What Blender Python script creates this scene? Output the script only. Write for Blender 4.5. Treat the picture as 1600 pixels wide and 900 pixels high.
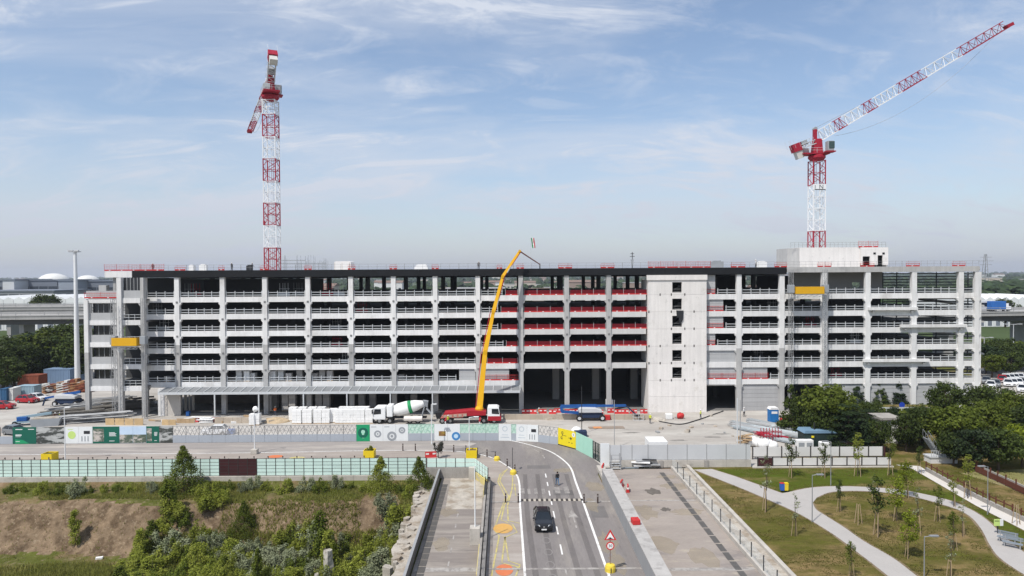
import bpy, bmesh, math, random
from mathutils import Vector, Matrix, noise
R = math.radians
random.seed(7)
scene = bpy.context.scene
col = scene.collection
for o in list(bpy.data.objects):
    bpy.data.objects.remove(o)

# ------------------------------------------------------------------ camera
CAM = Vector((0, 0, 26.0))
FPX = 1067.0
cm = Matrix.Rotation(R(90 - 1.18), 3, 'X') @ Matrix.Rotation(-0.0056, 3, 'Z')
cd = bpy.data.cameras.new('camera')
cd.sensor_width = 36.0
cd.lens = FPX / 1600 * 36
cd.clip_start = 0.5
cd.clip_end = 20000
cam = bpy.data.objects.new('camera', cd)
cam.matrix_world = Matrix.Translation(CAM) @ cm.to_4x4()
col.objects.link(cam)
scene.camera = cam

# ------------------------------------------------------------------ sun and sky
SUN_EL, SUN_AZ = 57.0, 40.0
sdir = Vector((-math.sin(R(SUN_AZ)) * math.cos(R(SUN_EL)), -math.cos(R(SUN_AZ)) * math.cos(R(SUN_EL)), math.sin(R(SUN_EL))))
ld = bpy.data.lights.new('sun', 'SUN')
ld.energy = 4.6
ld.angle = R(0.55)
ld.color = (1.0, 0.955, 0.89)
sun = bpy.data.objects.new('sun', ld)
sun.rotation_mode = 'QUATERNION'
sun.rotation_quaternion = sdir.to_track_quat('Z', 'Y')
sun.location = (-200, -200, 400)
col.objects.link(sun)

world = bpy.data.worlds.new('World')
scene.world = world
world.use_nodes = True
wn, wl = world.node_tree.nodes, world.node_tree.links
wn.clear()
wout = wn.new('ShaderNodeOutputWorld')
sky = wn.new('ShaderNodeTexSky')
sky.sky_type = 'NISHITA'
sky.sun_disc = False
sky.sun_elevation = R(SUN_EL)
sky.sun_rotation = R(180 + SUN_AZ)
sky.altitude = 150
sky.air_density = 1.0
sky.dust_density = 0.7
sky.ozone_density = 2.0
bg = wn.new('ShaderNodeBackground')
bg.inputs['Strength'].default_value = 0.148
wl.new(sky.outputs[0], bg.inputs['Color'])
# thin high cirrus, mapped on a flat cloud layer
tc = wn.new('ShaderNodeTexCoord')
sep = wn.new('ShaderNodeSeparateXYZ')
wl.new(tc.outputs['Generated'], sep.inputs[0])
def wmath(op, a, b=None):
    n = wn.new('ShaderNodeMath'); n.operation = op
    for i, v in enumerate((a, b)):
        if v is None: continue
        if isinstance(v, (int, float)): n.inputs[i].default_value = v
        else: wl.new(v, n.inputs[i])
    return n.outputs[0]
zc = wmath('ADD', wmath('MAXIMUM', sep.outputs['Z'], 0.0), 0.30)
cu = wmath('DIVIDE', sep.outputs['X'], zc)
cv = wmath('DIVIDE', sep.outputs['Y'], zc)
comb = wn.new('ShaderNodeCombineXYZ')
wl.new(cu, comb.inputs[0]); wl.new(cv, comb.inputs[1])
mp = wn.new('ShaderNodeMapping')
mp.inputs['Rotation'].default_value = (0, 0, R(-38))
mp.inputs['Scale'].default_value = (0.55, 1.25, 1)
mp.inputs['Location'].default_value = (3.1, 1.7, 0)
wl.new(comb.outputs[0], mp.inputs[0])
def wnoise(scale, detail, rough, dist):
    n = wn.new('ShaderNodeTexNoise')
    n.inputs['Scale'].default_value = scale; n.inputs['Detail'].default_value = detail
    n.inputs['Roughness'].default_value = rough; n.inputs['Distortion'].default_value = dist
    wl.new(mp.outputs[0], n.inputs['Vector'])
    return n.outputs['Fac']
def wramp(fac, a, b, interp='EASE'):
    r = wn.new('ShaderNodeValToRGB'); r.color_ramp.interpolation = interp
    r.color_ramp.elements[0].position = a; r.color_ramp.elements[1].position = b
    wl.new(fac, r.inputs[0]); return r.outputs[0]
m1 = wramp(wnoise(1.25, 9, 0.58, 0.9), 0.36, 0.66)
m2 = wramp(wnoise(4.2, 9, 0.66, 1.8), 0.44, 0.70)
veil = wmath('MULTIPLY', wmath('POWER', wmath('SUBTRACT', 1.0, wmath('MAXIMUM', sep.outputs['Z'], 0.0)), 8.0), 0.88)
cl = wmath('ADD', wmath('MULTIPLY', m1, 0.60), wmath('MULTIPLY', wmath('MULTIPLY', m2, wmath('ADD', m1, 0.45)), 0.55))
fac = wmath('MINIMUM', wmath('ADD', cl, 0.05), 0.93)
bgc = wn.new('ShaderNodeBackground')
bgc.inputs['Color'].default_value = (0.72, 0.77, 0.87, 1)
bgc.inputs['Strength'].default_value = 1.0
mix = wn.new('ShaderNodeMixShader')
wl.new(fac, mix.inputs[0]); wl.new(bg.outputs[0], mix.inputs[1]); wl.new(bgc.outputs[0], mix.inputs[2])
bgv = wn.new('ShaderNodeBackground')        # thick air low over the horizon
bgv.inputs['Color'].default_value = (0.52, 0.555, 0.645, 1)
mixv = wn.new('ShaderNodeMixShader')
wl.new(veil, mixv.inputs[0]); wl.new(mix.outputs[0], mixv.inputs[1]); wl.new(bgv.outputs[0], mixv.inputs[2])
wl.new(mixv.outputs[0], wout.inputs[0])

vs = scene.view_settings
vs.view_transform = 'Standard'
vs.look = 'None'
vs.exposure = 0.0
vs.gamma = 1.0
vs.use_curve_mapping = False
scene.render.engine = 'CYCLES'
try:
    scene.cycles.max_bounces = 6
    scene.cycles.transparent_max_bounces = 12
except Exception:
    pass

# ------------------------------------------------------------------ helpers
def ray(px, py):
    return cm @ Vector(((px - 800) / FPX, (450 - py) / FPX, -1))
def gp(px, py, z=0.0):
    """point of the horizontal plane z that the photograph shows at (px, py)"""
    d = ray(px, py); t = (z - CAM.z) / d.z
    return CAM + d * t
def dp(px, py, Y):
    """point of the vertical plane y = Y that the photograph shows at (px, py)"""
    d = ray(px, py); return CAM + d * (Y / d.y)
def pX(px, Y=128.0, py=520): return dp(px, py, Y).x

MATS = {}
def nn(nt, t, **kw):
    n = nt.nodes.new(t)
    for k, v in kw.items():
        n.inputs[k].default_value = v
    return n
def mat(name, c, rough=0.8, var=0.12, scale=0.6, metal=0.0, bump=0.0, bscale=8.0, streak=0.0, c2=None, c2scale=0.15, c2at=(0.45, 0.65),
        fine=0.0, stretch=(1, 1, 1), obj=False, perobj=0.0, spec=0.2, coat=0.0, alpha=1.0, trans=0.0, c3=None, c3scale=1.0, c3at=(0.55, 0.7)):
    """procedural material: base colour, a second and third tone in patches, soft mottling, vertical dirt streaks, fine grain, relief"""
    if name in MATS: return MATS[name]
    m = bpy.data.materials.new(name); m.use_nodes = True
    nt = m.node_tree; L = nt.links; nt.nodes.clear()
    out = nt.nodes.new('ShaderNodeOutputMaterial')
    b = nt.nodes.new('ShaderNodeBsdfPrincipled')
    L.new(b.outputs[0], out.inputs[0])
    b.inputs['Roughness'].default_value = rough
    b.inputs['Metallic'].default_value = metal
    b.inputs['Specular IOR Level'].default_value = spec
    b.inputs['Coat Weight'].default_value = coat
    b.inputs['Alpha'].default_value = alpha
    b.inputs['Transmission Weight'].default_value = trans
    if obj:
        t = nt.nodes.new('ShaderNodeTexCoord'); vec = t.outputs['Object']
    else:
        t = nt.nodes.new('ShaderNodeNewGeometry'); vec = t.outputs['Position']
    mpn = nt.nodes.new('ShaderNodeMapping'); mpn.inputs['Scale'].default_value = stretch
    L.new(vec, mpn.inputs[0])
    def noi(scale, detail=5, rough=0.6, v=None):
        n = nn(nt, 'ShaderNodeTexNoise', Scale=scale, Detail=detail, Roughness=rough)
        L.new(v or mpn.outputs[0], n.inputs['Vector']); return n.outputs['Fac']
    def ramp(f, a, bb):
        r = nt.nodes.new('ShaderNodeMapRange'); r.inputs[1].default_value = a; r.inputs[2].default_value = bb
        r.interpolation_type = 'SMOOTHSTEP'
        L.new(f, r.inputs[0]); return r.outputs[0]
    cur = None
    rgb = nt.nodes.new('ShaderNodeRGB'); rgb.outputs[0].default_value = (*c, 1); cur = rgb.outputs[0]
    def mixc(f, a, col2, mode='MIX'):
        mx = nt.nodes.new('ShaderNodeMix'); mx.data_type = 'RGBA'; mx.blend_type = mode
        if isinstance(f, (int, float)): mx.inputs[0].default_value = f
        else: L.new(f, mx.inputs[0])
        L.new(a, mx.inputs[6])
        if isinstance(col2, tuple): mx.inputs[7].default_value = (*col2, 1)
        else: L.new(col2, mx.inputs[7])
        return mx.outputs[2]
    if c2: cur = mixc(ramp(noi(c2scale, 7, 0.65), *c2at), cur, c2)
    if c3: cur = mixc(ramp(noi(c3scale, 6, 0.7), *c3at), cur, c3)
    def scalev(f, lo, hi):
        r = nt.nodes.new('ShaderNodeMapRange'); r.inputs[1].default_value = 0.25; r.inputs[2].default_value = 0.75
        r.inputs[3].default_value = lo; r.inputs[4].default_value = hi
        L.new(f, r.inputs[0]); return r.outputs[0]
    def mulv(cur, f):
        vm = nt.nodes.new('ShaderNodeVectorMath'); vm.operation = 'SCALE'
        L.new(cur, vm.inputs[0]); L.new(f, vm.inputs['Scale']); return vm.outputs[0]
    if var: cur = mulv(cur, scalev(noi(scale, 6, 0.65), 1 - var, 1 + var))
    if fine: cur = mulv(cur, scalev(noi(scale * 14, 3, 0.7), 1 - fine, 1 + fine))
    if streak:
        sm = nt.nodes.new('ShaderNodeMapping'); sm.inputs['Scale'].default_value = (1.0, 1.0, 0.06)
        L.new(vec, sm.inputs[0])
        cur = mulv(cur, scalev(noi(1.7, 5, 0.7, sm.outputs[0]), 1 - streak, 1 + streak * 0.4))
    if perobj:
        oi = nt.nodes.new('ShaderNodeObjectInfo')
        r = nt.nodes.new('ShaderNodeMapRange'); r.inputs[3].default_value = 1 - perobj; r.inputs[4].default_value = 1 + perobj
        L.new(oi.outputs['Random'], r.inputs[0]); cur = mulv(cur, r.outputs[0])
    L.new(cur, b.inputs['Base Color'])
    if bump:
        bn = nt.nodes.new('ShaderNodeBump'); bn.inputs['Strength'].default_value = bump; bn.inputs['Distance'].default_value = 0.05
        L.new(noi(bscale, 6, 0.7), bn.inputs['Height']); L.new(bn.outputs[0], b.inputs['Normal'])
    MATS[name] = m
    return m

def leafmat(name, c, c2, tr=0.35, scale=0.5, perobj=0.18):
    m = bpy.data.materials.new(name); m.use_nodes = True
    nt = m.node_tree; L = nt.links; nt.nodes.clear()
    out = nt.nodes.new('ShaderNodeOutputMaterial')
    geo = nt.nodes.new('ShaderNodeNewGeometry')
    n = nn(nt, 'ShaderNodeTexNoise', Scale=scale, Detail=4.0, Roughness=0.7); L.new(geo.outputs['Position'], n.inputs['Vector'])
    mr = nt.nodes.new('ShaderNodeMapRange'); mr.inputs[1].default_value = 0.3; mr.inputs[2].default_value = 0.7; L.new(n.outputs['Fac'], mr.inputs[0])
    mx = nt.nodes.new('ShaderNodeMix'); mx.data_type = 'RGBA'
    mx.inputs[6].default_value = (*c, 1); mx.inputs[7].default_value = (*c2, 1); L.new(mr.outputs[0], mx.inputs[0])
    wv = nn(nt, 'ShaderNodeTexWhiteNoise'); wv.noise_dimensions = '1D'
    L.new(geo.outputs['Random Per Island'], wv.inputs['W'])
    r2 = nt.nodes.new('ShaderNodeMapRange'); r2.inputs[3].default_value = 0.62; r2.inputs[4].default_value = 1.4
    L.new(geo.outputs['Random Per Island'], r2.inputs[0])
    oi = nt.nodes.new('ShaderNodeObjectInfo')
    r3 = nt.nodes.new('ShaderNodeMapRange'); r3.inputs[3].default_value = 1 - perobj; r3.inputs[4].default_value = 1 + perobj
    L.new(oi.outputs['Random'], r3.inputs[0])
    mm = nt.nodes.new('ShaderNodeMath'); mm.operation = 'MULTIPLY'; L.new(r2.outputs[0], mm.inputs[0]); L.new(r3.outputs[0], mm.inputs[1])
    vm = nt.nodes.new('ShaderNodeVectorMath'); vm.operation = 'SCALE'; L.new(mx.outputs[2], vm.inputs[0]); L.new(mm.outputs[0], vm.inputs['Scale'])
    d = nt.nodes.new('ShaderNodeBsdfPrincipled'); d.inputs['Roughness'].default_value = 0.55; d.inputs['Specular IOR Level'].default_value = 0.12
    t = nt.nodes.new('ShaderNodeBsdfTranslucent')
    L.new(vm.outputs[0], d.inputs['Base Color']); L.new(vm.outputs[0], t.inputs['Color'])
    ms = nt.nodes.new('ShaderNodeMixShader'); ms.inputs[0].default_value = tr
    L.new(d.outputs[0], ms.inputs[1]); L.new(t.outputs[0], ms.inputs[2]); L.new(ms.outputs[0], out.inputs[0])
    MATS[name] = m
    return m

class MB:
    """collects simple shapes; build() links them as one mesh object"""
    def __init__(s): s.v = []; s.f = []; s.mi = []; s.cur = 0
    def add(s, vs_, fs):
        o = len(s.v); s.v += [tuple(v) for v in vs_]
        for f in fs: s.f.append(tuple(i + o for i in f)); s.mi.append(s.cur)
        return s
    def m(s, i): s.cur = i; return s
    def box(s, x0, x1, y0, y1, z0, z1):
        return s.add([(x0,y0,z0),(x1,y0,z0),(x1,y1,z0),(x0,y1,z0),(x0,y0,z1),(x1,y0,z1),(x1,y1,z1),(x0,y1,z1)],
                     [(0,3,2,1),(4,5,6,7),(0,1,5,4),(1,2,6,5),(2,3,7,6),(3,0,4,7)])
    def cbox(s, c, size, rz=0.0):
        a, b, h = size[0]/2, size[1]/2, size[2]/2; cs, sn = math.cos(rz), math.sin(rz)
        vs_ = []
        for z in (-h, h):
            for x, y in ((-a,-b),(a,-b),(a,b),(-a,b)):
                vs_.append((c[0]+x*cs-y*sn, c[1]+x*sn+y*cs, c[2]+z))
        return s.add(vs_, [(0,3,2,1),(4,5,6,7),(0,1,5,4),(1,2,6,5),(2,3,7,6),(3,0,4,7)])
    def bar(s, p, q, w, h=None, up=(0,0,1), w2=None, h2=None):
        p, q = Vector(p), Vector(q); d = (q - p)
        if d.length < 1e-6: return s
        d.normalize(); u = Vector(up)
        if abs(d.dot(u)) > 0.98: u = Vector((0,1,0)) if abs(d.y) < 0.9 else Vector((1,0,0))
        a = d.cross(u).normalized(); b = a.cross(d).normalized()
        h = h if h is not None else w; w2 = w if w2 is None else w2; h2 = h if h2 is None else h2
        vs_ = []
        for c, ww, hh in ((p, w, h), (q, w2, h2)):
            for i, j in ((-1,-1),(1,-1),(1,1),(-1,1)):
                vs_.append(c + a*(i*ww/2) + b*(j*hh/2))
        return s.add(vs_, [(0,1,2,3),(7,6,5,4),(0,4,5,1),(1,5,6,2),(2,6,7,3),(3,7,4,0)])
    def tube(s, p, q, r, n=8, r2=None, caps=True):
        p, q = Vector(p), Vector(q); d = (q - p).normalized(); r2 = r if r2 is None else r2
        u = Vector((0,0,1)) if abs(d.z) < 0.95 else Vector((1,0,0))
        a = d.cross(u).normalized(); b = a.cross(d)
        vs_ = []
        for c, rr in ((p, r), (q, r2)):
            for i in range(n):
                t = 2*math.pi*i/n; vs_.append(c + a*(rr*math.cos(t)) + b*(rr*math.sin(t)))
        fs = [(i, (i+1) % n, n+(i+1) % n, n+i) for i in range(n)]
        if caps: fs += [tuple(range(n-1,-1,-1)), tuple(range(n, 2*n))]
        return s.add(vs_, fs)
    def path(s, pts, r, n=6):
        for a, b in zip(pts, pts[1:]): s.tube(a, b, r, n)
        return s
    def lathe(s, prof, n=16, c=(0,0,0), axis=None):
        """prof: (radius, height) list; axis: Matrix to orient"""
        vs_ = []
        for r, z in prof:
            for i in range(n):
                t = 2*math.pi*i/n; v = Vector((r*math.cos(t), r*math.sin(t), z))
                if axis is not None: v = axis @ v
                vs_.append(v + Vector(c))
        fs = []
        for k in range(len(prof)-1):
            for i in range(n):
                j = (i+1) % n; fs.append((k*n+i, k*n+j, (k+1)*n+j, (k+1)*n+i))
        fs.append(tuple(range(n-1,-1,-1))); k = (len(prof)-1)*n; fs.append(tuple(range(k, k+n)))
        return s.add(vs_, fs)
    def prism(s, poly, a0, a1, plane='xz'):
        """poly of 2-D points extruded along the third axis from a0 to a1"""
        n = len(poly); vs_ = []
        for a in (a0, a1):
            for u, w in poly:
                vs_.append({'xz': (u, a, w), 'yz': (a, u, w), 'xy': (u, w, a)}[plane])
        fs = [tuple(range(n)), tuple(range(2*n-1, n-1, -1))] + [(i, n+i, n+(i+1) % n, (i+1) % n) for i in range(n)]
        return s.add(vs_, fs)
    def quad(s, a, b, c, d): return s.add([a, b, c, d], [(0,1,2,3)])
    def sphere(s, c, r, n=10, sz=1.0):
        k = n//2; prof = []
        for i in range(k+1):
            t = -math.pi/2 + math.pi*i/k; prof.append((max(r*math.cos(t), 1e-4), r*sz*math.sin(t)))
        return s.lathe(prof, n, c)
    def mesh(s, name, mats, smooth=False, org=(0,0,0), recalc=True):
        me = bpy.data.meshes.new(name)
        ox, oy, oz = org
        me.from_pydata([(x-ox, y-oy, z-oz) for x, y, z in s.v], [], s.f)
        if not isinstance(mats, (list, tuple)): mats = [mats]
        for mm in mats: me.materials.append(mm)
        if len(mats) > 1: me.polygons.foreach_set('material_index', s.mi)
        if recalc:
            bm = bmesh.new(); bm.from_mesh(me); bmesh.ops.recalc_face_normals(bm, faces=bm.faces); bm.to_mesh(me); bm.free()
        if smooth: me.polygons.foreach_set('use_smooth', [True]*len(me.polygons))
        me.update()
        return me
    def build(s, name, mats, parent=None, org=None, smooth=False, bevel=0.0, recalc=True):
        if org is None:
            xs = [v[0] for v in s.v]; ys = [v[1] for v in s.v]; zs = [v[2] for v in s.v]
            org = ((min(xs)+max(xs))/2, (min(ys)+max(ys))/2, min(zs))
        me = s.mesh(name, mats, smooth, org, recalc)
        return place(name, me, parent, org, bevel=bevel)

KIDS = {}
WF = {}                      # empties whose parts are given in world coordinates
def place(name, me, parent=None, loc=(0,0,0), rz=0.0, bevel=0.0):
    o = bpy.data.objects.new(name, me); col.objects.link(o)
    L = Vector(loc)
    if parent is not None:
        o.parent = parent; KIDS.setdefault(parent.name, []).append(o)
        L = L - WF.get(parent, Vector((0, 0, 0)))
    WF[o] = Vector(loc)
    o.location = L; o.rotation_euler = (0, 0, rz)
    if bevel:
        md = o.modifiers.new('bevel', 'BEVEL'); md.width = bevel; md.segments = 2; md.limit_method = 'ANGLE'
    return o
def tag(o, label, cat, group=None):
    o['label'] = label; o['category'] = cat
    if group: o['group'] = group
    return o
def struct(o): o['kind'] = 'structure'; return o
def stuff(o): o['kind'] = 'stuff'; return o
def thing(name, label, cat, loc=(0,0,0), group=None, rz=0.0, world=True):
    o = bpy.data.objects.new(name, None); col.objects.link(o); o.empty_display_size = 0.5
    o.location = loc; o.rotation_euler = (0, 0, rz)
    WF[o] = Vector(loc) if (world and not rz) else Vector((0, 0, 0))
    return tag(o, label, cat, group)
def dup(root, loc, rz=0.0, label=None, scale=None, group=None):
    def cp(o, p):
        c = o.copy(); col.objects.link(c); c.parent = p
        for ch in KIDS.get(o.name, ()): cp(ch, c)
        return c
    r = cp(root, None); r.location = loc; r.rotation_euler = (0, 0, rz)
    if label: r['label'] = label
    if group: r['group'] = group
    if scale: r.scale = (scale,)*3 if isinstance(scale, (int, float)) else scale
    return r
ORD = ['zeroth','first','second','third','fourth','fifth','sixth','seventh','eighth','ninth','tenth','eleventh','twelfth','thirteenth','fourteenth','fifteenth',
       'sixteenth','seventeenth','eighteenth','nineteenth','twentieth'] + ['twenty-%s' % w for w in ('first','second','third','fourth','fifth','sixth','seventh','eighth','ninth')] + \
      ['thirtieth'] + ['thirty-%s' % w for w in ('first','second','third','fourth','fifth','sixth','seventh','eighth','ninth')] + ['fortieth'] + ['forty-%s' % w for w in ('first','second','third','fourth','fifth')]
def sheet(name, pts, z, m, kind='structure', thick=0.0):
    """flat polygon of world (x, y) points"""
    bm = bmesh.new()
    vs_ = [bm.verts.new((p[0], p[1], z)) for p in pts]
    f = bm.faces.new(vs_)
    if f.normal.z < 0: bmesh.ops.reverse_faces(bm, faces=[f])
    bm.normal_update()
    if bm.faces[:] and bm.faces[:][0].normal.z < 0: bmesh.ops.reverse_faces(bm, faces=bm.faces)
    bmesh.ops.triangulate(bm, faces=bm.faces)
    me = bpy.data.meshes.new(name); bm.to_mesh(me); bm.free()
    me.materials.append(m)
    o = bpy.data.objects.new(name, me); col.objects.link(o); WF[o] = Vector((0, 0, 0))
    if kind: o['kind'] = kind
    return o
def strip(mb, pts, w, z):
    """ribbon of width w along world points"""
    P = [Vector((p[0], p[1], 0)) for p in pts]; L_, R_ = [], []
    for i, p in enumerate(P):
        d = (P[min(i+1, len(P)-1)] - P[max(i-1, 0)]).normalized(); n = Vector((-d.y, d.x, 0))
        L_.append(p + n*w/2); R_.append(p - n*w/2)
    for i in range(len(P)-1):
        mb.quad((R_[i].x,R_[i].y,z), (R_[i+1].x,R_[i+1].y,z), (L_[i+1].x,L_[i+1].y,z), (L_[i].x,L_[i].y,z))
    return mb
def smooth_line(pts, n=6):
    """Catmull-Rom through the points"""
    P = [Vector((p[0], p[1], p[2] if len(p) > 2 else 0)) for p in pts]; out = []
    for i in range(len(P)-1):
        a, b, c, d = P[max(i-1,0)], P[i], P[i+1], P[min(i+2, len(P)-1)]
        for k in range(n):
            t = k/n
            out.append(0.5*((2*b) + (-a+c)*t + (2*a-5*b+4*c-d)*t*t + (-a+3*b-3*c+d)*t**3))
    out.append(P[-1]); return out
# ================================================================== materials of the setting
M_soil = mat('soil_and_weeds', (0.17, 0.118, 0.07), 0.95, 0.28, 0.5, spec=0.03, c2=(0.085, 0.095, 0.022), c2scale=0.16, c2at=(0.36, 0.54), c3=(0.25, 0.19, 0.13), c3scale=1.3, c3at=(0.5, 0.75), fine=0.2, bump=0.8, bscale=2.5)
M_slope = mat('dug_earth', (0.19, 0.138, 0.09), 0.95, 0.38, 0.8, spec=0.03, c2=(0.10, 0.07, 0.044), c2scale=0.6, c2at=(0.42, 0.62), c3=(0.28, 0.22, 0.15), c3scale=2.2, c3at=(0.52, 0.72), fine=0.28, bump=1.0, bscale=3.0)
M_far = mat('far_land', (0.06, 0.085, 0.035), 0.95, 0.3, 0.02, spec=0.03, c2=(0.16, 0.16, 0.14), c2scale=0.012, c2at=(0.5, 0.6))
M_yard = mat('site_concrete', (0.36, 0.335, 0.305), 0.9, 0.17, 0.09, c2=(0.43, 0.41, 0.375), c2scale=0.11, c2at=(0.42, 0.62), c3=(0.25, 0.235, 0.22), c3scale=0.35, c3at=(0.58, 0.74), fine=0.10, stretch=(0.55, 1.6, 1))
M_asph = mat('worn_asphalt', (0.20, 0.183, 0.175), 0.92, 0.13, 0.22, c2=(0.255, 0.232, 0.21), c2scale=0.16, c2at=(0.48, 0.66), c3=(0.145, 0.133, 0.13), c3scale=0.5, c3at=(0.56, 0.74), fine=0.08, stretch=(1.8, 0.35, 1))
M_asph2 = mat('worn_asphalt_crosswise', (0.275, 0.252, 0.236), 0.92, 0.16, 0.3, c2=(0.38, 0.345, 0.31), c2scale=0.2, c2at=(0.47, 0.62), c3=(0.185, 0.17, 0.165), c3scale=0.55, c3at=(0.56, 0.72), fine=0.08, stretch=(0.28, 2.4, 1))
M_pave = mat('dusty_paving', (0.30, 0.262, 0.232), 0.92, 0.14, 0.3, c2=(0.365, 0.33, 0.295), c2scale=0.22, c2at=(0.45, 0.64), c3=(0.215, 0.19, 0.175), c3scale=0.6, c3at=(0.57, 0.74), fine=0.08, stretch=(0.4, 1.8, 1))
M_deckL = mat('left_deck_concrete', (0.215, 0.19, 0.172), 0.92, 0.16, 0.25, c2=(0.285, 0.255, 0.225), c2scale=0.22, c2at=(0.46, 0.6), c3=(0.15, 0.135, 0.125), c3scale=0.5, c3at=(0.55, 0.72), fine=0.1, stretch=(0.3, 2.2, 1))
M_deck = mat('closed_deck_concrete', (0.30, 0.262, 0.232), 0.92, 0.14, 0.25, c2=(0.225, 0.20, 0.185), c2scale=0.14, c2at=(0.47, 0.6), c3=(0.38, 0.335, 0.27), c3scale=0.45, c3at=(0.55, 0.72), fine=0.09, stretch=(0.6, 1.5, 1))
M_paint = mat('road_paint', (0.70, 0.69, 0.665), 0.75, 0.12, 2.0, fine=0.14, c2=(0.40, 0.38, 0.36), c2scale=1.3, c2at=(0.52, 0.70))
M_faded = mat('faded_paint', (0.36, 0.34, 0.315), 0.8, 0.14, 2.0, c2=(0.24, 0.22, 0.205), c2scale=1.5, c2at=(0.42, 0.6))
M_yline = mat('yellow_street_paint', (0.50, 0.43, 0.16), 0.8, 0.14, 1.0, c2=(0.33, 0.29, 0.20), c2scale=1.2, c2at=(0.42, 0.64))
M_odot = mat('ochre_street_paint', (0.56, 0.33, 0.10), 0.8, 0.08, 1.2, c2=(0.45, 0.29, 0.13), c2scale=1.1, c2at=(0.5, 0.7))
M_rdot = mat('coral_street_paint', (0.56, 0.17, 0.075), 0.8, 0.08, 1.2, c2=(0.45, 0.19, 0.11), c2scale=1.1, c2at=(0.5, 0.7))
M_lawn = mat('dry_lawn', (0.080, 0.082, 0.016), 0.95, 0.30, 0.6, spec=0.03, c2=(0.20, 0.142, 0.066), c2scale=0.16, c2at=(0.40, 0.62), c3=(0.105, 0.090, 0.028), c3scale=0.8, c3at=(0.42, 0.62), fine=0.38, bump=0.6, bscale=6, stretch=(0.8, 1.35, 1))
M_lawn2 = mat('green_lawn', (0.068, 0.086, 0.012), 0.95, 0.30, 0.5, spec=0.03, c2=(0.18, 0.135, 0.06), c2scale=0.16, c2at=(0.48, 0.66), c3=(0.055, 0.078, 0.012), c3scale=0.5, c3at=(0.5, 0.75), fine=0.28, bump=0.6, bscale=6, stretch=(0.7, 1.4, 1))
M_path = mat('pale_path_paving', (0.385, 0.365, 0.345), 0.9, 0.06, 0.5, fine=0.06)
M_white_path = mat('light_path_paving', (0.55, 0.52, 0.48), 0.9, 0.06, 0.5, fine=0.06)
M_rubble = mat('broken_concrete', (0.40, 0.365, 0.315), 0.95, 0.25, 0.9, c2=(0.28, 0.235, 0.185), c2scale=0.6, c2at=(0.45, 0.62), fine=0.22, bump=1.0, bscale=2.5)
M_kerb = mat('kerb_concrete', (0.46, 0.43, 0.385), 0.9, 0.14, 0.8, fine=0.1, streak=0.1, c2=(0.33, 0.305, 0.27), c2scale=0.7, c2at=(0.52, 0.7))

# ================================================================== ground sheet with the hollow at the left
def sst(a, b, x):
    t = min(max((x-a)/(b-a), 0), 1); return t*t*(3-2*t)
def terrain(x, y):
    n1 = noise.noise(Vector((x*0.07, y*0.07, 0)))
    wob = 1.6*noise.noise(Vector((x*0.11, 3.3, 0)))
    a = sst(80.6+wob, 75.2+wob*0.6, y); b = sst(-10.4, -14.6, x + 0.8*noise.noise(Vector((7.7, y*0.2, 0))))
    d = a*b
    z = -0.14
    if y < 86.9 and x < -9.4: z -= 0.45*sst(86.6, 85.6, y)*sst(-9.4, -10.2, x)
    rough = 0.22*noise.noise(Vector((x*0.5, y*0.9, 1))) + 0.11*noise.noise(Vector((x*1.4, y*1.6, 5)))
    z -= 4.5*d - (rough*(0.4 + 1.6*4*d*(1-d)) + 0.35*n1)*sst(86, 84, y)*sst(-10, -11.5, x)
    return z
def axis(segs):
    out = []
    for a, b, st in segs:
        n = max(1, int(round(abs(b-a)/st))); out += [a + (b-a)*i/n for i in range(n)]
    out.append(segs[-1][1]); return out
xs = axis([(-4000, -600, 340), (-600, -110, 49), (-110, -64, 3), (-64, -8, 0.55), (-8, 40, 6), (40, 200, 16), (200, 600, 50), (600, 4000, 340)])
ys = axis([(-200, 30, 46), (30, 64, 2), (64, 87.4, 0.5), (87.4, 140, 6), (140, 600, 46), (600, 9000, 600)])
nv = len(xs)
gv = [(x, y, terrain(x, y)) for y in ys for x in xs]
gf = [(j*nv+i, j*nv+i+1, (j+1)*nv+i+1, (j+1)*nv+i) for j in range(len(ys)-1) for i in range(nv-1)]
me = bpy.data.meshes.new('ground'); me.from_pydata(gv, [], gf)
for m_ in (M_soil, M_slope, M_far): me.materials.append(m_)
mi = []
for j in range(len(ys)-1):
    for i in range(nv-1):
        x, y = (xs[i]+xs[i+1])/2, (ys[j]+ys[j+1])/2
        zz = [gv[k][2] for k in gf[j*(nv-1)+i]]
        st = (max(zz)-min(zz))
        mi.append(2 if y > 190 or abs(x) > 300 else (1 if (st > 0.24 + 0.1*noise.noise(Vector((x*0.3, y*0.3, 9))) and x < -14.5 and y > 70 and y < 83) else 0))
me.polygons.foreach_set('material_index', mi)
me.polygons.foreach_set('use_smooth', [True]*len(mi))
ground = bpy.data.objects.new('ground', me); col.objects.link(ground); struct(ground)

# ================================================================== paved sheets
VPX = 787.0
def rx(X0, Y):               # lines parallel to the overpass: offset X0 at the camera's foot
    return X0 + Y*(VPX-800)/FPX
# concrete of the building site, under the building and its yard
struct(sheet('site_yard', [(-170, 87.0), (rx(-1.9, 87), 87.0), (rx(-1.9, 87), 90.9), (34.6, 90.9), (40, 99), (44.5, 104), (47, 116), (50, 124), (96, 126), (96, 190), (-170, 190)], 0.0, M_yard))
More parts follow.
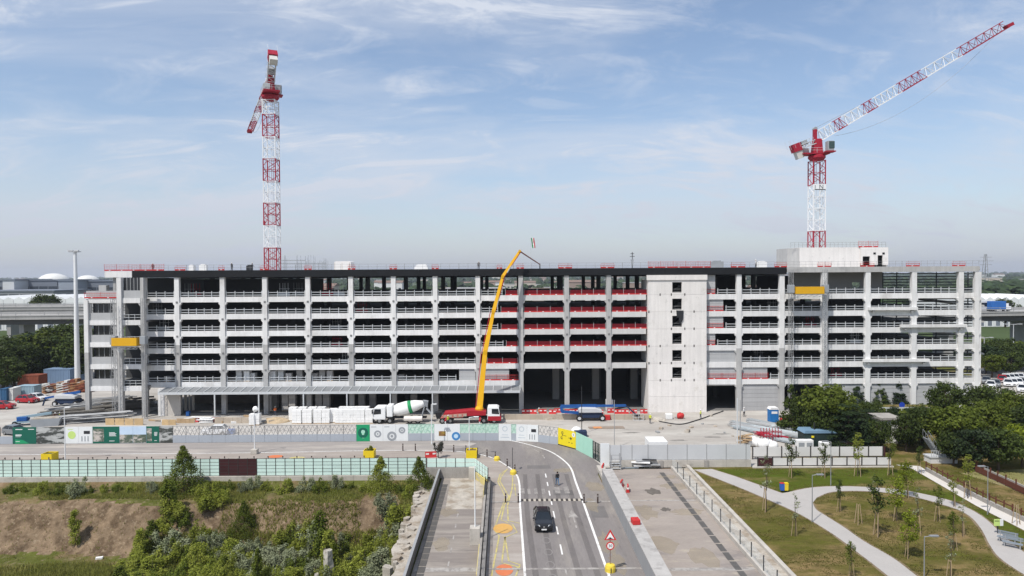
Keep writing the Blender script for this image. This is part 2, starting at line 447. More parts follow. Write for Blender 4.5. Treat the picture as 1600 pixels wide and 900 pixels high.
# cross street with its footway at the left
hoard_line = [gp(x, y) for x, y in ((-60, 694.5), (400, 691.0), (690, 688.6), (770, 688.4), (815, 689.2), (841, 690.8), (872, 695), (900, 702.5), (926, 716), (938, 726))]
inner_px = [(-60, 711.5), (200, 709.6), (400, 707.8), (600, 704.2), (700, 705.0), (742, 709), (770, 716), (787, 725), (801, 735), (809, 746), (812, 760)]
inner = smooth_line([gp(x, y) for x, y in inner_px], 5)
outer_px = [(690, 687.4), (742, 686.8), (780, 687.6), (805, 690), (840, 699), (862, 707), (880, 719), (892, 732), (899, 752)]
outer = smooth_line([gp(x, y) for x, y in outer_px], 5)
wallX, wallTopX = 12.05, 13.35
far_edge = [(p.x, p.y + 0.25) for p in hoard_line]
cross = [(p.x, p.y) for p in inner[:-12]]
road_pts = [(p.x, p.y) for p in inner] + [(rx(1.69, y), y) for y in (78, 60, 30)] + [(rx(wallX, y), y) for y in (30, 60, 78, 88)] + [(p.x, p.y-0.1) for p in reversed(hoard_line)]
road = sheet('road', road_pts, 0.024, M_asph)
foot_pts = [(-170, 87.02)] + [(rx(-1.9, 87), 87.02)] + [(rx(-1.7, y), y) for y in (84, 60, 30)] + [(rx(1.69, y), y) for y in (30, 60, 78)] + [(p.x, p.y) for p in reversed(inner)]
foot = sheet('footway', foot_pts, 0.012, M_pave)
# dusty worn band of the cross street
band = [gp(x, y) for x, y in ((-60, 711), (200, 709.2), (400, 707.4), (600, 703.8), (690, 703.5), (730, 699), (745, 693), (720, 689), (400, 691.8), (-60, 695.5))]
struct(sheet('cross_street', [(p.x, p.y) for p in band], 0.030, M_asph2))
# the two closed decks beside the overpass
struct(sheet('closed_deck_left', [(rx(-8.3, 30), 30), (rx(-2.4, 30), 30), (rx(-2.4, 87), 87), (rx(-8.0, 87), 87)], 0.005, M_deckL))
struct(sheet('closed_deck_right', [(rx(wallTopX, 30), 30), (rx(22.0, 30), 30), (rx(22.0, 90.2), 90.2), (rx(wallTopX, 90.2), 90.2)], 0.006, M_deck))
struct(sheet('deck_verge_right', [(rx(22.35, 30), 30), (rx(24.2, 30), 30), (rx(24.2, 90.2), 90.2), (rx(22.35, 90.2), 90.2)], 0.06, M_rubble))
struct(sheet('deck_verge_left', [(rx(-8.5, 30), 30), (rx(-8.5, 86.8), 86.8), (-9.6, 86.8)] + [(rx(-10.2 + 0.9*noise.noise(Vector((y*0.21, 4, 2))), y), y) for y in range(86, 29, -1)], 0.02, M_rubble))
# the broken slab ends beside the left deck
for k in range(26):
    y = 60 + k + random.uniform(-.4, .4); x = rx(random.uniform(-10.5, -9.4), y); r = random.uniform(0.25, 0.7)
    mb = MB(); n = random.randint(5, 7); poly = []
    for i in range(n):
        t = 2*math.pi*i/n + random.uniform(-.2, .2); poly.append((x + r*math.cos(t)*random.uniform(.7, 1.2), y + r*math.sin(t)*random.uniform(.7, 1.2)))
    mb.prism(poly, -.6, random.uniform(.06, 0.30), 'xy'); tl = random.uniform(-.25, .25); mb.v = [(a_, b_, c_ + ((a_-x)*tl if c_ > 0 else 0)) for a_, b_, c_ in mb.v]
    tag(mb.build('concrete_chunk', M_rubble), 'broken grey concrete chunk at the left deck edge, %s from the near end' % ORD[k+1], 'rubble', 'broken concrete along the left deck')

# ================================================================== park
def px_poly(pts, z=0.0): return [(gp(x, y, z).x, gp(x, y, z).y) for x, y in pts]
park = [(rx(24.6, 30), 30), (150, 30), (150, 118), (96, 118), (60, 112), (50.5, 101), (50, 91.0), (rx(24.6, 91), 91.0)]
struct(sheet('park_lawn', park, 0.0, M_lawn))
up_l = [(1112, 733), (1150, 745), (1190, 759.5), (1222, 771)]
br_u = [(1240, 767.5), (1265, 762.5), (1300, 760.2), (1340, 760.6), (1400, 764.6), (1440, 771.5), (1480, 781), (1512, 794), (1540, 811), (1570, 839), (1600, 863), (1660, 905)]
struct(sheet('park_lawn_green', px_poly(up_l + br_u + [(1660, 860), (1600, 830), (1525, 792), (1482, 766), (1425, 733), (1250, 733.5)]), 0.008, M_lawn2))
main_low = [(1084, 734), (1120, 748), (1160, 764), (1200, 781), (1250, 804), (1300, 834), (1342, 865), (1387, 900), (1440, 945)]
main_up = [(1490, 945), (1432, 900), (1395, 872), (1350, 846), (1320, 825), (1290, 806), (1275, 796), (1270, 786)]
br_low = [(1276, 778), (1295, 770), (1320, 767.5), (1360, 768), (1400, 772), (1440, 779.5), (1470, 788), (1500, 798), (1520, 811), (1535, 830), (1546, 851), (1562, 872), (1600, 898), (1660, 930)]
lo = smooth_line([gp(x, y) for x, y in main_low], 4); up = smooth_line([gp(x, y) for x, y in main_up], 4)
bl = smooth_line([gp(x, y) for x, y in br_low], 4); bu = smooth_line([gp(x, y) for x, y in br_u], 4)
ul = [gp(x, y) for x, y in up_l]
pp = [(p.x, p.y) for p in lo] + [(p.x, p.y) for p in up] + [(p.x, p.y) for p in bl] + [(p.x, p.y) for p in reversed(bu)] + [(p.x, p.y) for p in reversed(ul)]
struct(sheet('park_path', pp, 0.03, M_path))
struct(sheet('side_path', px_poly([(1400, 726.5), (1437, 728.5), (1450, 737), (1500, 765), (1560, 796), (1600, 814), (1660, 842), (1660, 858), (1600, 829), (1525, 790.5), (1482, 765.5), (1425, 732.5)]), 0.034, M_white_path))
struct(sheet('meadow', px_poly([(1500, 739), (1540, 736), (1660, 730), (1700, 760), (1700, 800), (1600, 770)]), 0.01,
             mat('pale_meadow', (0.20, 0.19, 0.075), 0.95, 0.2, 0.4, spec=0.03, c2=(0.25, 0.21, 0.12), c2scale=0.2, fine=0.2)))
# grass tufts over the lawn and the hollow: small blades, one mass each
def tufts(name, spots, h, w, m, label):
    mb = MB()
    for x, y, z, s in spots:
        for k in range(3):
            a = random.uniform(0, math.pi); dx, dy = math.cos(a)*w*s, math.sin(a)*w*s; lx, ly = random.uniform(-.5, .5)*h*s, random.uniform(-.5, .5)*h*s
            mb.add([(x-dx, y-dy, z), (x+dx, y+dy, z), (x+lx, y+ly, z+h*s)], [(0, 1, 2)])
    o = mb.build(name, m, org=(0, 0, 0), recalc=False); stuff(o); o['label'] = label; o['category'] = 'grass'
    return o
# ================================================================== road markings (flat paint on the road)
def paint(name, mb, m, parent):
    o = mb.build(name, m, parent, org=(mb.v[0][0], mb.v[0][1], 0), recalc=False); return o
ZP = 0.040
line_l = [p for p in inner] + [Vector((rx(1.69, y), y, 0)) for y in (76, 60, 45, 30)]
paint('edge_line', strip(MB(), line_l, 0.22, ZP), M_paint, road)
line_r = [p for p in outer] + [Vector((rx(8.9, y), y, 0)) for y in (76, 60, 45, 30)]
paint('edge_line', strip(MB(), line_r, 0.24, ZP), M_paint, road)
# broken outer line through the bend is renewed in short dashes; centre line dashes
for y0, y1, m_ in ((57.2, 59.6, M_faded), (62.6, 65.0, M_paint), (67.5, 69.7, M_paint), (72.0, 74.2, M_paint), (76.2, 77.4, M_paint), (79.4, 81.2, M_paint), (83.0, 84.6, M_paint), (86.5, 88.2, M_paint)):
    c = 5.28
    paint('centre_dash', strip(MB(), [(rx(c, y0), y0), (rx(c, y1), y1)], 0.15, ZP), m_, road)
for a, b in (((851, 716.5), (848, 711.5)), ((843, 707), (834, 702.5)), ((826, 699.5), (812, 696))):
    paint('centre_dash', strip(MB(), [gp(*a), gp(*b)], 0.15, ZP), M_faded, road)
def arrow(xc, y0, m_, L=5.4):
    mb = MB(); x = lambda y: rx(xc, y)
    strip(mb, [(x(y0), y0), (x(y0+L*.6), y0+L*.6)], 0.16, ZP)
    y1 = y0+L*.55; y2 = y0+L
    mb.quad((x(y1)-.55, y1, ZP+.001), (x(y1)+.55, y1, ZP+.001), (x(y2)+.03, y2, ZP+.001), (x(y2)-.03, y2, ZP+.001))
    return paint('lane_arrow', mb, m_, road)
arrow(7.3, 69.2, M_faded)
# worn lettering patches before and behind the hump
for i, (a, b, y0, y1) in enumerate(((1.95, 2.35, 80.2, 82.2), (2.7, 3.05, 80.0, 82.0), (3.5, 3.9, 80.0, 82.2), (4.4, 4.8, 80.1, 82.0), (6.0, 6.6, 80.2, 82.6), (7.1, 7.7, 80.2, 82.8))):
    paint('worn_mark', strip(MB(), [(rx((a+b)/2, y0), y0), (rx((a+b)/2, y1), y1)], b-a, ZP), MATS.get('worn_print') or mat('worn_print', (0.30, 0.28, 0.26), .85, .15, 2.0, c2=(.22, .205, .195), c2scale=1.6, c2at=(.4, .6)), road)
for i, y0 in enumerate((57.8, 60.4, 63.2, 66.0)):
    mb = MB(); n = 10; xc = rx(4.0, y0)
    for k in range(n):
        t0, t1 = 2*math.pi*k/n, 2*math.pi*(k+1)/n
        mb.quad(*[(xc+rr*math.cos(t)*.45, y0+rr*math.sin(t)*.8, ZP) for rr, t in ((.75, t0), (1, t0), (1, t1), (.75, t1))])
    paint('worn_mark', mb, mat('ghost_paint', (0.218, 0.202, 0.193), 0.85, 0.1, 2), road)
# expansion joints across the three decks
mbj = MB()
for yj, xa, xb in ((77.3, -1.6, 1.5), (77.3, 9.2, 12.0), (59.6, -1.6, 12.0)):
    strip(mbj, [(rx(xa, yj), yj), (rx(xb, yj), yj)], 0.35, 0.036)
paint('expansion_joint', mbj, M_faded, road)
# speed hump of black and pale rubber blocks
hump = thing('speed_hump', 'speed hump of dark and pale blocks across the overpass behind the black car', 'speed hump', (rx(5.3, 77.9), 77.9, 0.03))
for i in range(25):
    x = rx(1.85 + i*0.285, 77.9)
    d = (i % 2 == 0)
    MB().prism([(77.5, 0.03), (77.62, 0.075), (78.18, 0.075), (78.3, 0.03)], x, x+0.27, 'yz').build('rubber_block', mat('hump_dark', (0.05, 0.045, 0.042), 0.8, 0.1, 3) if d else mat('hump_pale', (0.42, 0.38, 0.32), 0.8, 0.1, 3), hump)

# yellow street art on the footway
art = [[(790, 735), (781, 742), (778, 753), (790, 777), (772, 828), (780, 838), (768, 900), (764, 940)],
       [(793, 733), (783, 745), (781, 752), (795, 776), (788, 790), (783, 813), (801, 820), (808, 832), (789, 840), (784, 880), (808, 886), (810, 892)],
       [(801, 732), (801, 755), (800, 765), (793, 790), (794, 814), (812, 818)],
       [(804, 757), (806, 775)], [(786, 839), (789, 839.5), (795, 877), (813, 883)], [(812, 884), (806, 900), (790, 915)]]
for a in art:
    paint('painted_line', strip(MB(), [gp(*p) for p in a], 0.15, 0.030), M_yline, foot)
def disc(cx, cy, r, z, m_, nm, par, n=28, ysq=1.0):
    mb = MB(); mb.add([(cx+r*math.cos(2*math.pi*i/n), cy+r*ysq*math.sin(2*math.pi*i/n), z) for i in range(n)], [tuple(range(n))])
    return paint(nm, mb, m_, par)
p = gp(786, 826); disc(p.x, p.y, 1.0, 0.033, M_odot, 'painted_disc', foot, ysq=1.35)
p = gp(788, 891); disc(p.x, p.y, 0.78, 0.033, M_rdot, 'painted_disc', foot, ysq=1.5)
p = gp(131, 713.5); 
for cx, cy, m_ in ((430, 713.5, M_rdot), (464, 716, M_yline)):
    p = gp(cx, cy); disc(p.x, p.y, 1.1, 0.034, m_, 'painted_disc', foot, ysq=0.7)
# left deck faded lane marks
deckL = bpy.data.objects['closed_deck_left']; deckR = bpy.data.objects['closed_deck_right']
for k in range(9):
    y0 = 57 + k*3.1
    paint('centre_dash', strip(MB(), [(rx(-5.1, y0), y0), (rx(-5.1, y0+1.2), y0+1.2)], 0.14, 0.012), M_faded, deckL)
strip_mb = strip(MB(), [(rx(-8.0, 59.6), 59.6), (rx(-2.5, 59.6), 59.6)], 0.8, 0.010); paint('expansion_joint', strip_mb, M_faded, deckL)
paint('pale_slab', MB().quad((rx(-6.6, 75), 75, .013), (rx(-2.6, 75), 75, .013), (rx(-2.6, 86.9), 86.9, .013), (rx(-6.9, 86.9), 86.9, .013)), M_rubble, deckL)
strip_mb = strip(MB(), [(rx(13.5, 77.6), 77.6), (rx(21.9, 77.6), 77.6)], 0.3, 0.012); paint('expansion_joint', strip_mb, M_faded, deckR)
strip_mb = strip(MB(), [(rx(13.5, 59.4), 59.4), (rx(21.9, 59.4), 59.4)], 0.6, 0.012); paint('expansion_joint', strip_mb, M_faded, deckR)
# drain grates
M_grate = mat('drain_grate', (0.11, 0.105, 0.10), 0.7, 0.15, 2.0)
def grate(x0, x1, y0, y1, par):
    mb = MB(); mb.box(x0, x1, y0, y1, 0.008, 0.02)
    k = 6
    for i in range(k):
        y = y0 + (y1-y0)*(i+.5)/k
        mb.box(x0+.05, x1-.05, y-.06, y+.06, 0.02, 0.04)
    mb.build('drain_grate', M_grate, par)
y = 88.5
while y > 58:
    if 66 < y or y < 65: grate(rx(20.15, y), rx(20.75, y), y-1.75, y, deckR)
    y -= 1.95 if y > 72 else 2.0
y = 84
while y > 58:
    grate(rx(-7.75, y), rx(-7.05, y), y-1.25, y, deckL); y -= 1.4
# tar patch
for cx, cy, s in ((1021, 768, 1.0), (1040, 796, .5)):
    c = gp(cx, cy); mb = MB(); n = 16
    mb.add([(c.x+s*1.1*math.cos(2*math.pi*i/n)*random.uniform(.55, 1.15), c.y+s*1.5*math.sin(2*math.pi*i/n)*random.uniform(.5, 1.1), 0.016) for i in range(n)], [tuple(range(n))])
    paint('tar_stain', mb, mat('tar', (0.13, 0.115, 0.10), 0.9, 0.3, 2.0), deckR)

# ================================================================== walls of the overpass
M_steel = mat('grey_steel_sheet', (0.33, 0.335, 0.34), 0.6, 0.08, 0.6, metal=0.1, streak=0.14)
M_cope = mat('coping_concrete', (0.40, 0.385, 0.365), 0.9, 0.14, 0.8, c2=(0.30, 0.285, 0.27), c2scale=0.9, c2at=(0.5, 0.66), fine=0.1)
M_dark = mat('dark_steel', (0.035, 0.036, 0.04), 0.5, 0.1, 1.0, metal=0.3)
M_pipe = mat('galvanised_pipe', (0.52, 0.54, 0.56), 0.42, 0.08, 1.0, metal=0.55)
M_wallc = mat('parapet_concrete', (0.33, 0.31, 0.285), 0.92, 0.18, 0.6, streak=0.2, fine=0.12)
pw = thing('parapet_wall', 'long grey steel clad parapet between the overpass road and the right deck', 'parapet', (rx(12.1, 60), 60, 0))
for k in range(30):
    y0, y1 = 30+k*2.0, 30+k*2.0+1.985
    if y0 > 82.5: break
    a = [(rx(12.05, y0), y0), (rx(12.05, y1), y1), (rx(12.22, y1), y1), (rx(12.22, y0), y0)]
    MB().prism(a, 0.0, 1.72, 'xy').build('steel_sheet', M_steel, pw)
    b = [(rx(12.0, y0), y0), (rx(12.0, y1), y1), (rx(13.3, y1), y1), (rx(13.3, y0), y0)]
    MB().prism(b, 1.74, 1.86, 'xy').build('coping_slab', M_cope, pw)
mb = MB(); mb.prism([(rx(12.3, 30), 30), (rx(13.2, 30), 30), (rx(13.2, 83.9), 83.9), (rx(12.3, 83.9), 83.9)], 0.0, 1.73, 'xy'); mb.build('core_wall', M_wallc, pw)
MB().prism([(rx(12.2, 84), 84), (rx(13.2, 84), 84), (rx(13.2, 90.3), 90.3), (rx(12.2, 90.3), 90.3)], 0.0, .5, 'xy').build('kerb_wall', M_kerb, pw)
# wall between left deck and overpass with a mesh railing
lw = thing('deck_wall', 'low dark mesh fence wall with yellow patches between the left deck and the overpass', 'wall', (rx(-2.1, 60), 60, 0))
MB().prism([(rx(-2.4, 30), 30), (rx(-1.75, 30), 30), (rx(-1.75, 84), 84), (rx(-2.4, 84), 84)], 0.0, 0.75, 'xy').build('kerb_wall', M_wallc, lw)
M_ywall = mat('yellow_painted_wall', (0.56, 0.47, 0.18), 0.85, 0.12, 1.0, c2=(0.40, 0.37, 0.29), c2scale=0.7, c2at=(0.5, 0.62))
MB().prism([(rx(-2.46, 77.5), 77.5), (rx(-2.40, 77.5), 77.5), (rx(-2.40, 86.5), 86.5), (rx(-2.46, 86.5), 86.5)], 0.03, 1.3, 'xy').build('painted_panel', M_ywall, lw)
MB().prism([(rx(-2.46, 57), 57), (rx(-2.40, 57), 57), (rx(-2.40, 63.5), 63.5), (rx(-2.46, 63.5), 63.5)], 0.03, 0.72, 'xy').build('painted_panel', M_ywall, lw)
k = 0
y = 48.0
while y < 84:
    mb = MB(); y1 = min(y+1.98, 84)
    for yy in (y, y1-0.05): mb.tube((rx(-2.05, yy), yy, 0.75), (rx(-2.05, yy), yy, 2.0), 0.03, 6)
    for zz in (0.95, 1.2, 1.45, 1.7, 1.98): mb.tube((rx(-2.05, y), y, zz), (rx(-2.05, y1-.05), y1-.05, zz), 0.018, 5)
    n = 7
    for i in range(1, n): yy = y+(y1-y)*i/n; mb.tube((rx(-2.05, yy), yy, 0.8), (rx(-2.05, yy), yy, 1.98), 0.012, 4)
    mb.build('mesh_panel', M_dark, lw); y += 2.0
# parapet at the outer side of the left deck
op = thing('outer_parapet', 'brown grey steel guard wall along the outer side of the left deck', 'parapet', (rx(-8.3, 60), 60, 0))
M_brn = mat('weathered_guard', (0.16, 0.145, 0.13), 0.75, 0.15, 0.8, streak=0.2, c2=(0.24, 0.215, 0.19), c2scale=0.5, c2at=(0.5, 0.65))
for k in range(28):
    y0 = 31 + k*2.0
    MB().prism([(rx(-8.42, y0), y0), (rx(-8.26, y0), y0), (rx(-8.26, y0+1.98), y0+1.98), (rx(-8.42, y0+1.98), y0+1.98)], 0.0, 1.15, 'xy').build('guard_sheet', M_brn, op)
    MB().prism([(rx(-8.46, y0), y0), (rx(-8.22, y0), y0), (rx(-8.22, y0+1.98), y0+1.98), (rx(-8.46, y0+1.98), y0+1.98)], 1.152, 1.22, 'xy').build('cap_rail', M_steel, op)
# right-hand kerb wall with a clear glass railing
gw = thing('glass_railing', 'clear glass railing on a concrete kerb along the right deck beside the park', 'railing', (rx(22.2, 60), 60, 0))
MB().prism([(rx(22.0, 30), 30), (rx(22.34, 30), 30), (rx(22.34, 90), 90), (rx(22.0, 90), 90)], 0.0, 0.42, 'xy').build('kerb_wall', M_kerb, gw)
M_glass = mat('clear_glass', (0.80, 0.87, 0.87), 0.08, 0.0, alpha=0.16, spec=0.5)
for k in range(20):
    y0 = 32 + k*2.9
    if y0 > 88: break
    mb = MB(); mb.box(rx(22.17, y0)-.04, rx(22.17, y0)+.04, y0-.04, y0+.04, 0.42, 1.75); mb.build('post', M_dark, gw)
    MB().prism([(rx(22.16, y0+.08), y0+.08), (rx(22.18, y0+.08), y0+.08), (rx(22.18, y0+2.8), y0+2.8), (rx(22.16, y0+2.8), y0+2.8)], 0.5, 1.6, 'xy').build('glass_pane', M_glass, gw)
pk = thing('park_kerb', 'pale concrete kerb wall between the right deck and the park lawn', 'kerb', (rx(24.4, 60), 60, 0))
for k in range(30):
    y0 = 31 + k*2.0
    if y0 > 89: break
    MB().prism([(rx(24.2, y0), y0), (rx(24.62, y0), y0), (rx(24.62, y0+1.985), y0+1.985), (rx(24.2, y0+1.985), y0+1.985)], -0.1, 0.36, 'xy').build('kerb_stone', M_kerb, pk)
# red site barriers and small things left on the right deck
def small_box(name, px, py, sx, sy, sz, m_, label, cat, rz=0.0, z=0.0, group=None):
    c = gp(px, py, z); mb = MB(); mb.cbox((c.x, c.y, z+sz/2), (sx, sy, sz), rz)
    o = mb.build(name, m_, bevel=min(sx, sy, sz)*0.12); return tag(o, label, cat, group)
M_red = mat('site_red', (0.48, 0.035, 0.035), 0.55, 0.12, 1.5)
M_wht = mat('site_white', (0.74, 0.74, 0.73), 0.6, 0.08, 1.0, fine=0.05)
def plastic_barrier(px, py, label, rz, L=1.8, z=0.0, nm='plastic_barrier', group=None):
    c = gp(px, py, z); t = thing(nm, label, 'barrier', (c.x, c.y, z), group, rz or 1e-4)
    mb = MB(); mb.prism([(-.22, 0), (.22, 0), (.12, .3), (.08, .8), (-.08, .8), (-.12, .3)], -L/2, L/2, 'yz'); 
    mb2 = MB()
    for v in mb.v: pass
    o = mb.build('barrier_body', M_red, t)
    for s in (-.3, .3):
        MB().box(s*L-.22, s*L+.22, -.125, .125, .42, .62).build('white_band', M_wht, t)
    return t
plastic_barrier(971, 761, 'red plastic barrier lying near the head of the right deck', R(70), 1.3)
plastic_barrier(981, 768, 'second red plastic barrier a step nearer on the right deck', R(80), 1.0)
c = gp(995, 818, 1.86)
tag(small_box('red_crate', 993, 818, 0.75, 0.9, 0.5, M_red, 'small red crate on the coping of the grey parapet', 'crate', 0.1, 1.86), 'small red crate on the coping of the grey parapet', 'crate')
# scrap bundle by the head of the right deck
sc = thing('scrap_pile', 'dark and white sheet scrap piled against the wall at the head of the right deck', 'scrap pile', (gp(1010, 729).x, gp(1010, 729).y, 0))
c = gp(1010, 731); 
for i in range(7):
    mb = MB(); mb.cbox((c.x+random.uniform(-.9, .9), c.y+random.uniform(-.3, .4), 0.15+i*.16), (random.uniform(1.4, 2.6), random.uniform(.3, .8), .1), random.uniform(-.25, .25))
    mb.build('sheet_scrap', (M_dark, M_wht, M_steel)[i % 3], sc)
small_box('timber_lath', 985, 732, 2.2, .2, .15, mat('old_blue_grey', (.2, .23, .26), .8), 'blue grey plank lying at the head of the right deck', 'plank', .05)

# ================================================================== vehicles and walker on the overpass
def car(loc, rz, label, paintm, parts=True, name='parked_car', group=None, k=1.0):
    t = thing(name, label, 'car', loc, group, rz or 1e-4)
    W = 0.9
    prof = [(-2.05, .30), (-2.12, .55), (-2.08, .82), (-1.98, .95), (-1.0, 1.04), (-.25, 1.5), (.35, 1.56), (1.2, 1.52), (1.85, 1.06), (2.05, .95), (2.1, .5), (2.0, .28)]
    # body: sections across the car, tumblehome above the waist
    mb = MB(); secs = []
    for y, hz in prof: pass
    low = [(-2.08, .28), (-2.14, .5), (-2.1, .78), (-1.95, .93), (-1.05, 1.03), (1.9, 1.05), (2.08, .92), (2.12, .5), (2.05, .28)]
    n = len(low); vs_ = []
    for x, f in ((-W, .965), (-W*.93, 1.0), (W*.93, 1.0), (W, .965)):
        for (y, z) in low: vs_.append((x, y*f, z if z < 0.9 or abs(x) < W else z-.06))
    fs = [tuple(range(n)), tuple(range(4*n-1, 3*n-1, -1))]
    for a in range(3):
        for i in range(n): fs.append((a*n+i, a*n+(i+1) % n, (a+1)*n+(i+1) % n, (a+1)*n+i))
    mb.add(vs_, fs); mb.build('body', paintm, t, smooth=False, bevel=0.06)
    M_gl = mat('car_glass', (0.012, 0.016, 0.02), 0.06, 0.0, spec=0.7)
    # cabin
    mb = MB(); cab0 = [(-1.08, 1.02), (1.92, 1.04)]; 
    mb.add([(-.80, -1.12, 1.0), (.80, -1.12, 1.0), (.84, 1.92, 1.03), (-.84, 1.92, 1.03), (-.62, -.32, 1.52), (.62, -.32, 1.52), (.62, 1.35, 1.54), (-.62, 1.35, 1.54)],
           [(0,1,5,4), (1,2,6,5), (2,3,7,6), (3,0,4,7), (4,5,6,7)]); mb.build('windows', M_gl, t)
    MB().add([(-.61,-.26,1.53), (.61,-.26,1.53), (.61,1.32,1.55), (-.61,1.32,1.55), (-.56,-.18,1.585), (.56,-.18,1.585), (.56,1.22,1.60), (-.56,1.22,1.60)], [(0,1,5,4),(1,2,6,5),(2,3,7,6),(3,0,4,7),(4,5,6,7),(0,3,2,1)]).build('roof', paintm, t)
    for s in (-1, 1):
        for a_, b_, w_ in (((s*.81, -1.1, 1.03), (s*.62, -.3, 1.54), .07), ((s*.84, 1.9, 1.05), (s*.62, 1.34, 1.55), .12), ((s*.83, .4, 1.04), (s*.63, .4, 1.54), .07)):
            MB().bar(a_, b_, w_).build('pillar', paintm, t)
    M_ty = mat('tyre_rubber', (0.018, 0.018, 0.018), 0.85, 0.1); M_rim = mat('alloy_rim', (0.35, 0.36, 0.37), 0.35, 0.05, metal=0.7)
    ax = Matrix.Rotation(R(90), 3, 'Y')
    for sx in (-1, 1):
        for y in (-1.3, 1.32):
            w = MB().lathe([(.2, -.1), (.30, -.11), (.33, -.06), (.33, .06), (.30, .11), (.2, .1)], 16, (sx*.80, y, .33), ax).build('wheel', M_ty, t)
            MB().lathe([(.02, -.012), (.2, -.012), (.21, .012), (.02, .012)], 10, (sx*.905, y, .33), ax).build('rim', M_rim, w)
    M_hl = mat('headlamp', (0.75, 0.78, 0.8), 0.15, 0.0, spec=0.8)
    for s in (-1, 1):
        MB().add([(s*.40,-2.135,.70), (s*.83,-2.02,.72), (s*.84,-1.98,.86), (s*.45,-2.11,.82), (s*.40,-2.02,.70), (s*.83,-1.9,.72), (s*.84,-1.86,.86), (s*.45,-2.0,.82)],
                 [(0,1,2,3),(4,7,6,5),(0,4,5,1),(1,5,6,2),(2,6,7,3),(3,7,4,0)]).build('headlight', M_hl, t)
        MB().cbox((s*.98, -.75, 1.06), (.2, .12, .14)).build('mirror', paintm, t, bevel=.03)
        MB().cbox((s*.7, 2.12, .82), (.3, .04, .16)).build('tail_light', M_red, t)
    MB().cbox((0, -2.142, .62), (.8, .04, .18)).build('grille', M_dark, t)
    MB().cbox((0, -2.165, .66), (.16, .03, .14)).build('badge', mat('chrome', (.7, .71, .72), .2, 0, metal=.9), t)
    MB().cbox((0, -2.155, .40), (.52, .03, .12)).build('number_plate', M_wht, t)
    return t
M_black = mat('black_car_paint', (0.012, 0.013, 0.016), 0.25, 0.0, coat=0.6)
p = gp(849, 828.5)
car((p.x, p.y + 1.2, 0.026), R(1), 'black hatchback driving toward the viewer on the overpass road', M_black, name='moving_car')

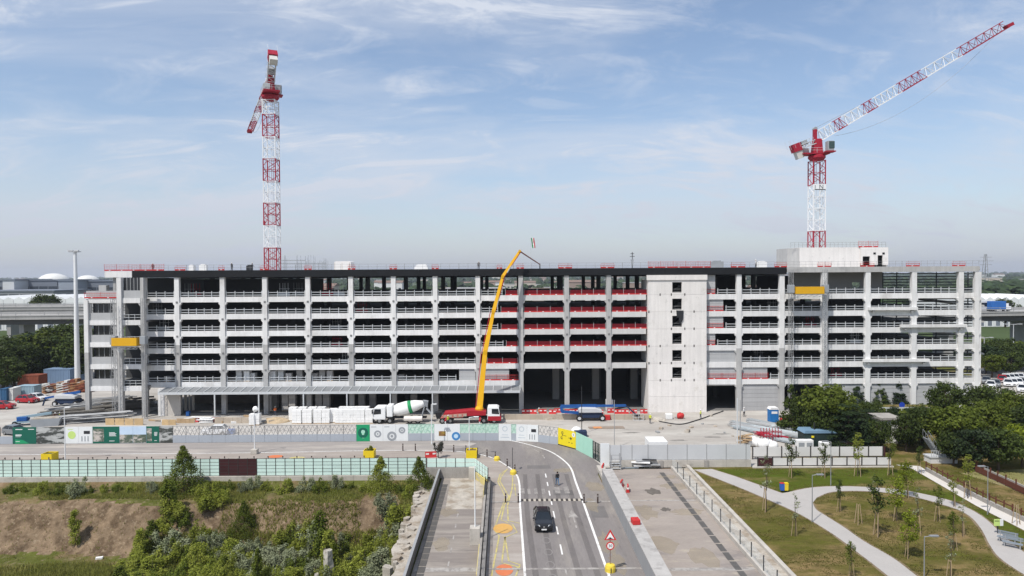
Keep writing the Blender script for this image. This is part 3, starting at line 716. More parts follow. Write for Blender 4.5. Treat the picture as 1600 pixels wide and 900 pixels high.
def person(name, loc, rz, label, pose, top, legs, skin=(0.35, 0.22, 0.16), hair=(0.02, 0.016, 0.014), h=1.72, helmet=None, group=None):
    """one skinned body mesh; clothing zones by material, head with face and hair"""
    t = thing(name, label, 'person', loc, group, rz or 1e-4)
    s = h/1.72
    st = pose.get('stride', 0.0); aL = pose.get('armL', (0.05, 0.0)); aR = pose.get('armR', (-0.05, 0.0))
    J = {'pel': (0, 0, .95), 'che': (0, -.01, 1.28), 'nec': (0, -.01, 1.46), 'hed': (0, -.02, 1.56), 'top': (0, -.02, 1.68)}
    for sd, sg in (('L', -1), ('R', 1)):
        f = st*sg
        J['hip'+sd] = (sg*.10, 0, .90); J['kne'+sd] = (sg*.105, -f*.55-.03, .50); J['ank'+sd] = (sg*.11, -f+(.06 if f < 0 else 0), .09 if f >= 0 else .14); J['toe'+sd] = (sg*.125, -f-.16+(.04 if f < 0 else 0), .035)
        a = aL if sd == 'L' else aR
        J['sho'+sd] = (sg*.19, 0, 1.40); J['elb'+sd] = (sg*.245, -a[0]*.5, 1.12); J['wri'+sd] = (sg*.25, -a[0]-a[1]*.1-.03, .88+a[1]*.25); J['han'+sd] = (sg*.245, -a[0]-a[1]*.14-.05, .79+a[1]*.28)
    E = [('pel','che'),('che','nec'),('nec','hed'),('hed','top')]
    for sd in 'LR': E += [('pel','hip'+sd),('hip'+sd,'kne'+sd),('kne'+sd,'ank'+sd),('ank'+sd,'toe'+sd),('che','sho'+sd),('sho'+sd,'elb'+sd),('elb'+sd,'wri'+sd),('wri'+sd,'han'+sd)]
    rad = {'pel': (.15,.11), 'che': (.17,.115), 'nec': (.06,.06), 'hed': (.085,.10), 'top': (.075,.085), 'hip': (.095,.095), 'kne': (.06,.065), 'ank': (.045,.05), 'toe': (.045,.035), 'sho': (.07,.07), 'elb': (.047,.047), 'wri': (.034,.03), 'han': (.038,.022)}
    names = list(J); me = bpy.data.meshes.new('body')
    me.from_pydata([Vector(J[n])*s for n in names], [(names.index(a), names.index(b)) for a, b in E], [])
    o = place('body', me, t)
    md = o.modifiers.new('skin', 'SKIN'); md.use_smooth_shade = True
    for i, n in enumerate(names):
        r = rad.get(n[:3]); me.skin_vertices[0].data[i].radius = (r[0]*s, r[1]*s)
        me.skin_vertices[0].data[i].use_root = (n == 'pel')
    sub = o.modifiers.new('sub', 'SUBSURF'); sub.levels = 1; sub.render_levels = 1
    # clothing zones follow the height on the body
    key = 'cloth_%s' % '_'.join('%d' % int(v*100) for v in (*top, *legs))
    if key not in MATS:
        m = bpy.data.materials.new(key); m.use_nodes = True; nt = m.node_tree; b = nt.nodes['Principled BSDF']; b.inputs['Roughness'].default_value = .85
        tcn = nt.nodes.new('ShaderNodeTexCoord'); sp = nt.nodes.new('ShaderNodeSeparateXYZ'); nt.links.new(tcn.outputs['Object'], sp.inputs[0])
        mr = nt.nodes.new('ShaderNodeMapRange'); mr.inputs[1].default_value = 0; mr.inputs[2].default_value = 1.8; nt.links.new(sp.outputs['Z'], mr.inputs[0])
        rp = nt.nodes.new('ShaderNodeValToRGB'); rp.color_ramp.interpolation = 'CONSTANT'; e = rp.color_ramp.elements
        e[0].position = 0; e[0].color = (.02, .02, .022, 1); e[1].position = .06; e[1].color = (*legs, 1)
        x = e.new(.53); x.color = (*top, 1); x = e.new(.82*h/1.72); x.color = (*skin, 1)
        nt.links.new(mr.outputs[0], rp.inputs[0]); nt.links.new(rp.outputs[0], b.inputs['Base Color']); MATS[key] = m
    me.materials.append(MATS[key])
    M_sk = mat('skin_tone', skin, .6, .04)
    for sg, a in ((-1, aL), (1, aR)):
        mb = MB(); hx = Vector((sg*.245, -a[0]-a[1]*.14-.05, .79+a[1]*.28))*s
        for i, (dx, L) in enumerate(((-.024, .075), (-.008, .085), (.008, .08), (.024, .065))):
            k = hx+Vector((0, dx*s, -.012)); mb.tube(k, k+Vector((-sg*.008, 0, -L*.55*s)), .008*s, 5); mb.tube(k+Vector((-sg*.008, 0, -L*.55*s)), k+Vector((-sg*.026*s, 0, -L*s)), .007*s, 5)
        mb.tube(hx+Vector((0, -.03*s, .03)), hx+Vector((-sg*.02*s, -.055*s, -.03*s)), .009*s, 5)
        mb.build('fingers', M_sk, t)
    mb = MB()
    mb.sphere((0, .0, 1.635*s), .108*s, 12, 0.95); hm = mat('hair_dark', hair, .7, .1) if not helmet else mat('helmet_%d' % int(helmet[0]*100), helmet, .4, 0)
    if helmet: mb.lathe([(.10*s, 1.60*s), (.15*s, 1.61*s), (.15*s, 1.625*s), (.11*s, 1.63*s)], 12)
    mb.v = [(x, y+.02 if not helmet else y-.02, z if not helmet else z+.02) for x, y, z in mb.v]
    mb.build('helmet' if helmet else 'hair', hm, t, smooth=True)
    mb = MB()
    for sg in (-1, 1): mb.sphere((sg*.033*s, -.112*s, 1.585*s), .012*s, 6)
    mb.build('eyes', mat('eye_dark', (.02, .02, .02), .3, 0), t)
    mb = MB(); mb.add([(-.016*s,-.11*s,1.55*s), (.016*s,-.11*s,1.55*s), (0,-.112*s,1.59*s), (0,-.14*s,1.552*s)], [(0,1,3),(1,2,3),(2,0,3),(0,2,1)]); mb.cbox((0, -.108*s, 1.515*s), (.045*s, .012*s, .01*s)); mb.build('face', M_sk, t)
    return t
p = gp(871, 759)
person('person', (p.x, p.y, .026), R(200), 'pedestrian in black top and blue jeans walking along the overpass road', {'stride': .17, 'armL': (.12, .1), 'armR': (-.12, .1)}, (.012, .012, .014), (.07, .15, .26))

# ================================================================== road sign on a yellow foot
p = gp(953.5, 893)
sg_ = thing('road_sign', 'red bordered triangular hump sign above a round speed limit sign on a yellow foot', 'sign', (p.x, p.y, .024))
x, y = p.x, p.y
MB().lathe([(.02, .0), (.46, .0), (.47, .34), (.40, .58), (.10, .66), (.02, .66)], 16, (x, y, .024)).build('foot', mat('yellow_block', (.66, .50, .06), .7, .1, 2), sg_)
MB().cbox((x, y-.47, .28), (.07, .04, .4)).build('black_mark', M_dark, sg_)
MB().tube((x, y, .6), (x, y, 3.55), .035, 8).build('pole', mat('rusty_pole', (.20, .13, .11), .6), sg_)
def tri(r, y0, y1, z): 
    return MB().prism([(x + r*math.cos(a), z + r*math.sin(a)) for a in (R(90), R(210), R(330))], y0, y1)
M_sred = mat('sign_red', (.55, .03, .03), .5, .0)
M_swht = mat('sign_white', (.82, .82, .80), .5, .0)
pl = tri(.62, y-.07, y-.05, 3.10).build('triangle_plate', M_sred, sg_)
tri(.40, y-.08, y-.072, 3.08).build('white_field', M_swht, pl)
MB().prism([(x-.24, 2.93), (x-.12, 2.95), (x-.06, 3.03), (x+.06, 3.03), (x+.12, 2.95), (x+.24, 2.93), (x+.24, 2.90), (x-.24, 2.90)], y-.09, y-.082).build('hump_symbol', M_dark, pl)
ax = Matrix.Rotation(R(90), 3, 'X')
rp_ = MB().lathe([(.01, .05), (.36, .05), (.36, .07), (.01, .07)], 24, (x, y, 2.28), ax).build('round_plate', M_sred, sg_)
MB().lathe([(.01, .072), (.26, .072), (.26, .08), (.01, .08)], 24, (x, y, 2.28), ax).build('white_field', M_swht, rp_)
def text_mesh(txt, size, m_, parent, loc, rx_=R(90), rz=0.0, extrude=0.004, name='lettering', align='CENTER', shear=0.0):
    cu_ = bpy.data.curves.new(name, 'FONT'); cu_.body = txt; cu_.size = size; cu_.align_x = align; cu_.align_y = 'CENTER'; cu_.extrude = extrude; cu_.resolution_u = 2
    tmp = bpy.data.objects.new('tmp', cu_); col.objects.link(tmp)
    dg = bpy.context.evaluated_depsgraph_get(); me = bpy.data.meshes.new_from_object(tmp.evaluated_get(dg)); bpy.data.objects.remove(tmp)
    me.materials.clear(); me.materials.append(m_)
    o = place(name, me, parent, loc); o.rotation_euler = (rx_, 0, rz); return o
text_mesh('30', .36, M_dark, rp_, (x, y-.086, 2.28))

# worn wheel paths, repaired patches and stains on the decks
M_track = mat('wheel_path', (.11, .10, .098), .9, .2, .6, alpha=.22); M_patch = mat('asphalt_patch', (.155, .145, .14), .92, .12, .6, fine=.1); M_tan = mat('dried_mud_film', (.40, .34, .25), .95, .2, .5, alpha=.38)
for c in (2.55, 4.15, 6.3, 7.9):
    paint('wheel_path', strip(MB(), [(rx(c+.12*math.sin(y*.15), y), y) for y in range(34, 89, 3)], .55, .0300+.0004*c), M_track, road)
def blotch(px, py, a, b, z, m_, par, nm, seed):
    c = gp(px, py); n = 18; r = random.Random(seed)
    paint(nm, MB().add([(c.x+a*math.cos(2*math.pi*i/n)*r.uniform(.6, 1.15), c.y+b*math.sin(2*math.pi*i/n)*r.uniform(.6, 1.15), z) for i in range(n)], [tuple(range(n))]), m_, par)
for i, (px, py, w, h) in enumerate(((880, 770, 1.2, 1.0), (842, 730, 1.6, .8), (935, 800, .9, 1.8))):
    c = gp(px, py); paint('asphalt_patch', MB().quad((c.x-w, c.y-h, .028), (c.x+w, c.y-h, .028), (c.x+w*.94, c.y+h, .028), (c.x-w*.97, c.y+h, .028)), M_patch, road)
for i, (px, py, a, b) in enumerate(((1035, 850, 1.6, 2.2), (1075, 800, 2.0, 1.4), (1010, 800, 1.2, 2.6), (1100, 870, 1.5, 2.5), (1060, 760, 2.2, 1.6), (1040, 745, 1.4, 1.0))): blotch(px, py, a, b, .0085+.0006*i, M_tan, deckR, 'mud_film', i)
for i, (px, py, a, b) in enumerate(((950, 850, 1.0, 3.0), (965, 880, .9, 2.5), (930, 760, 1.2, 2.0), (880, 735, 1.5, 1.2), (925, 790, .8, 2.5))): blotch(px, py, a, b, .0262+.0005*i, M_tan, road, 'mud_film', 20+i)
for i, (px, py, a, b) in enumerate(((700, 800, 1.3, 1.4), (690, 850, 1.0, 1.8), (715, 770, 1.2, .8))): blotch(px, py, a, b, .0075+.0006*i, M_tan, deckL, 'mud_film', 40+i)
# trodden edges of the park paths
M_trod = mat('trodden_soil', (.20, .155, .10), .95, .25, 1.2, spec=.03, fine=.25)
pko = bpy.data.objects['park_path']
for i, ln in enumerate((lo, up, bl, bu, ul)):
    mb = MB(); pts = [(p.x+.14*noise.noise(Vector((p.x*.6, p.y*.6, i))), p.y+.14*noise.noise(Vector((p.x*.6, p.y*.6, i+9)))) for p in ln]
    paint('trodden_edge', strip(mb, pts, .42, .0155+.0006*i), M_trod, pko)
# ================================================================== the car park building
M_pre = mat('precast_white', (0.74, 0.735, 0.725), 0.85, 0.08, 0.35, streak=0.15, fine=0.04, perobj=0.06, c2=(0.60, 0.585, 0.565), c2scale=0.22, c2at=(0.50, 0.72))
M_prg = mat('precast_grey', (0.45, 0.445, 0.435), 0.88, 0.10, 0.4, streak=0.2, fine=0.04, perobj=0.07, c2=(.37, .365, .36), c2scale=.25, c2at=(.5, .7))
M_core = mat('core_concrete', (0.74, 0.71, 0.68), 0.88, 0.07, 0.35, streak=0.13, fine=0.04, perobj=0.03, c2=(0.55, 0.52, 0.47), c2scale=0.28, c2at=(0.58, 0.74), c3=(0.60, 0.585, 0.56), c3scale=0.9, c3at=(0.6, 0.72))
M_pan = mat('infill_panel_grey', (0.43, 0.435, 0.44), 0.85, 0.06, 0.4, streak=0.10, perobj=0.05)
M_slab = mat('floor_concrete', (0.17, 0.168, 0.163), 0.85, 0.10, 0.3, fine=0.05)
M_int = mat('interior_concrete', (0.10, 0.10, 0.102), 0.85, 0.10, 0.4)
M_blk = mat('black_fascia_sheet', (0.012, 0.013, 0.015), 0.6, 0.10, 0.5)
M_galv = mat('galvanised_rail', (0.60, 0.62, 0.63), 0.5, 0.05, 1.0, metal=0.25)
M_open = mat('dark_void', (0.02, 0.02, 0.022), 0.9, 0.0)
YF = 128.0
LV = [6.0, 9.2, 12.4, 15.6, 18.8, 22.0]
BD = 46.0                                   # depth of the building
bl_ = thing('car_park_building', 'six storey pale concrete car park under construction with open decks and black roof edge', 'building', (0, YF, 0))
def X(px, Y=YF): return pX(px, Y)
cols_l = [226, 278, 349, 415, 482, 549, 615.5, 680.5, 747, 814, 885.5, 951]
cols_r = [1154, 1221, 1287, 1355, 1427, 1500, 1525]
core_a, core_b = 1013.0, 1104.0

def column_mesh(z0, z1, levels, w=0.86, both=True):
    mb = MB(); h = w/2
    mb.box(-h, h, -0.30, 0.45, 0, z1-z0)
    for L in levels:
        zb = L-1.0-z0
        if zb-0.6 < 0 or zb > z1-z0: continue
        for s in (-1, 1):
            a, b = s*h, s*(h+0.30)
            poly = [(a, zb-.62), (b, zb-.28), (b, zb-.012), (a, zb-.012)]
            if s < 0: poly = poly[::-1]
            mb.prism(poly, -0.24, 0.40)
    return mb
def col_at(px, z0, z1, m_, levels=LV, w=0.86, Y=YF, name='column'):
    me = column_mesh(z0, z1, levels, w).mesh(name, m_)
    return place(name, me, bl_, (X(px, Y), Y, z0))
for px in cols_l:
    hi = px in (814, 885.5, 951)
    zs = 13.0 if not hi else 9.6
    col_at(px, 0.0, zs, M_prg, [L for L in LV if L < zs-.2 and (L > 7 or not hi)])
    col_at(px, zs+.012, 25.66, M_pre if not hi else M_prg, [L for L in LV if L > zs])
    # steel connection plates at each deck
    for L in LV:
        if L > 8 and random.random() < .75:
            MB().box(X(px)-.16, X(px)+.20, YF-.36, YF-.302, L-1.15, L-.80).build('connection_plate', mat('plate_steel', (.20, .20, .20), .6), bl_)
for px in cols_r:
    col_at(px, 0.0, 11.8, M_prg if px < 1230 else M_pre, LV, 0.92 if px != 1525 else .8)
    col_at(px, 11.812, 25.66 if px < 1230 else 25.95, M_pre, LV, 0.92 if px != 1525 else .8)

# beams and floors
beam_cache = {}
def beam(pa, pb, L, m_=M_pre, h=1.0, name='edge_beam'):
    a, b = X(pa)+.445, X(pb)-.445
    key = (round(b-a, 2), h, m_.name)
    if key not in beam_cache:
        beam_cache[key] = MB().box(-(b-a)/2, (b-a)/2, -.06, .34, -h, 0).mesh(name, m_)
    return place(name, beam_cache[key], bl_, ((a+b)/2, YF, L))
rail_cache = {}
def railing(pa, pb, L, name='railing', gap=.50):
    a, b = X(pa)+gap, X(pb)-gap
    if b-a < .6: return
    n = max(1, round((b-a)/1.6)); key = round(b-a, 2)
    if key not in rail_cache:
        w = (b-a); mb = MB()
        for i in range(n+1):
            x = -w/2 + .12 + (w-.24)*i/n
            mb.box(x-.05, x+.05, .02, .12, -.25, 1.12)
        for z in (.30, .78): mb.box(-w/2, w/2, .125, .18, z-.055, z+.055)
        rail_cache[key] = mb.mesh(name, M_galv)
    return place(name, rail_cache[key], bl_, ((a+b)/2, YF-.06, L))
LNAME = {0: 'first', 1: 'second', 2: 'third', 3: 'fourth', 4: 'fifth', 5: 'sixth'}
M_net = mat('red_safety_mesh', (0.40, 0.02, 0.035), 0.7, 0.10, 2.0)
M_netdark = mat('deep_red_mesh', (0.13, 0.006, 0.012), 0.8, 0.15, 2.0)
def edge_barrier(pa, pb, z, label, Y=None, posts=True, h=1.05, solid=True, group='red edge barriers on the building'):
    """temporary red edge protection: toe board with white tags, mesh sheet, thin posts"""
    Y = YF+.05 if Y is None else Y
    a, b = X(pa, Y), X(pb, Y)
    t = thing('edge_barrier', label, 'barrier', ((a+b)/2, Y, z), group)
    MB().box(a, b, Y-.05, Y+.03, z, z+.24).build('toe_board', M_red, t)
    n = max(1, round((b-a)/2.4))
    if solid: MB().box(a, b, Y-.012, Y+.012, z+.245, z+h*.88).build('mesh_sheet', M_netdark, t)
    else:
        mb = MB()
        for zz in (.55, .85, h-.03): mb.tube((a, Y, z+zz), (b, Y, z+zz), .022, 5)
        k = max(4, int((b-a)/.45))
        for i in range(k+1): mb.tube((a+(b-a)*i/k, Y, z+.2), (a+(b-a)*i/k, Y, z+h), .010, 4)
        mb.build('mesh_grid', M_red, t)
    for i in range(n+1):
        x = a + (b-a)*i/n
        MB().tube((x, Y-.03, z), (x, Y-.03, z+h+.12), .03, 6).build('post', M_galv if solid else M_red, t)
        if i < n: MB().box(x+(b-a)/n*.45-.14, x+(b-a)/n*.45+.14, Y-.058, Y-.052, z+.04, z+.17).build('white_tag', M_wht, t)
    return t

bays_l = list(zip(cols_l, cols_l[1:])) + [(951, core_a)]
bays_r = [(core_b, 1154)] + list(zip(cols_r, cols_r[1:]))
bay_names = {}
for i, (a, b) in enumerate(bays_l):
    for k, L in enumerate(LV):
        tall = a >= 814
        if tall and k == 0: continue
        m_ = M_pre if not tall else M_prg
        beam(a, b, L, M_pre if not tall else mat('precast_mid', (0.58, 0.575, 0.56), .86, .07, .4, streak=.12, perobj=.05))
        if tall:
            if k >= 2:
                bn = {814: 'left', 885.5: 'middle', 951: 'right'}[a]
                edge_barrier(a+5, b-5 if b < 1000 else b-2, L+.004, 'red mesh edge barrier on the %s deck in the %s bay of the tall opening' % (LNAME[k], bn))
        elif a == 747:
            if k == 0: pass
            else:
                s = {5: 790, 4: 783, 3: 783, 2: 791, 1: 761}[k]
                if s > 770: railing(a, s, L, gap=.5)
                edge_barrier(s, b-5, L+.004, 'red mesh edge barrier on the %s deck behind the yellow pump boom' % LNAME[k])
        elif k == 0 and a == 680.5:
            railing(a, 717, L)
        else:
            railing(a, b, L)
edge_barrier(757, 811, LV[0]+.004, 'red mesh edge barrier on the first deck right of the yellow pump boom', solid=False)
for i, (a, b) in enumerate(bays_r):
    for k, L in enumerate(LV):
        if a == core_b:
            beam(a-4, b, L)
            s = {5: 1118, 4: 1131, 3: 1131, 2: 1118, 1: None, 0: None}[k]
            if s:
                railing(s, b, L, gap=.3)
                edge_barrier(1105, s-1, L+.004, 'short red edge barrier on the %s deck beside the concrete core' % LNAME[k], solid=False, h=.95)
            elif k == 0: edge_barrier(1106, 1150, L+.004, 'red edge barrier on the first deck over the dark gateway', solid=False, h=1.1)
        else:
            beam(a, b, L)
            if k == 0 and a == 1154:
                edge_barrier(1160, 1200, L+.004, 'red edge barrier on the first deck over the grey planked wall', solid=False, h=1.1); railing(1200, b, L, gap=.4)
            else: railing(a, b, L)
# infill panels
def panel(pa, pb, z0, z1, m_=M_pan, Y=YF+.16, th=.14, name='infill_panel'):
    return MB().box(X(pa, Y), X(pb, Y), Y, Y+th, z0, z1).build(name, m_, bl_)
for k, s in ((5, 1117.5), (4, 1130), (3, 1130), (2, 1117.5)):
    zt = (LV[k+1]-1.02) if k < 5 else 25.6
    n = 3
    for j in range(n):
        z0 = LV[k]+.01 + (zt-LV[k])*j/n; z1 = LV[k] + (zt-LV[k])*(j+1)/n - .015
        panel(core_b+.2, s, z0, z1, name='wall_plank')
for j in range(3):
    panel(core_b+.2, 1150, LV[1]+.01+j*.73, LV[1]+(j+1)*.73-.012, name='wall_plank')
    panel(core_b+.2, 1150, LV[0]+.01+j*.73, LV[0]+(j+1)*.73-.012, name='wall_plank')
    panel(1158, 1199, LV[0]+.01+j*.73, LV[0]+(j+1)*.73-.012, name='wall_plank')
    panel(717, 742.5, LV[0]+.01+j*.73, LV[0]+(j+1)*.73-.012, name='wall_plank')
    panel(751.5, 795, LV[0]+.01+j*.73, LV[0]+(j+1)*.73-.012, name='wall_plank')
for j in range(6):
    panel(1158.2, 1217, j*.81+.02, j*.81+.80, mat('planked_wall', (.40, .40, .405), .85, .06, .5, streak=.12, perobj=.07), name='wall_plank')
    for a, b in ((1291, 1351), (1359, 1423), (1431, 1496), (1503.5, 1522)):
        panel(a, b, j*.81+.02, j*.81+.80, M_pan, name='wall_plank')
# lintel beam and dark gate
MB().box(X(1105), X(1150.5), YF+.3, YF+.7, 4.7, 4.98).build('gate_lintel', M_prg, bl_)

# floor slabs, roof, inner columns, back walls
x0, x1 = X(226)-.4, X(1530)
xt0, xt1 = X(814), X(core_a)
for k, L in enumerate(LV):
    if k == 0:
        for a, b in ((x0, xt0-.1), (xt1+.1, x1)): MB().box(a, b, YF+.35, YF+BD, L-.40, L-.10).build('floor_slab', M_slab, bl_)
        MB().box(xt0-.09, xt1+.09, YF+20, YF+BD, L-.40, L-.10).build('floor_slab', M_slab, bl_)
    else: MB().box(x0, x1, YF+.35, YF+BD, L-.40, L-.10).build('floor_slab', M_slab, bl_)
MB().box(X(168), x1, YF+.1, YF+BD+.4, 26.15, 26.75).build('roof_slab', M_prg, bl_)
MB().box(x0, x1, YF+.4, YF+BD, .0, .05).build('ground_slab', M_slab, bl_)
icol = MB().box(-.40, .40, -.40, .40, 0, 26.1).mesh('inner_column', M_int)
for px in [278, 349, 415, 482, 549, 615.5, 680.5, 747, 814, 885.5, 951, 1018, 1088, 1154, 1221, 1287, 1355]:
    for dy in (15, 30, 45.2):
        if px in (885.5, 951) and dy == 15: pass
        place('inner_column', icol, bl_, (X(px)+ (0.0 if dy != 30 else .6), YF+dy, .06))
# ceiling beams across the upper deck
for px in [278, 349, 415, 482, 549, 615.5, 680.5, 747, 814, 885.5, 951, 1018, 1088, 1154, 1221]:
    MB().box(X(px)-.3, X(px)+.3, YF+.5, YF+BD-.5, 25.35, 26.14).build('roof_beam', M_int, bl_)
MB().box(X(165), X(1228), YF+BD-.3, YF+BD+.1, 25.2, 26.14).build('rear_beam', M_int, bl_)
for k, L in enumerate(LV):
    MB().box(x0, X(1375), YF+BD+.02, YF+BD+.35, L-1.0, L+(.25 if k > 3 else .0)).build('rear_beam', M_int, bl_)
for k in range(-1, 4):  # unseen rear side closed solid on the lower storeys, added to darken the decks
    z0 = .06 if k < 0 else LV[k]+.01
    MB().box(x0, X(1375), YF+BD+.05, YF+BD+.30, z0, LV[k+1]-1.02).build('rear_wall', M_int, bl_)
# dark inner walls
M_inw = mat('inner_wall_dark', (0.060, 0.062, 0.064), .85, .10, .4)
for k in range(6):
    zt = LV[k+1]-.42 if k < 5 else 25.3
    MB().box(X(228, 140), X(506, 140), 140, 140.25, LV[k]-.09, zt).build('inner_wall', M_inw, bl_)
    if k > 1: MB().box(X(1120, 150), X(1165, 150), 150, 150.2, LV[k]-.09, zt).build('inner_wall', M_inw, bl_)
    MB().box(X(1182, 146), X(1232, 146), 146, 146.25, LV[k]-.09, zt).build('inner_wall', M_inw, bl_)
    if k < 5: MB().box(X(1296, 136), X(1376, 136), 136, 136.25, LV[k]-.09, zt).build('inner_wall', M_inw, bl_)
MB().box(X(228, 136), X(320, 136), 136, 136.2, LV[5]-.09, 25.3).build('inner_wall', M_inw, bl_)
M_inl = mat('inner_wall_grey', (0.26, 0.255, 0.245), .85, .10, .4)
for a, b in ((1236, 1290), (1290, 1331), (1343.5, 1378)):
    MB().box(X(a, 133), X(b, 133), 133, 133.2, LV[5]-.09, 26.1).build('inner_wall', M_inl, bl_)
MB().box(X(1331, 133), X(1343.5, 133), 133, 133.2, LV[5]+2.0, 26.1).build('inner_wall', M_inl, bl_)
# ground floor partitions behind the canopy
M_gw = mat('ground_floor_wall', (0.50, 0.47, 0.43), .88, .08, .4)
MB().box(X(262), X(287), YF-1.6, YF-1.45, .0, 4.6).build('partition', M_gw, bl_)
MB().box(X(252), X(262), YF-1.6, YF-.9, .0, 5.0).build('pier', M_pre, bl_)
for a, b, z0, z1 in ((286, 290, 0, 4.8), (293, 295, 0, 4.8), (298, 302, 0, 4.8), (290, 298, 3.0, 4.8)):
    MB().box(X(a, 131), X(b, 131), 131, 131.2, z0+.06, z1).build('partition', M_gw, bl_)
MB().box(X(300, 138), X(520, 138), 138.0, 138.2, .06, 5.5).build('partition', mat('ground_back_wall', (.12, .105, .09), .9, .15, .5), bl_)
# deep columns and rear cross beam in the tall opening
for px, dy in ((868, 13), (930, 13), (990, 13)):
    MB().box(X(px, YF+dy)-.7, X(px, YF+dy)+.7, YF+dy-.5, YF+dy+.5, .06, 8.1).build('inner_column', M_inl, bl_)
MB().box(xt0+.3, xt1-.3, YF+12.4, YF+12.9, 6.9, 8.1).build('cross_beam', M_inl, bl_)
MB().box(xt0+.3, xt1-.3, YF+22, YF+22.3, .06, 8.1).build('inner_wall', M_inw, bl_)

# roof edge: black in the middle, pale concrete at both ends; built from sheets about 8 m long
def fascia(pa, pb, z0, z1, m_, n, Y=YF-.5, th=.45):
    for i in range(n):
        a = X(pa, Y)+(X(pb, Y)-X(pa, Y))*i/n; b = X(pa, Y)+(X(pb, Y)-X(pa, Y))*(i+1)/n - .02
        MB().box(a, b, Y, Y+th, z0, z1).build('fascia_sheet', m_, bl_)
fascia(208, 1229, 25.68, 26.98, M_blk, 16)
fascia(165, 207.8, 25.75, 26.90, M_pre, 1, YF-.35)
fascia(1229.5, 1529, 25.98, 26.98, M_prg, 5, YF-.35)
MB().box(X(165), X(1530), YF-.05, YF+.05, 26.2, 26.9).build('roof_edge_beam', M_prg, bl_)
# right end wall cap
MB().box(X(1525)+.42, X(1533), YF+.0, YF+1.2, 0, 25.9).build('end_wall', M_pre, bl_)

# louvred ramp tower at the right end
M_lou = mat('louvre_dark', (0.07, 0.075, 0.08), .6, .1)
for a, b in ((1379, 1424), (1430, 1497), (1503, 1523)):
    for k in range(6):
        z0 = LV[k]; z1 = LV[k+1]-1.0 if k < 5 else 25.9
        n = 7 if k == 5 else 4
        for i in range(n):
            z = z0 + (z1-z0)*(i+.5)/n
            MB().box(X(a, 133), X(b, 133), 132.9, 133.1, z-.10, z+.10).build('louvre', M_lou, bl_)
        for px in (a+1, (a+b)/2, b-1): MB().box(X(px, 133)-.07, X(px, 133)+.07, 133.12, 133.3, z0, z1).build('louvre_post', M_lou, bl_)
for k in range(5):
    za, zb = LV[k]-.1, LV[k+1]-.1
    mb = MB(); mb.bar((X(1388, 139), 139, zb-1.0), (X(1522, 139), 139, za+.2), 4.0, .35, up=(0, 1, 0)) if False else mb.prism([(X(1386, 139), zb-.9), (X(1522, 139), za+.25), (X(1522, 139), za+.6), (X(1386, 139), zb-.5)], 136, 143)
    mb.build('ramp_slab', M_prg, bl_)
# ledges on the right-hand decks
for pa, pb, y in ((1357, 1433, 482), (1407, 1510, 509), (1349, 1452, 563)):
    z = dp((pa+pb)/2, y, YF-.6).z
    MB().box(X(pa, YF-.6), X(pb, YF-.6), YF-.85, YF-.32, z-.28, z+.26).build('ledge', M_pre, bl_)
    mb = MB()
    for px in (pa+8, pb-8): mb = MB().box(X(px, YF-.6)-.2, X(px, YF-.6)+.2, YF-.70, YF-.31, z-.7, z-.285); mb.build('ledge_bracket', M_prg, bl_)

# ------------------------------------------------------------------ concrete stair core
cx0, cx1, CY = X(core_a, 127.1), X(core_b, 127.1), 127.1
joints = [0, 2.95, 6.0, 9.2, 12.4, 15.6, 18.8, 22.0, 24.7]
wx0, wx1 = X(1050.5, CY), X(1065.5, CY)
for j in range(8):
    z0, z1 = joints[j], joints[j+1]-.025
    mb = MB()
    if j < 2: mb.box(cx0, cx1, CY, CY+.35, z0, z1)
    else:
        wa, wb = z0+.38, z0+2.42
        if j == 7: wb = z0+2.3
        mb.box(cx0, wx0, CY, CY+.35, z0, z1); mb.box(wx1, cx1, CY, CY+.35, z0, z1); mb.box(wx0, wx1, CY, CY+.35, z0, wa); mb.box(wx0, wx1, CY, CY+.35, wb, z1)
    mb.build('core_panel', M_core, bl_)
    if j >= 2:
        # jagged fixings left in the joints
        for px in (1031.5, 1049, 1070, 1084.5, 1014):
            if random.random() < .8: MB().box(X(px, CY)-.11, X(px, CY)+.11, CY-.012, CY+.1, z0-.22, z0+.22).build('joint_pocket', mat('pocket_dark', (.09, .085, .08), .9), bl_)
MB().box(cx0-.25, cx1+.1, CY-.18, CY+.4, 24.7, 25.64).build('core_cornice', M_core, bl_)
for s, xx in ((-1, cx0), (1, cx1)):
    MB().box(xx-.3 if s > 0 else xx, xx if s > 0 else xx+.3, CY+.352, CY+7, 0, 24.68).build('core_side_wall', M_core, bl_)
MB().box(cx0+.3, cx1-.3, CY+6.8, CY+7.1, 0, 24.68).build('core_rear_wall', M_inw, bl_)
for j in range(2, 8):
    z0 = joints[j]
    MB().box(cx0+.31, cx1-.31, CY+.36, CY+6.7, z0-.15, z0+.1).build('core_landing', M_slab, bl_)
    mb = MB()
    for i in range(8): mb.box(wx0-.4+i*.3, wx0-.1+i*.3, CY+1.4, CY+2.6, z0+.12+i*.19, z0+.30+i*.19)
    mb.build('stair_flight', M_int, bl_)
    mb = MB(); zz = z0+1.0
    mb.tube((wx0-.3, CY+.6, zz), (wx1+.3, CY+.6, zz), .03, 5); mb.tube((wx0-.3, CY+.6, zz-.45), (wx1+.3, CY+.6, zz-.45), .03, 5)
    mb.build('window_guard', M_steel, bl_)
# hanging torn sheet in one window
tag(MB().add([(X(1056.5, CY), CY-.06, 19.05), (X(1068, CY), CY-.1, 19.0), (X(1067, CY), CY-.2, 17.4), (X(1060, CY), CY-.1, 17.9), (X(1062, CY), CY-.15, 16.2), (X(1057.5, CY), CY-.06, 17.6)], [(0,1,2,3),(3,2,4),(0,3,5)]).build('torn_sheet', M_dark), 'torn dark sheet hanging at a core window', 'sheet')

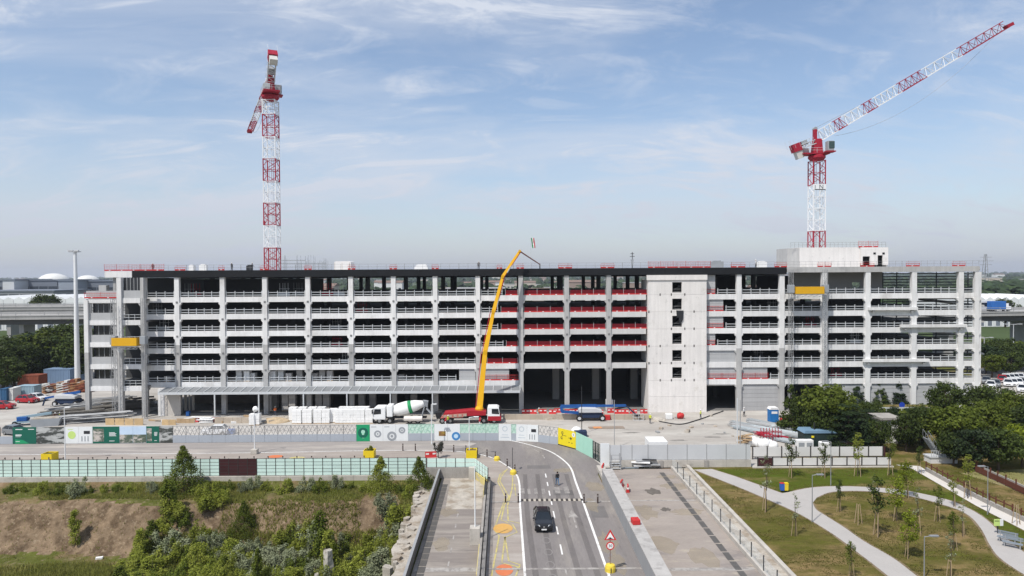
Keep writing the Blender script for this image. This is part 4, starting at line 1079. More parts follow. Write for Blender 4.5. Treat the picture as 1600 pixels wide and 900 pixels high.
# ------------------------------------------------------------------ left annex with 4 m storeys
AY = 125.2
def ax_(px): return pX(px, AY)
an = thing('stair_annex', 'four storey pale annex with dark windows at the left end of the car park', 'building', (ax_(160), AY, 0))
fl = [5.75, 9.8, 13.85, 17.9, 21.95]
for px, w, zt in ((136, .75, 21.6), (188, .82, 25.7)):
    for za, zb in ((0, 12.0), (12.012, zt)):
        me = column_mesh(za, zb, [], w).mesh('column', M_prg if za == 0 else M_pre); place('column', me, an, (ax_(px), AY, za))
MB().box(ax_(163), ax_(167.5), AY+3, AY+3.6, 21.6, 25.9).build('column', M_prg, an)
me = column_mesh(0, 25.7, [], .6).mesh('column', M_prg); place('column', me, an, (ax_(222.5), AY+.3, 0))
for i, z in enumerate(fl):
    MB().box(ax_(139.2), ax_(184.5), AY-.05, AY+.4, z-.85, z).build('edge_beam', M_pre, an)
    MB().box(ax_(191.5), ax_(220), AY+.0, AY+.4, z-.9, z).build('edge_beam', M_pre, an)
    if i < 4:
        z1 = fl[i+1]-.86
        wa, wb = z+1.35, z1-.12
        xa, xb, x2, x3 = ax_(139.2), ax_(142.5), ax_(176.5), ax_(184.5)
        MB().box(xa, x3, AY+.1, AY+.35, z+.004, wa).build('sill_panel', M_pan, an)
        MB().box(xa, xb, AY+.1, AY+.35, wa+.01, z1-.004).build('wall_panel', M_prg, an)
        MB().box(x2, x3, AY+.1, AY+.35, wa+.01, z1-.004).build('wall_panel', M_prg, an)
        MB().box(xb, x2, AY+.1, AY+.35, wb, z1-.004).build('wall_panel', M_prg, an)
        w_ = MB().box(xb, x2, AY+.7, AY+.75, wa, wb).build('window', mat('window_dark', (.02, .022, .025), .15, 0, spec=.6), an)
        mb = MB()
        for k in range(1, 4): 
            xm = xb+(x2-xb)*k/4; MB().box(xm-.04, xm+.04, AY+.62, AY+.695, wa, wb).build('mullion', M_steel, w_)
        # bay beside it: haunches at the corners, rail
        for s, xx in ((1, ax_(191.6)), (-1, ax_(219.8))):
            poly = [(xx, z1), (xx+s*.55, z1), (xx, z1-.7)]
            MB().prism(poly if s > 0 else poly[::-1], AY+.05, AY+.35).build('haunch', M_prg, an)
        mb = MB()
        for k in range(4): xx = ax_(192)+(ax_(219.5)-ax_(192))*k/3; mb.box(xx-.03, xx+.03, AY+.1, AY+.16, z, z+1.1)
        for zz in (.5, 1.0): mb.box(ax_(192), ax_(219.5), AY+.17, AY+.21, z+zz-.04, z+zz+.04)
        mb.build('railing', M_galv, an)
        MB().box(ax_(204), ax_(207), AY+5, AY+5.4, z, z1).build('inner_post', M_prg, an)
    MB().box(ax_(137), ax_(222), AY+.45, AY+12, z-.5, z-.2).build('floor_slab', M_slab, an)
MB().box(ax_(139), ax_(222), AY+11.8, AY+12.1, 5.3, 25.6).build('rear_wall', M_inw, an)
# top storey of the bay: sill, glazing with mullions
MB().box(ax_(191.5), ax_(220), AY+.1, AY+.3, 21.96, 23.35).build('sill_panel', M_pan, an)
tw = MB().box(ax_(192), ax_(219.5), AY+.5, AY+.54, 23.36, 25.7).build('window', MATS['window_dark'], an)
for k in range(1, 5):
    xx = ax_(192)+(ax_(219.5)-ax_(192))*k/5; MB().box(xx-.05, xx+.05, AY+.42, AY+.495, 23.36, 25.7).build('mullion', M_steel, tw)
# roof of the low part: parapet and plant
MB().box(ax_(132.5), ax_(184), AY+.6, AY+.85, 21.97, 23.3).build('parapet', M_pan, an)
MB().box(ax_(132.5), ax_(134.5), AY+.86, AY+10, 21.97, 23.3).build('parapet', M_pan, an)
edge_barrier(133, 184, 21.96, 'red edge barrier on the low roof of the left annex', Y=AY-.1, solid=False, h=1.0)
mb = MB()
for k in range(7): mb.tube((ax_(135+k*6), AY+2, 23.3), (ax_(135+k*6), AY+2, 23.3+random.uniform(.2, .8)), .15, 6)
mb = MB().box(ax_(140), ax_(152), AY+3, AY+4, 21.97, 24.3); mb.build('roof_plant', M_prg, an)

# ------------------------------------------------------------------ steel canopy over the ground floor
cn = thing('entrance_canopy', 'long grey steel canopy frame along the ground floor of the car park', 'canopy', (X(540), YF-2, 0))
ca, cb, cyb, cyf = X(262), X(812), YF-.40, YF-3.8
zb_, zf_ = 5.05, 4.62
for i in range(8):
    a = ca+(cb-ca)*i/8; b = ca+(cb-ca)*(i+1)/8-.03
    MB().box(a, b, cyf-.15, cyf, zf_-.30, zf_+.12).build('front_beam', M_galv, cn)
    MB().box(a, b, cyb-.12, cyb, zb_-.2, zb_+.12).build('rear_beam', M_galv, cn)
    MB().add([(a, cyf+.02, zf_+.05), (b, cyf+.02, zf_+.05), (b, cyb-.14, zb_+.05), (a, cyb-.14, zb_+.05), (a, cyf+.02, zf_+.01), (b, cyf+.02, zf_+.01), (b, cyb-.14, zb_+.01), (a, cyb-.14, zb_+.01)],
             [(0,1,2,3),(7,6,5,4),(0,4,5,1),(1,5,6,2),(2,6,7,3),(3,7,4,0)]).build('roof_sheet', mat('canopy_sheet', (.23, .24, .25), .5, .10, .5, metal=.2), cn)
for i in range(41):
    x = ca+(cb-ca)*i/40
    MB().bar((x, cyf+.02, zf_+.12), (x, cyb-.14, zb_+.12), .10, .10).build('rafter', M_galv, cn)
for px in (334, 403, 473, 541, 609, 675):
    MB().box(X(px, cyf)-.11, X(px, cyf)+.11, cyf-.12, cyf+.1, 0, zf_-.31).build('post', M_galv, cn)

# ------------------------------------------------------------------ rooftop core at the right with its guard rail
RY = 139.0
def rxp(px): return pX(px, RY, 400)
rc = thing('rooftop_core', 'pale concrete plant room on the roof beneath the right tower crane', 'roof structure', (rxp(1312), RY, 26.75))
zr = dp(1300, 386.5, RY).z; zr2 = dp(1365, 388.5, RY).z
MB().box(rxp(1250), rxp(1345), RY+.3, RY+8, 26.755, zr).build('wall', M_core, rc)
MB().prism([(rxp(1237), RY+2.2), (rxp(1249.9), RY+.3), (rxp(1249.9), RY+8), (rxp(1237), RY+8)], 26.755, zr-.1, 'xy').build('wall', M_prg, rc)
for (pa, pb, ya, yb) in ((1345.2, 1348, 388.5, 414), (1359.5, 1371.5, 388.5, 414), (1379.5, 1388, 388.5, 414), (1348, 1359.5, 388.5, 400.5), (1371.5, 1379.5, 388.5, 399)):
    MB().box(rxp(pa), rxp(pb), RY, RY+.3, max(dp(1360, yb, RY).z, 26.755), dp(1360, ya, RY).z).build('wall', M_core, rc)
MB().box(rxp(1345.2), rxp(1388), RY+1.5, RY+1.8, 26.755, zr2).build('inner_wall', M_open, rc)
MB().box(rxp(1386), rxp(1388), RY+.31, RY+8, 26.755, zr2).build('wall', M_core, rc)
MB().box(rxp(1345.2), rxp(1388), RY+.02, RY+8, zr2+.005, zr2+.25).build('roof_slab', M_core, rc)
for px in (1366.5, 1380.5): 
    c = dp(px, 396, RY); MB().box(c.x-.25, c.x+.25, RY-.03, RY+.02, c.z-.2, c.z+.2).build('vent_hole', M_open, rc)
mb = MB(); za = zr
for i in range(25):
    px = 1237+i*(1386-1237)/24; mb.tube((rxp(px), RY+.5, za), (rxp(px), RY+.5, za+1.05), .03, 5)
for zz in (.55, 1.03): mb.tube((rxp(1237), RY+.5, za+zz), (rxp(1386), RY+.5, za+zz), .025, 5)
mb.build('guard_rail', M_steel, rc)
edge_barrier(1341, 1371, zr2+.3, 'red edge barrier on top of the rooftop plant room', Y=RY+.2, solid=False, h=1.2)

# ------------------------------------------------------------------ roof edge guard rails and red barriers
gr = thing('roof_guard_rail', 'thin grey guard rail running along the whole roof edge', 'railing', (0, YF, 26.98))
i = 0
for pa, pb in [(208+k*85, 208+(k+1)*85) for k in range(12)] + [(1229+k*60, 1229+(k+1)*60) for k in range(5)]:
    mb = MB(); a, b = X(pa), X(pb)-.05
    n = 6
    for j in range(n+1): mb.tube((a+(b-a)*j/n, YF, 26.98), (a+(b-a)*j/n, YF, 28.05), .022, 5)
    for zz in (27.5, 28.0): mb.tube((a, YF, zz), (b, YF, zz), .018, 4)
    mb.build('rail_section', M_steel, gr)
for k, (pa, pb, nm) in enumerate(((165, 258, 'long red barrier with mesh on the roof at the left end'), (275, 291, 'short red barrier on the roof right of the long left barrier'), (343, 352, 'small red barrier on the roof above the third column'),
        (408, 420, 'small red barrier on the roof at the left crane mast'), (477, 488, 'small red barrier on the roof beside the scaffold tubes'), (545, 556, 'small red barrier on the roof next to the white tarpaulin box'),
        (610, 621, 'small red barrier on the roof between the white box and white cover'), (676, 686, 'small red barrier on the roof right of the white cover'), (777, 785, 'small red barrier on the roof left of the pump boom'),
        (808, 819, 'small red barrier on the roof just right of the pump boom'), (873, 894, 'red barrier on the roof above the tall opening'), (939, 960, 'red barrier on the roof left of the dark antenna'),
        (1013, 1110, 'long red barrier on the roof above the concrete core'), (1142, 1164, 'red barrier on the roof right of the concrete core'), (1210, 1229, 'red barrier on the roof where the black edge ends'),
        (1277, 1298, 'red barrier on the roof below the right tower crane'), (1344, 1365, 'red barrier on the roof below the plant room door'), (1415, 1436, 'red barrier on the roof right of the plant room'), (1487, 1507, 'red barrier on the roof near the right end'))):
    edge_barrier(pa, pb, 26.99, nm, Y=YF-.28, solid=False, h=1.15 if pb-pa > 60 else .55)
# ================================================================== tower cranes
M_cred = mat('crane_red', (0.32, 0.016, 0.034), 0.5, 0.08, 1.0)
M_cwht = mat('crane_white', (0.74, 0.75, 0.76), 0.5, 0.06, 1.0)
M_cgry = mat('crane_grey', (0.30, 0.32, 0.34), 0.55, 0.08, 1.0)
M_lgry_ = mat('cabinet_grey', (0.50, 0.51, 0.52), 0.5, 0.06, 1.0)
M_cwt = mat('counterweight_concrete', (0.52, 0.51, 0.48), 0.85, 0.1, 0.8)
M_cgl = mat('cab_glass', (0.03, 0.06, 0.055), 0.08, 0.0, spec=0.6)
def mast_mesh(w, h, m_, ch=.18, br=.09):
    mb = MB(); a = w/2
    for x in (-a, a):
        for y in (-a, a): mb.box(x-ch/2, x+ch/2, y-ch/2, y+ch/2, 0, h)
    c = [(-a,-a), (a,-a), (a,a), (-a,a)]
    for k in range(4):
        (xa, ya), (xb, yb) = c[k], c[(k+1) % 4]
        for z in (.08, h/2, h-.08): mb.bar((xa, ya, z), (xb, yb, z), br)
        n = 3
        for i in range(n):
            z0, z1 = h*i/n, h*(i+1)/n
            if i % 2: mb.bar((xa, ya, z0), (xb, yb, z1), br)
            else: mb.bar((xb, yb, z0), (xa, ya, z1), br)
        # inner half brace
        mb.bar(((xa+xb)/2, (ya+yb)/2, .05), ((xa+xb)/2, (ya+yb)/2, h-.05), br*.5)
    # ladder
    for x in (-.2, .2): mb.bar((x, a*.5, 0), (x, a*.5, h), .05)
    for i in range(int(h/.4)): mb.bar((-.2, a*.5, .2+i*.4), (.2, a*.5, .2+i*.4), .03)
    return mb.mesh('mast_section', m_)
def jib_mesh(L, w, h0, h1, m_, n, ch=.15, br=.085):
    """triangular lattice along +x from 0 to L, bottom chords at z=0, top chord above"""
    mb = MB(); H = lambda x: h0+(h1-h0)*x/L
    for s in (-1, 1): mb.bar((0, s*w/2, 0), (L, s*w/2, 0), ch)
    mb.bar((0, 0, h0), (L, 0, h1), ch)
    for i in range(n):
        x0, x1 = L*i/n, L*(i+1)/n; xm = (x0+x1)/2
        for s in (-1, 1):
            mb.bar((x0, s*w/2, 0), (xm, 0, H(xm)), br); mb.bar((xm, 0, H(xm)), (x1, s*w/2, 0), br)
        mb.bar((x0, -w/2, 0), (x1, w/2, 0), br*.8); mb.bar((x0, -w/2, 0), (x0, w/2, 0), br*.8)
    return mb.mesh('jib_section', m_)
def local(parent, name, mb, m_, loc=(0,0,0), rot=(0,0,0), smooth=False, bevel=0.0):
    o = place(name, mb if isinstance(mb, bpy.types.Mesh) else mb.mesh(name, m_, smooth), parent, (0,0,0), bevel=bevel)
    o.location = loc; o.rotation_euler = rot; return o
def crane(px, py, Y, w, secs, label, az, elev, jsecs, JL, cel, cl, letter=None):
    """secs: list of (z0, z1, 'r'/'w')"""
    x = dp(px, py, Y).x
    t = thing('tower_crane', label, 'crane', (x, Y, secs[0][0]), None, 1e-5); z00 = secs[0][0]
    for z0, z1, c in secs:
        local(t, 'mast_section', mast_mesh(w, z1-z0-.02, M_cred if c == 'r' else M_cwht), None, (0, 0, z0-z00))
    zt = secs[-1][1]-z00
    if letter:
        zl = letter-z00
        for xx in (-.62,):
            local(t, 'sign_board', MB().box(-w/2-.12, w/2+.12, -w/2-.16, -w/2-.12, zl-.62, zl+.62), M_cwht)
            text_mesh('N', 1.25, M_dark, t, (.35, -w/2-.17, zl)); text_mesh('I', 1.1, M_dark, t, (-.95, -w/2-.17, zl)); 
            local(t, 'sign_bar', MB().box(-w/2+.2, w/2-.05, -w/2-.175, -w/2-.165, zl-.60, zl-.44), M_dark)
    # slewing unit: collar, turntable, machine deck
    local(t, 'slewing_ring', MB().lathe([(.2, zt), (1.3, zt), (1.75, zt+.5), (1.75, zt+.9), (1.4, zt+1.2), (.2, zt+1.2)], 16), M_cred)
    up = thing('upper', '', '') if False else None
    ca, sa = math.cos(az), math.sin(az)
    def rot(p): return (p[0]*ca-p[1]*sa, p[0]*sa+p[1]*ca, p[2])
    def part(name, mb, m_, **k): return local(t, name, mb, m_, (0,0,0), (0,0,az), **k)
    zp = zt+1.2
    part('machine_deck', MB().box(-3.4, 2.2, -1.5, 1.7, zp+.01, zp+.26), M_cred)
    mb = MB()
    for (xa, ya, xb, yb) in ((-3.4, -1.5, 2.2, -1.5), (-3.4, 1.7, 2.2, 1.7), (-3.4, -1.5, -3.4, 1.7)):
        for k in range(5): xx = xa+(xb-xa)*k/4; yy = ya+(yb-ya)*k/4; mb.tube((xx, yy, zp+.26), (xx, yy, zp+1.3), .03, 5)
        for zz in (.8, 1.3): mb.tube((xa, ya, zp+zz), (xb, yb, zp+zz), .025, 5)
    part('deck_rail', mb, M_galv)
    part('tower_head', MB().add([(-1, -.9, zp+.26), (1, -.9, zp+.26), (1, .9, zp+.26), (-1, .9, zp+.26), (-.75, -.6, zp+3.4), (.9, -.6, zp+3.4), (.9, .6, zp+3.4), (-.75, .6, zp+3.4)],
         [(0,1,5,4),(1,2,6,5),(2,3,7,6),(3,0,4,7),(4,5,6,7),(3,2,1,0)]), M_cred, bevel=.08)
    part('head_post', MB().box(-.75, -.1, -.45, .45, zp+3.4, zp+5.4), M_cred, bevel=.05)
    part('head_sheave', MB().lathe([(.05, -.4), (.42, -.4), (.35, 0), (.42, .4), (.05, .4)], 12, (-.42, 0, zp+5.5), Matrix.Rotation(R(90), 3, 'X')), M_cgry)
    cb_ = part('cab', MB().box(1.3, 2.6, -2.4, -1.0, zp+.5, zp+2.6), M_cgry, bevel=.08)
    local(t, 'cab_window', MB().box(1.5, 2.66, -2.46, -.94, zp+1.0, zp+2.45), M_cgl, (0,0,0), (0,0,az))
    part('cab_floor', MB().box(.8, 2.9, -2.6, -.8, zp+.26, zp+.48)
         , M_cred); part('machine_cabinet', MB().box(-3.2, -1.4, .4, 1.6, zp+.27, zp+1.5), M_lgry_)
    # jib
    piv = (0.9, 0, zp+3.0); u = 0.0
    for frac, c, n in jsecs:
        L = JL*frac
        hA, hB = 2.25-.55*u/JL, 2.25-.55*(u+L)/JL
        o = local(t, 'jib_section', jib_mesh(L-.02, 1.5, hA, hB, M_cred if c == 'r' else M_cwht, n), None)
        base = Vector(rot((piv[0]+math.cos(elev)*u, 0, piv[2]+math.sin(elev)*u)))
        o.location = base; o.rotation_euler = (0, -elev, az); o.rotation_mode = 'XYZ'
        o.rotation_euler = (Matrix.Rotation(az, 3, 'Z') @ Matrix.Rotation(-elev, 3, 'Y')).to_euler()
        u += L
    E = lambda a, b: rot((piv[0]+math.cos(elev)*a-math.sin(elev)*b, 0, piv[2]+math.sin(elev)*a+math.cos(elev)*b))
    local(t, 'jib_head', MB().bar(E(JL-.2, .35), E(JL+1.3, .2), 1.2, .7), M_cred)
    mb = MB(); mb.bar(rot((-.4, 0, zp+5.7)), E(JL*.25, 2.1), .07); 
    for k in range(6): mb.bar(E(JL*(.25+.11*k), 2.12-.05*k), E(JL*(.25+.11*(k+1)), 2.07-.05*k), .07)
    local(t, 'pendant', mb, M_cgry)
    # hoist rope slack below the jib
    p0, p1 = Vector(E(JL*.93, -.1)), Vector(E(3.0, -.6)); mb = MB(); pr = None
    for k in range(25):
        f = k/24; q = p0.lerp(p1, f); q.z -= 4*f*(1-f)*JL*.085
        if pr is not None: mb.tube(pr, q, .028, 4, caps=False)
        pr = q
    local(t, 'hoist_rope', mb, M_cgry)
    # counter jib
    C = lambda a, b: rot((-.8-math.cos(cel)*a+math.sin(cel)*b*0, 0, zp+2.6+math.sin(cel)*a+b))
    def cw(name, a0, a1, b0, b1, wy, m_):
        pts = []
        n_ = Vector((math.sin(cel), 0, math.cos(cel))); d = Vector((-math.cos(cel), 0, math.sin(cel))); o0 = Vector((-.8, 0, zp+2.6))
        vs_ = []
        for a in (a0, a1):
            for y, b in ((-wy, b0), (wy, b0), (wy, b1), (-wy, b1)): vs_.append(rot(o0+d*a+n_*b+Vector((0, y, 0))))
        return local(t, name, MB().add(vs_, [(0,1,2,3),(7,6,5,4),(0,4,5,1),(1,5,6,2),(2,6,7,3),(3,7,4,0)]), m_)
    n0_ = Vector((math.sin(cel), 0, math.cos(cel))); d0_ = Vector((-math.cos(cel), 0, math.sin(cel))); b0_ = Vector((-.8, 0, zp+2.6)); mb = MB()
    for y in (-.7, .7):
        for b_ in (-.35, .45): mb.bar(rot(b0_-d0_*.3+n0_*b_+Vector((0, y, 0))), rot(b0_+d0_*cl+n0_*b_+Vector((0, y, 0))), .16)
        for k in range(6): mb.bar(rot(b0_+d0_*cl*k/6+n0_*(-.35 if k % 2 else .45)+Vector((0, y, 0))), rot(b0_+d0_*cl*(k+1)/6+n0_*(.45 if k % 2 else -.35)+Vector((0, y, 0))), .09)
    for k in range(6):
        mb.bar(rot(b0_+d0_*cl*k/5-n0_*.35+Vector((0, -.7, 0))), rot(b0_+d0_*cl*k/5-n0_*.35+Vector((0, .7, 0))), .1)
        if k < 5: mb.bar(rot(b0_+d0_*cl*k/5-n0_*.35+Vector((0, -.7, 0))), rot(b0_+d0_*cl*(k+1)/5-n0_*.35+Vector((0, .7, 0))), .08)
    local(t, 'counter_jib', mb, M_lgry_)
    cw('winch', 1.3, 2.6, .16, 1.1, .6, M_cgry)
    cw('ballast_cradle', cl-.4, cl+1.4, -.6, 1.1, .9, M_cred)
    o = cw('counterweight', cl-.2, cl+1.1, -.62, -2.2, .75, M_cwt)
    mb = MB(); n_ = Vector((math.sin(cel), 0, math.cos(cel))); d = Vector((-math.cos(cel), 0, math.sin(cel))); o0 = Vector((-.8, 0, zp+2.6))
    for y in (-.9, .9):
        for k in range(6): q = o0+d*(cl+1.9)*k/5; mb.tube(rot(q+n_*.15+Vector((0, y, 0))), rot(q+n_*(1.1 if k < 4 else 2.2)+Vector((0, y, 0))), .025, 5)
        mb.tube(rot(o0+n_*1.1+Vector((0, y, 0))), rot(o0+d*(cl*.75)+n_*1.1+Vector((0, y, 0))), .022, 5)
    local(t, 'walkway_rail', mb, M_galv)
    return t
YR = 146.0
zR = lambda py: dp(1276, py, YR).z
secsR = [(27.0, zR(361), 'r')]
secsR += [(zR(361), zR(326), 'w'), (zR(326), zR(290), 'w'), (zR(290), zR(251), 'r')]
tip, piv0 = dp(1578, 45, YR), dp(1279, 226, YR)
JLr = math.hypot(tip.x-piv0.x, tip.z-piv0.z)-1.3; er = math.atan2(tip.z-piv0.z, tip.x-piv0.x)
jr = [(.085, 'w', 3), (.05, 'r', 2), (.105, 'w', 3), (.058, 'r', 2), (.13, 'w', 4), (.132, 'r', 4), (.19, 'w', 4), (.25, 'r', 6)]
crane(1276, 300, YR, 2.55, secsR, 'red and white tower crane with its jib raised to the right', R(0), er, jr, JLr, R(-20), 3.3, letter=zR(293.5))
YL = 142.0
zL = lambda py: dp(425, py, YL).z
ys_ = [418, 387, 352.5, 317.5, 283.5, 249, 214.7, 180, 157]
secsL = []
for k in range(8): secsL.append((27.0 if k == 0 else zL(ys_[k]), zL(ys_[k+1]), 'r' if k % 2 == 0 else 'w'))
crane(424.5, 300, YL, 2.5, secsL, 'red and white tower crane at the left pointing its jib away', R(115.8), R(-2.2), jr, 46.0, R(46), 4.9)
# long hook rope and block hanging beside the left mast
p = dp(411, 205, 170); q = dp(411, 352, 170)
hk = thing('crane_hook', 'thin hook rope with a small block hanging beside the left crane mast', 'hook', (p.x, 170, q.z))
MB().tube((p.x, 170, q.z+1.2), (p.x, 170, p.z), .05, 5).build('rope', M_cgry, hk)
MB().cbox((p.x, 170, q.z+.6), (.5, .4, 1.1)).build('hook_block', M_cred, hk, bevel=.1)

# ================================================================== mast climbers
M_yel = mat('climber_yellow', (0.66, 0.36, 0.015), 0.5, 0.06, 1.0)
def climber(px0, px1, y0, y1, masts, Y, label, zmast):
    a, b = dp(px0, y0, Y), dp(px1, y1, Y); zb, zt = b.z, a.z
    t = thing('mast_climber', label, 'work platform', ((a.x+b.x)/2, Y, 0))
    MB().box(a.x, b.x, Y-.06, Y, zb+.12, zt).build('yellow_screen', M_yel, t)
    for xx in (a.x, b.x-.06): MB().box(xx, xx+.06, Y+.004, Y+1.4, zb+.12, zt).build('end_screen', M_yel, t)
    MB().box(a.x, b.x, Y, Y+1.5, zb-.05, zb+.1).build('platform_deck', M_cgry, t)
    mb = MB()
    for k in range(6): xx = a.x+(b.x-a.x)*k/5; mb.bar((xx, Y+.1, zb-.45), (xx+(b.x-a.x)/5 if k < 5 else xx, Y+.1, zb-.06), .06)
    mb.bar((a.x, Y+.1, zb-.45), (b.x, Y+.1, zb-.45), .07); mb.build('truss', M_cgry, t)
    mb = MB()
    for k in range(4): xx = a.x+(b.x-a.x)*k/3; mb.tube((xx, Y+1.4, zb), (xx, Y+1.4, zb+1.5), .03, 5)
    mb.tube((a.x, Y+1.4, zb+1.2), (b.x, Y+1.4, zb+1.2), .03, 5); mb.build('inner_rail', M_steel, t)
    for mx in masts:
        x = dp(mx, 520, Y+.8).x; mb = MB(); w = .32
        for sx in (-w, w):
            for sy in (-w, w): mb.box(x+sx-.035, x+sx+.035, Y+.8+sy-.035, Y+.8+sy+.035, 0, zmast)
        n = int(zmast/1.0)
        for i in range(n):
            z0, z1 = zmast*i/n, zmast*(i+1)/n
            for sy in (-w, w):
                mb.bar((x-w, Y+.8+sy, z0), (x+w, Y+.8+sy, z0), .04); mb.bar((x-w if i % 2 else x+w, Y+.8+sy, z0), (x+w if i % 2 else x-w, Y+.8+sy, z1), .045)
        mb.build('mast', M_steel, t)
        MB().cbox((x, Y+.8, (zb+zt)/2+.3), (1.0, 1.1, 1.5)).build('drive_unit', M_cgry, t, bevel=.06)
climber(174, 213.5, 528, 541.5, (178, 224.5), AY-2.2, 'yellow work platform on lattice masts at the left annex', 22.0)
climber(1244, 1288, 448, 460, (1235.5, 1289), YF-2.6, 'yellow work platform high on lattice masts right of the core', 26.5)

# ================================================================== concrete pump truck
M_tred = mat('truck_red', (0.34, 0.018, 0.028), 0.45, 0.08, 1.0)
M_boom = mat('boom_yellow', (0.66, 0.36, 0.012), 0.42, 0.05, 1.0)
M_cabw = mat('cab_white', (0.74, 0.75, 0.75), 0.4, 0.04, 1.0)
M_tyre = MATS['tyre_rubber']; M_rimm = MATS['alloy_rim']
AXY = Matrix.Rotation(R(90), 3, 'X')
def wheel(t, x, y, r=.52, w=.36, rim=None):
    o = MB().lathe([(r*.5, -w/2), (r*.92, -w/2), (r, -w*.3), (r, w*.3), (r*.92, w/2), (r*.5, w/2)], 16, (x, y, r), AXY).build('wheel', M_tyre, t)
    for s in (-1, 1): MB().lathe([(.02, -.02), (r*.5, -.02), (r*.52, .02), (.02, .02)], 12, (x, y+s*w*.46, r), AXY).build('rim', rim or M_rimm, o)
    return o
def cab(t, x0, face, m_, w=2.45, h=2.75, L=2.1):
    """cab-over truck cab from x0, facing +x or -x"""
    s = face; X_ = lambda a: x0+s*a
    prof = [(0, .75), (L, .75), (L+.08, 1.5), (L-.10, h), (L-.45, h+.18), (.12, h+.18), (0, h)]
    pr = [(X_(a), z) for a, z in prof]; pr = pr if s > 0 else pr[::-1]
    o = MB().prism(pr, -w/2, w/2).build('cab', m_, t, bevel=.08)
    gl = MATS['car_glass']
    for sy in (-1, 1):
        MB().prism([(X_(.75), 1.75), (X_(L-.05), 1.65), (X_(L-.22), 2.6), (X_(.75), 2.6)], sy*(w/2)-.015, sy*(w/2)+.015).build('side_window', gl, o)
        MB().cbox((X_(L+.15), sy*(w/2+.18), 2.2), (.12, .25, .7)).build('mirror', M_dark, o)
    MB().add([(X_(L+.10), -1.05, 1.55), (X_(L+.10), 1.05, 1.55), (X_(L-.06), 1.0, 2.65), (X_(L-.06), -1.0, 2.65)], [(0,1,2,3)]).build('windscreen', gl, o)
    MB().box(min(X_(L-.1), X_(L+.12)), max(X_(L-.1), X_(L+.12)), -w/2, w/2, .45, .9).build('bumper', M_dark if m_ is M_cabw else m_, o)
    return o
pg = gp(731, 662); PY = 119.3
pump = thing('concrete_pump_truck', 'red concrete pump truck with white cab and tall folded yellow boom', 'truck', (pg.x, PY, 0), None, 1e-5)
x0 = dp(681, 655, PY).x - pg.x; x1 = dp(783, 655, PY).x - pg.x          # rear and front
MB().box(x0+.6, x1-1.8, -.45, .45, .8, 1.15).build('chassis', M_dark, pump)
cab(pump, x1-2.35, 1, M_cabw)
MB().box(x1-2.3, x1+.02, -1.24, 1.24, .5, 1.35).build('cab_base', M_tred, pump, bevel=.06)
for x in (x1-1.2, x1-3.0, x0+2.6, x0+1.25):
    for y in (-1.0, 1.0): wheel(pump, x, y)
MB().prism([(x0+1.2, 1.2), (x1-2.6, 1.45), (x1-2.6, 2.15), (x0+6.6, 2.35), (x0+1.6, 1.9)], -1.2, 1.2).build('outrigger_box', M_tred, pump, bevel=.05)
MB().prism([(x0+.9, 1.0), (x0+4.8, 1.15), (x0+5.6, 1.9), (x0+1.3, 1.6)], -1.26, -1.205).build('side_guard', mat('dusty_red', (.42, .16, .13), .7, .25, 2.0), pump)
for k in range(5): MB().cbox((x0+1.8+k*.85, -1.29, 1.35+k*.05), (.55, .06, .4), 0).build('valve_box', mat('dusty_beige', (.42, .33, .27), .8, .3, 2.0), pump)
MB().add([(x0-.1, -.7, 1.9), (x0+1.1, -.7, 1.9), (x0+1.1, .7, 1.9), (x0-.1, .7, 1.9), (x0+.2, -.35, .7), (x0+.9, -.35, .7), (x0+.9, .35, .7), (x0+.2, .35, .7)], [(0,1,2,3),(4,7,6,5),(0,4,5,1),(1,5,6,2),(2,6,7,3),(3,7,4,0)]).build('hopper', M_dark, pump)
for sx, L in ((x0+2.0, 2.2), (x1-3.6, 2.6)):
    MB().box(sx-.14, sx+.14, -1.2-L, -1.2, .95, 1.2).build('outrigger_arm', M_tred, pump); MB().box(sx-.1, sx+.1, -1.2-L, -1.0-L, .0, .94).build('outrigger_leg', M_galv, pump)
MB().lathe([(.02, 2.0), (.75, 2.0), (.75, 2.5), (.5, 2.9), (.02, 2.9)], 14, (dp(749, 640, PY).x-pg.x, 0, 0)).build('boom_turret', M_boom, pump)
# the boom, unfolded in one plane that leans over the roof
bp = [(749.5, 636, 119.3), (758, 550, 121.0), (771, 487, 122.6), (785.5, 432, 124.4), (812, 392.5, 126.0), (843.5, 413, 128.8)]
W3 = [dp(a, b, y)-Vector((pg.x, PY, 0)) for a, b, y in bp]
th = [(1.05, .72), (.82, .6), (.66, .5), (.52, .36), (.20, .16)]
for k in range(5):
    a, b = W3[k], W3[k+1]; side = Vector((.22 if k % 2 else -.22, 0, 0)) if k < 4 else Vector((0, 0, 0))
    mb = MB(); d = (b-a)
    mb.bar(a, b, th[k][1], th[k][0], up=(1, 0, 0), w2=th[k][1]*.85, h2=th[k][0]*.72)
    o = mb.build('boom_section', M_boom if k < 4 else mat('boom_tip_red', (.16, .06, .05), .6), pump)
    if k < 4:
        mb = MB(); off = Vector((-.55*th[k][0]-.1 if k < 2 else .55*th[k][0], -.1, 0)); mb.tube(a+off, b+off, .075, 6); mb.build('delivery_pipe', M_tred, pump)
        MB().lathe([(.02, -.4), (.40-.05*k, -.4), (.40-.05*k, .4), (.02, .4)], 12, tuple(b), AXY).build('boom_joint', M_boom, pump)
        mb = MB(); mb.tube(a.lerp(b, .1)+Vector((.5, -.1, .2)), a.lerp(b, .42)+Vector((.28, -.1, 0)), .10, 7); mb.build('boom_cylinder', M_cgry if k else M_boom, pump)
MB().tube(W3[5], W3[5]+Vector((0, 0, -.95)), .10, 6).build('end_hose', M_dark, pump)

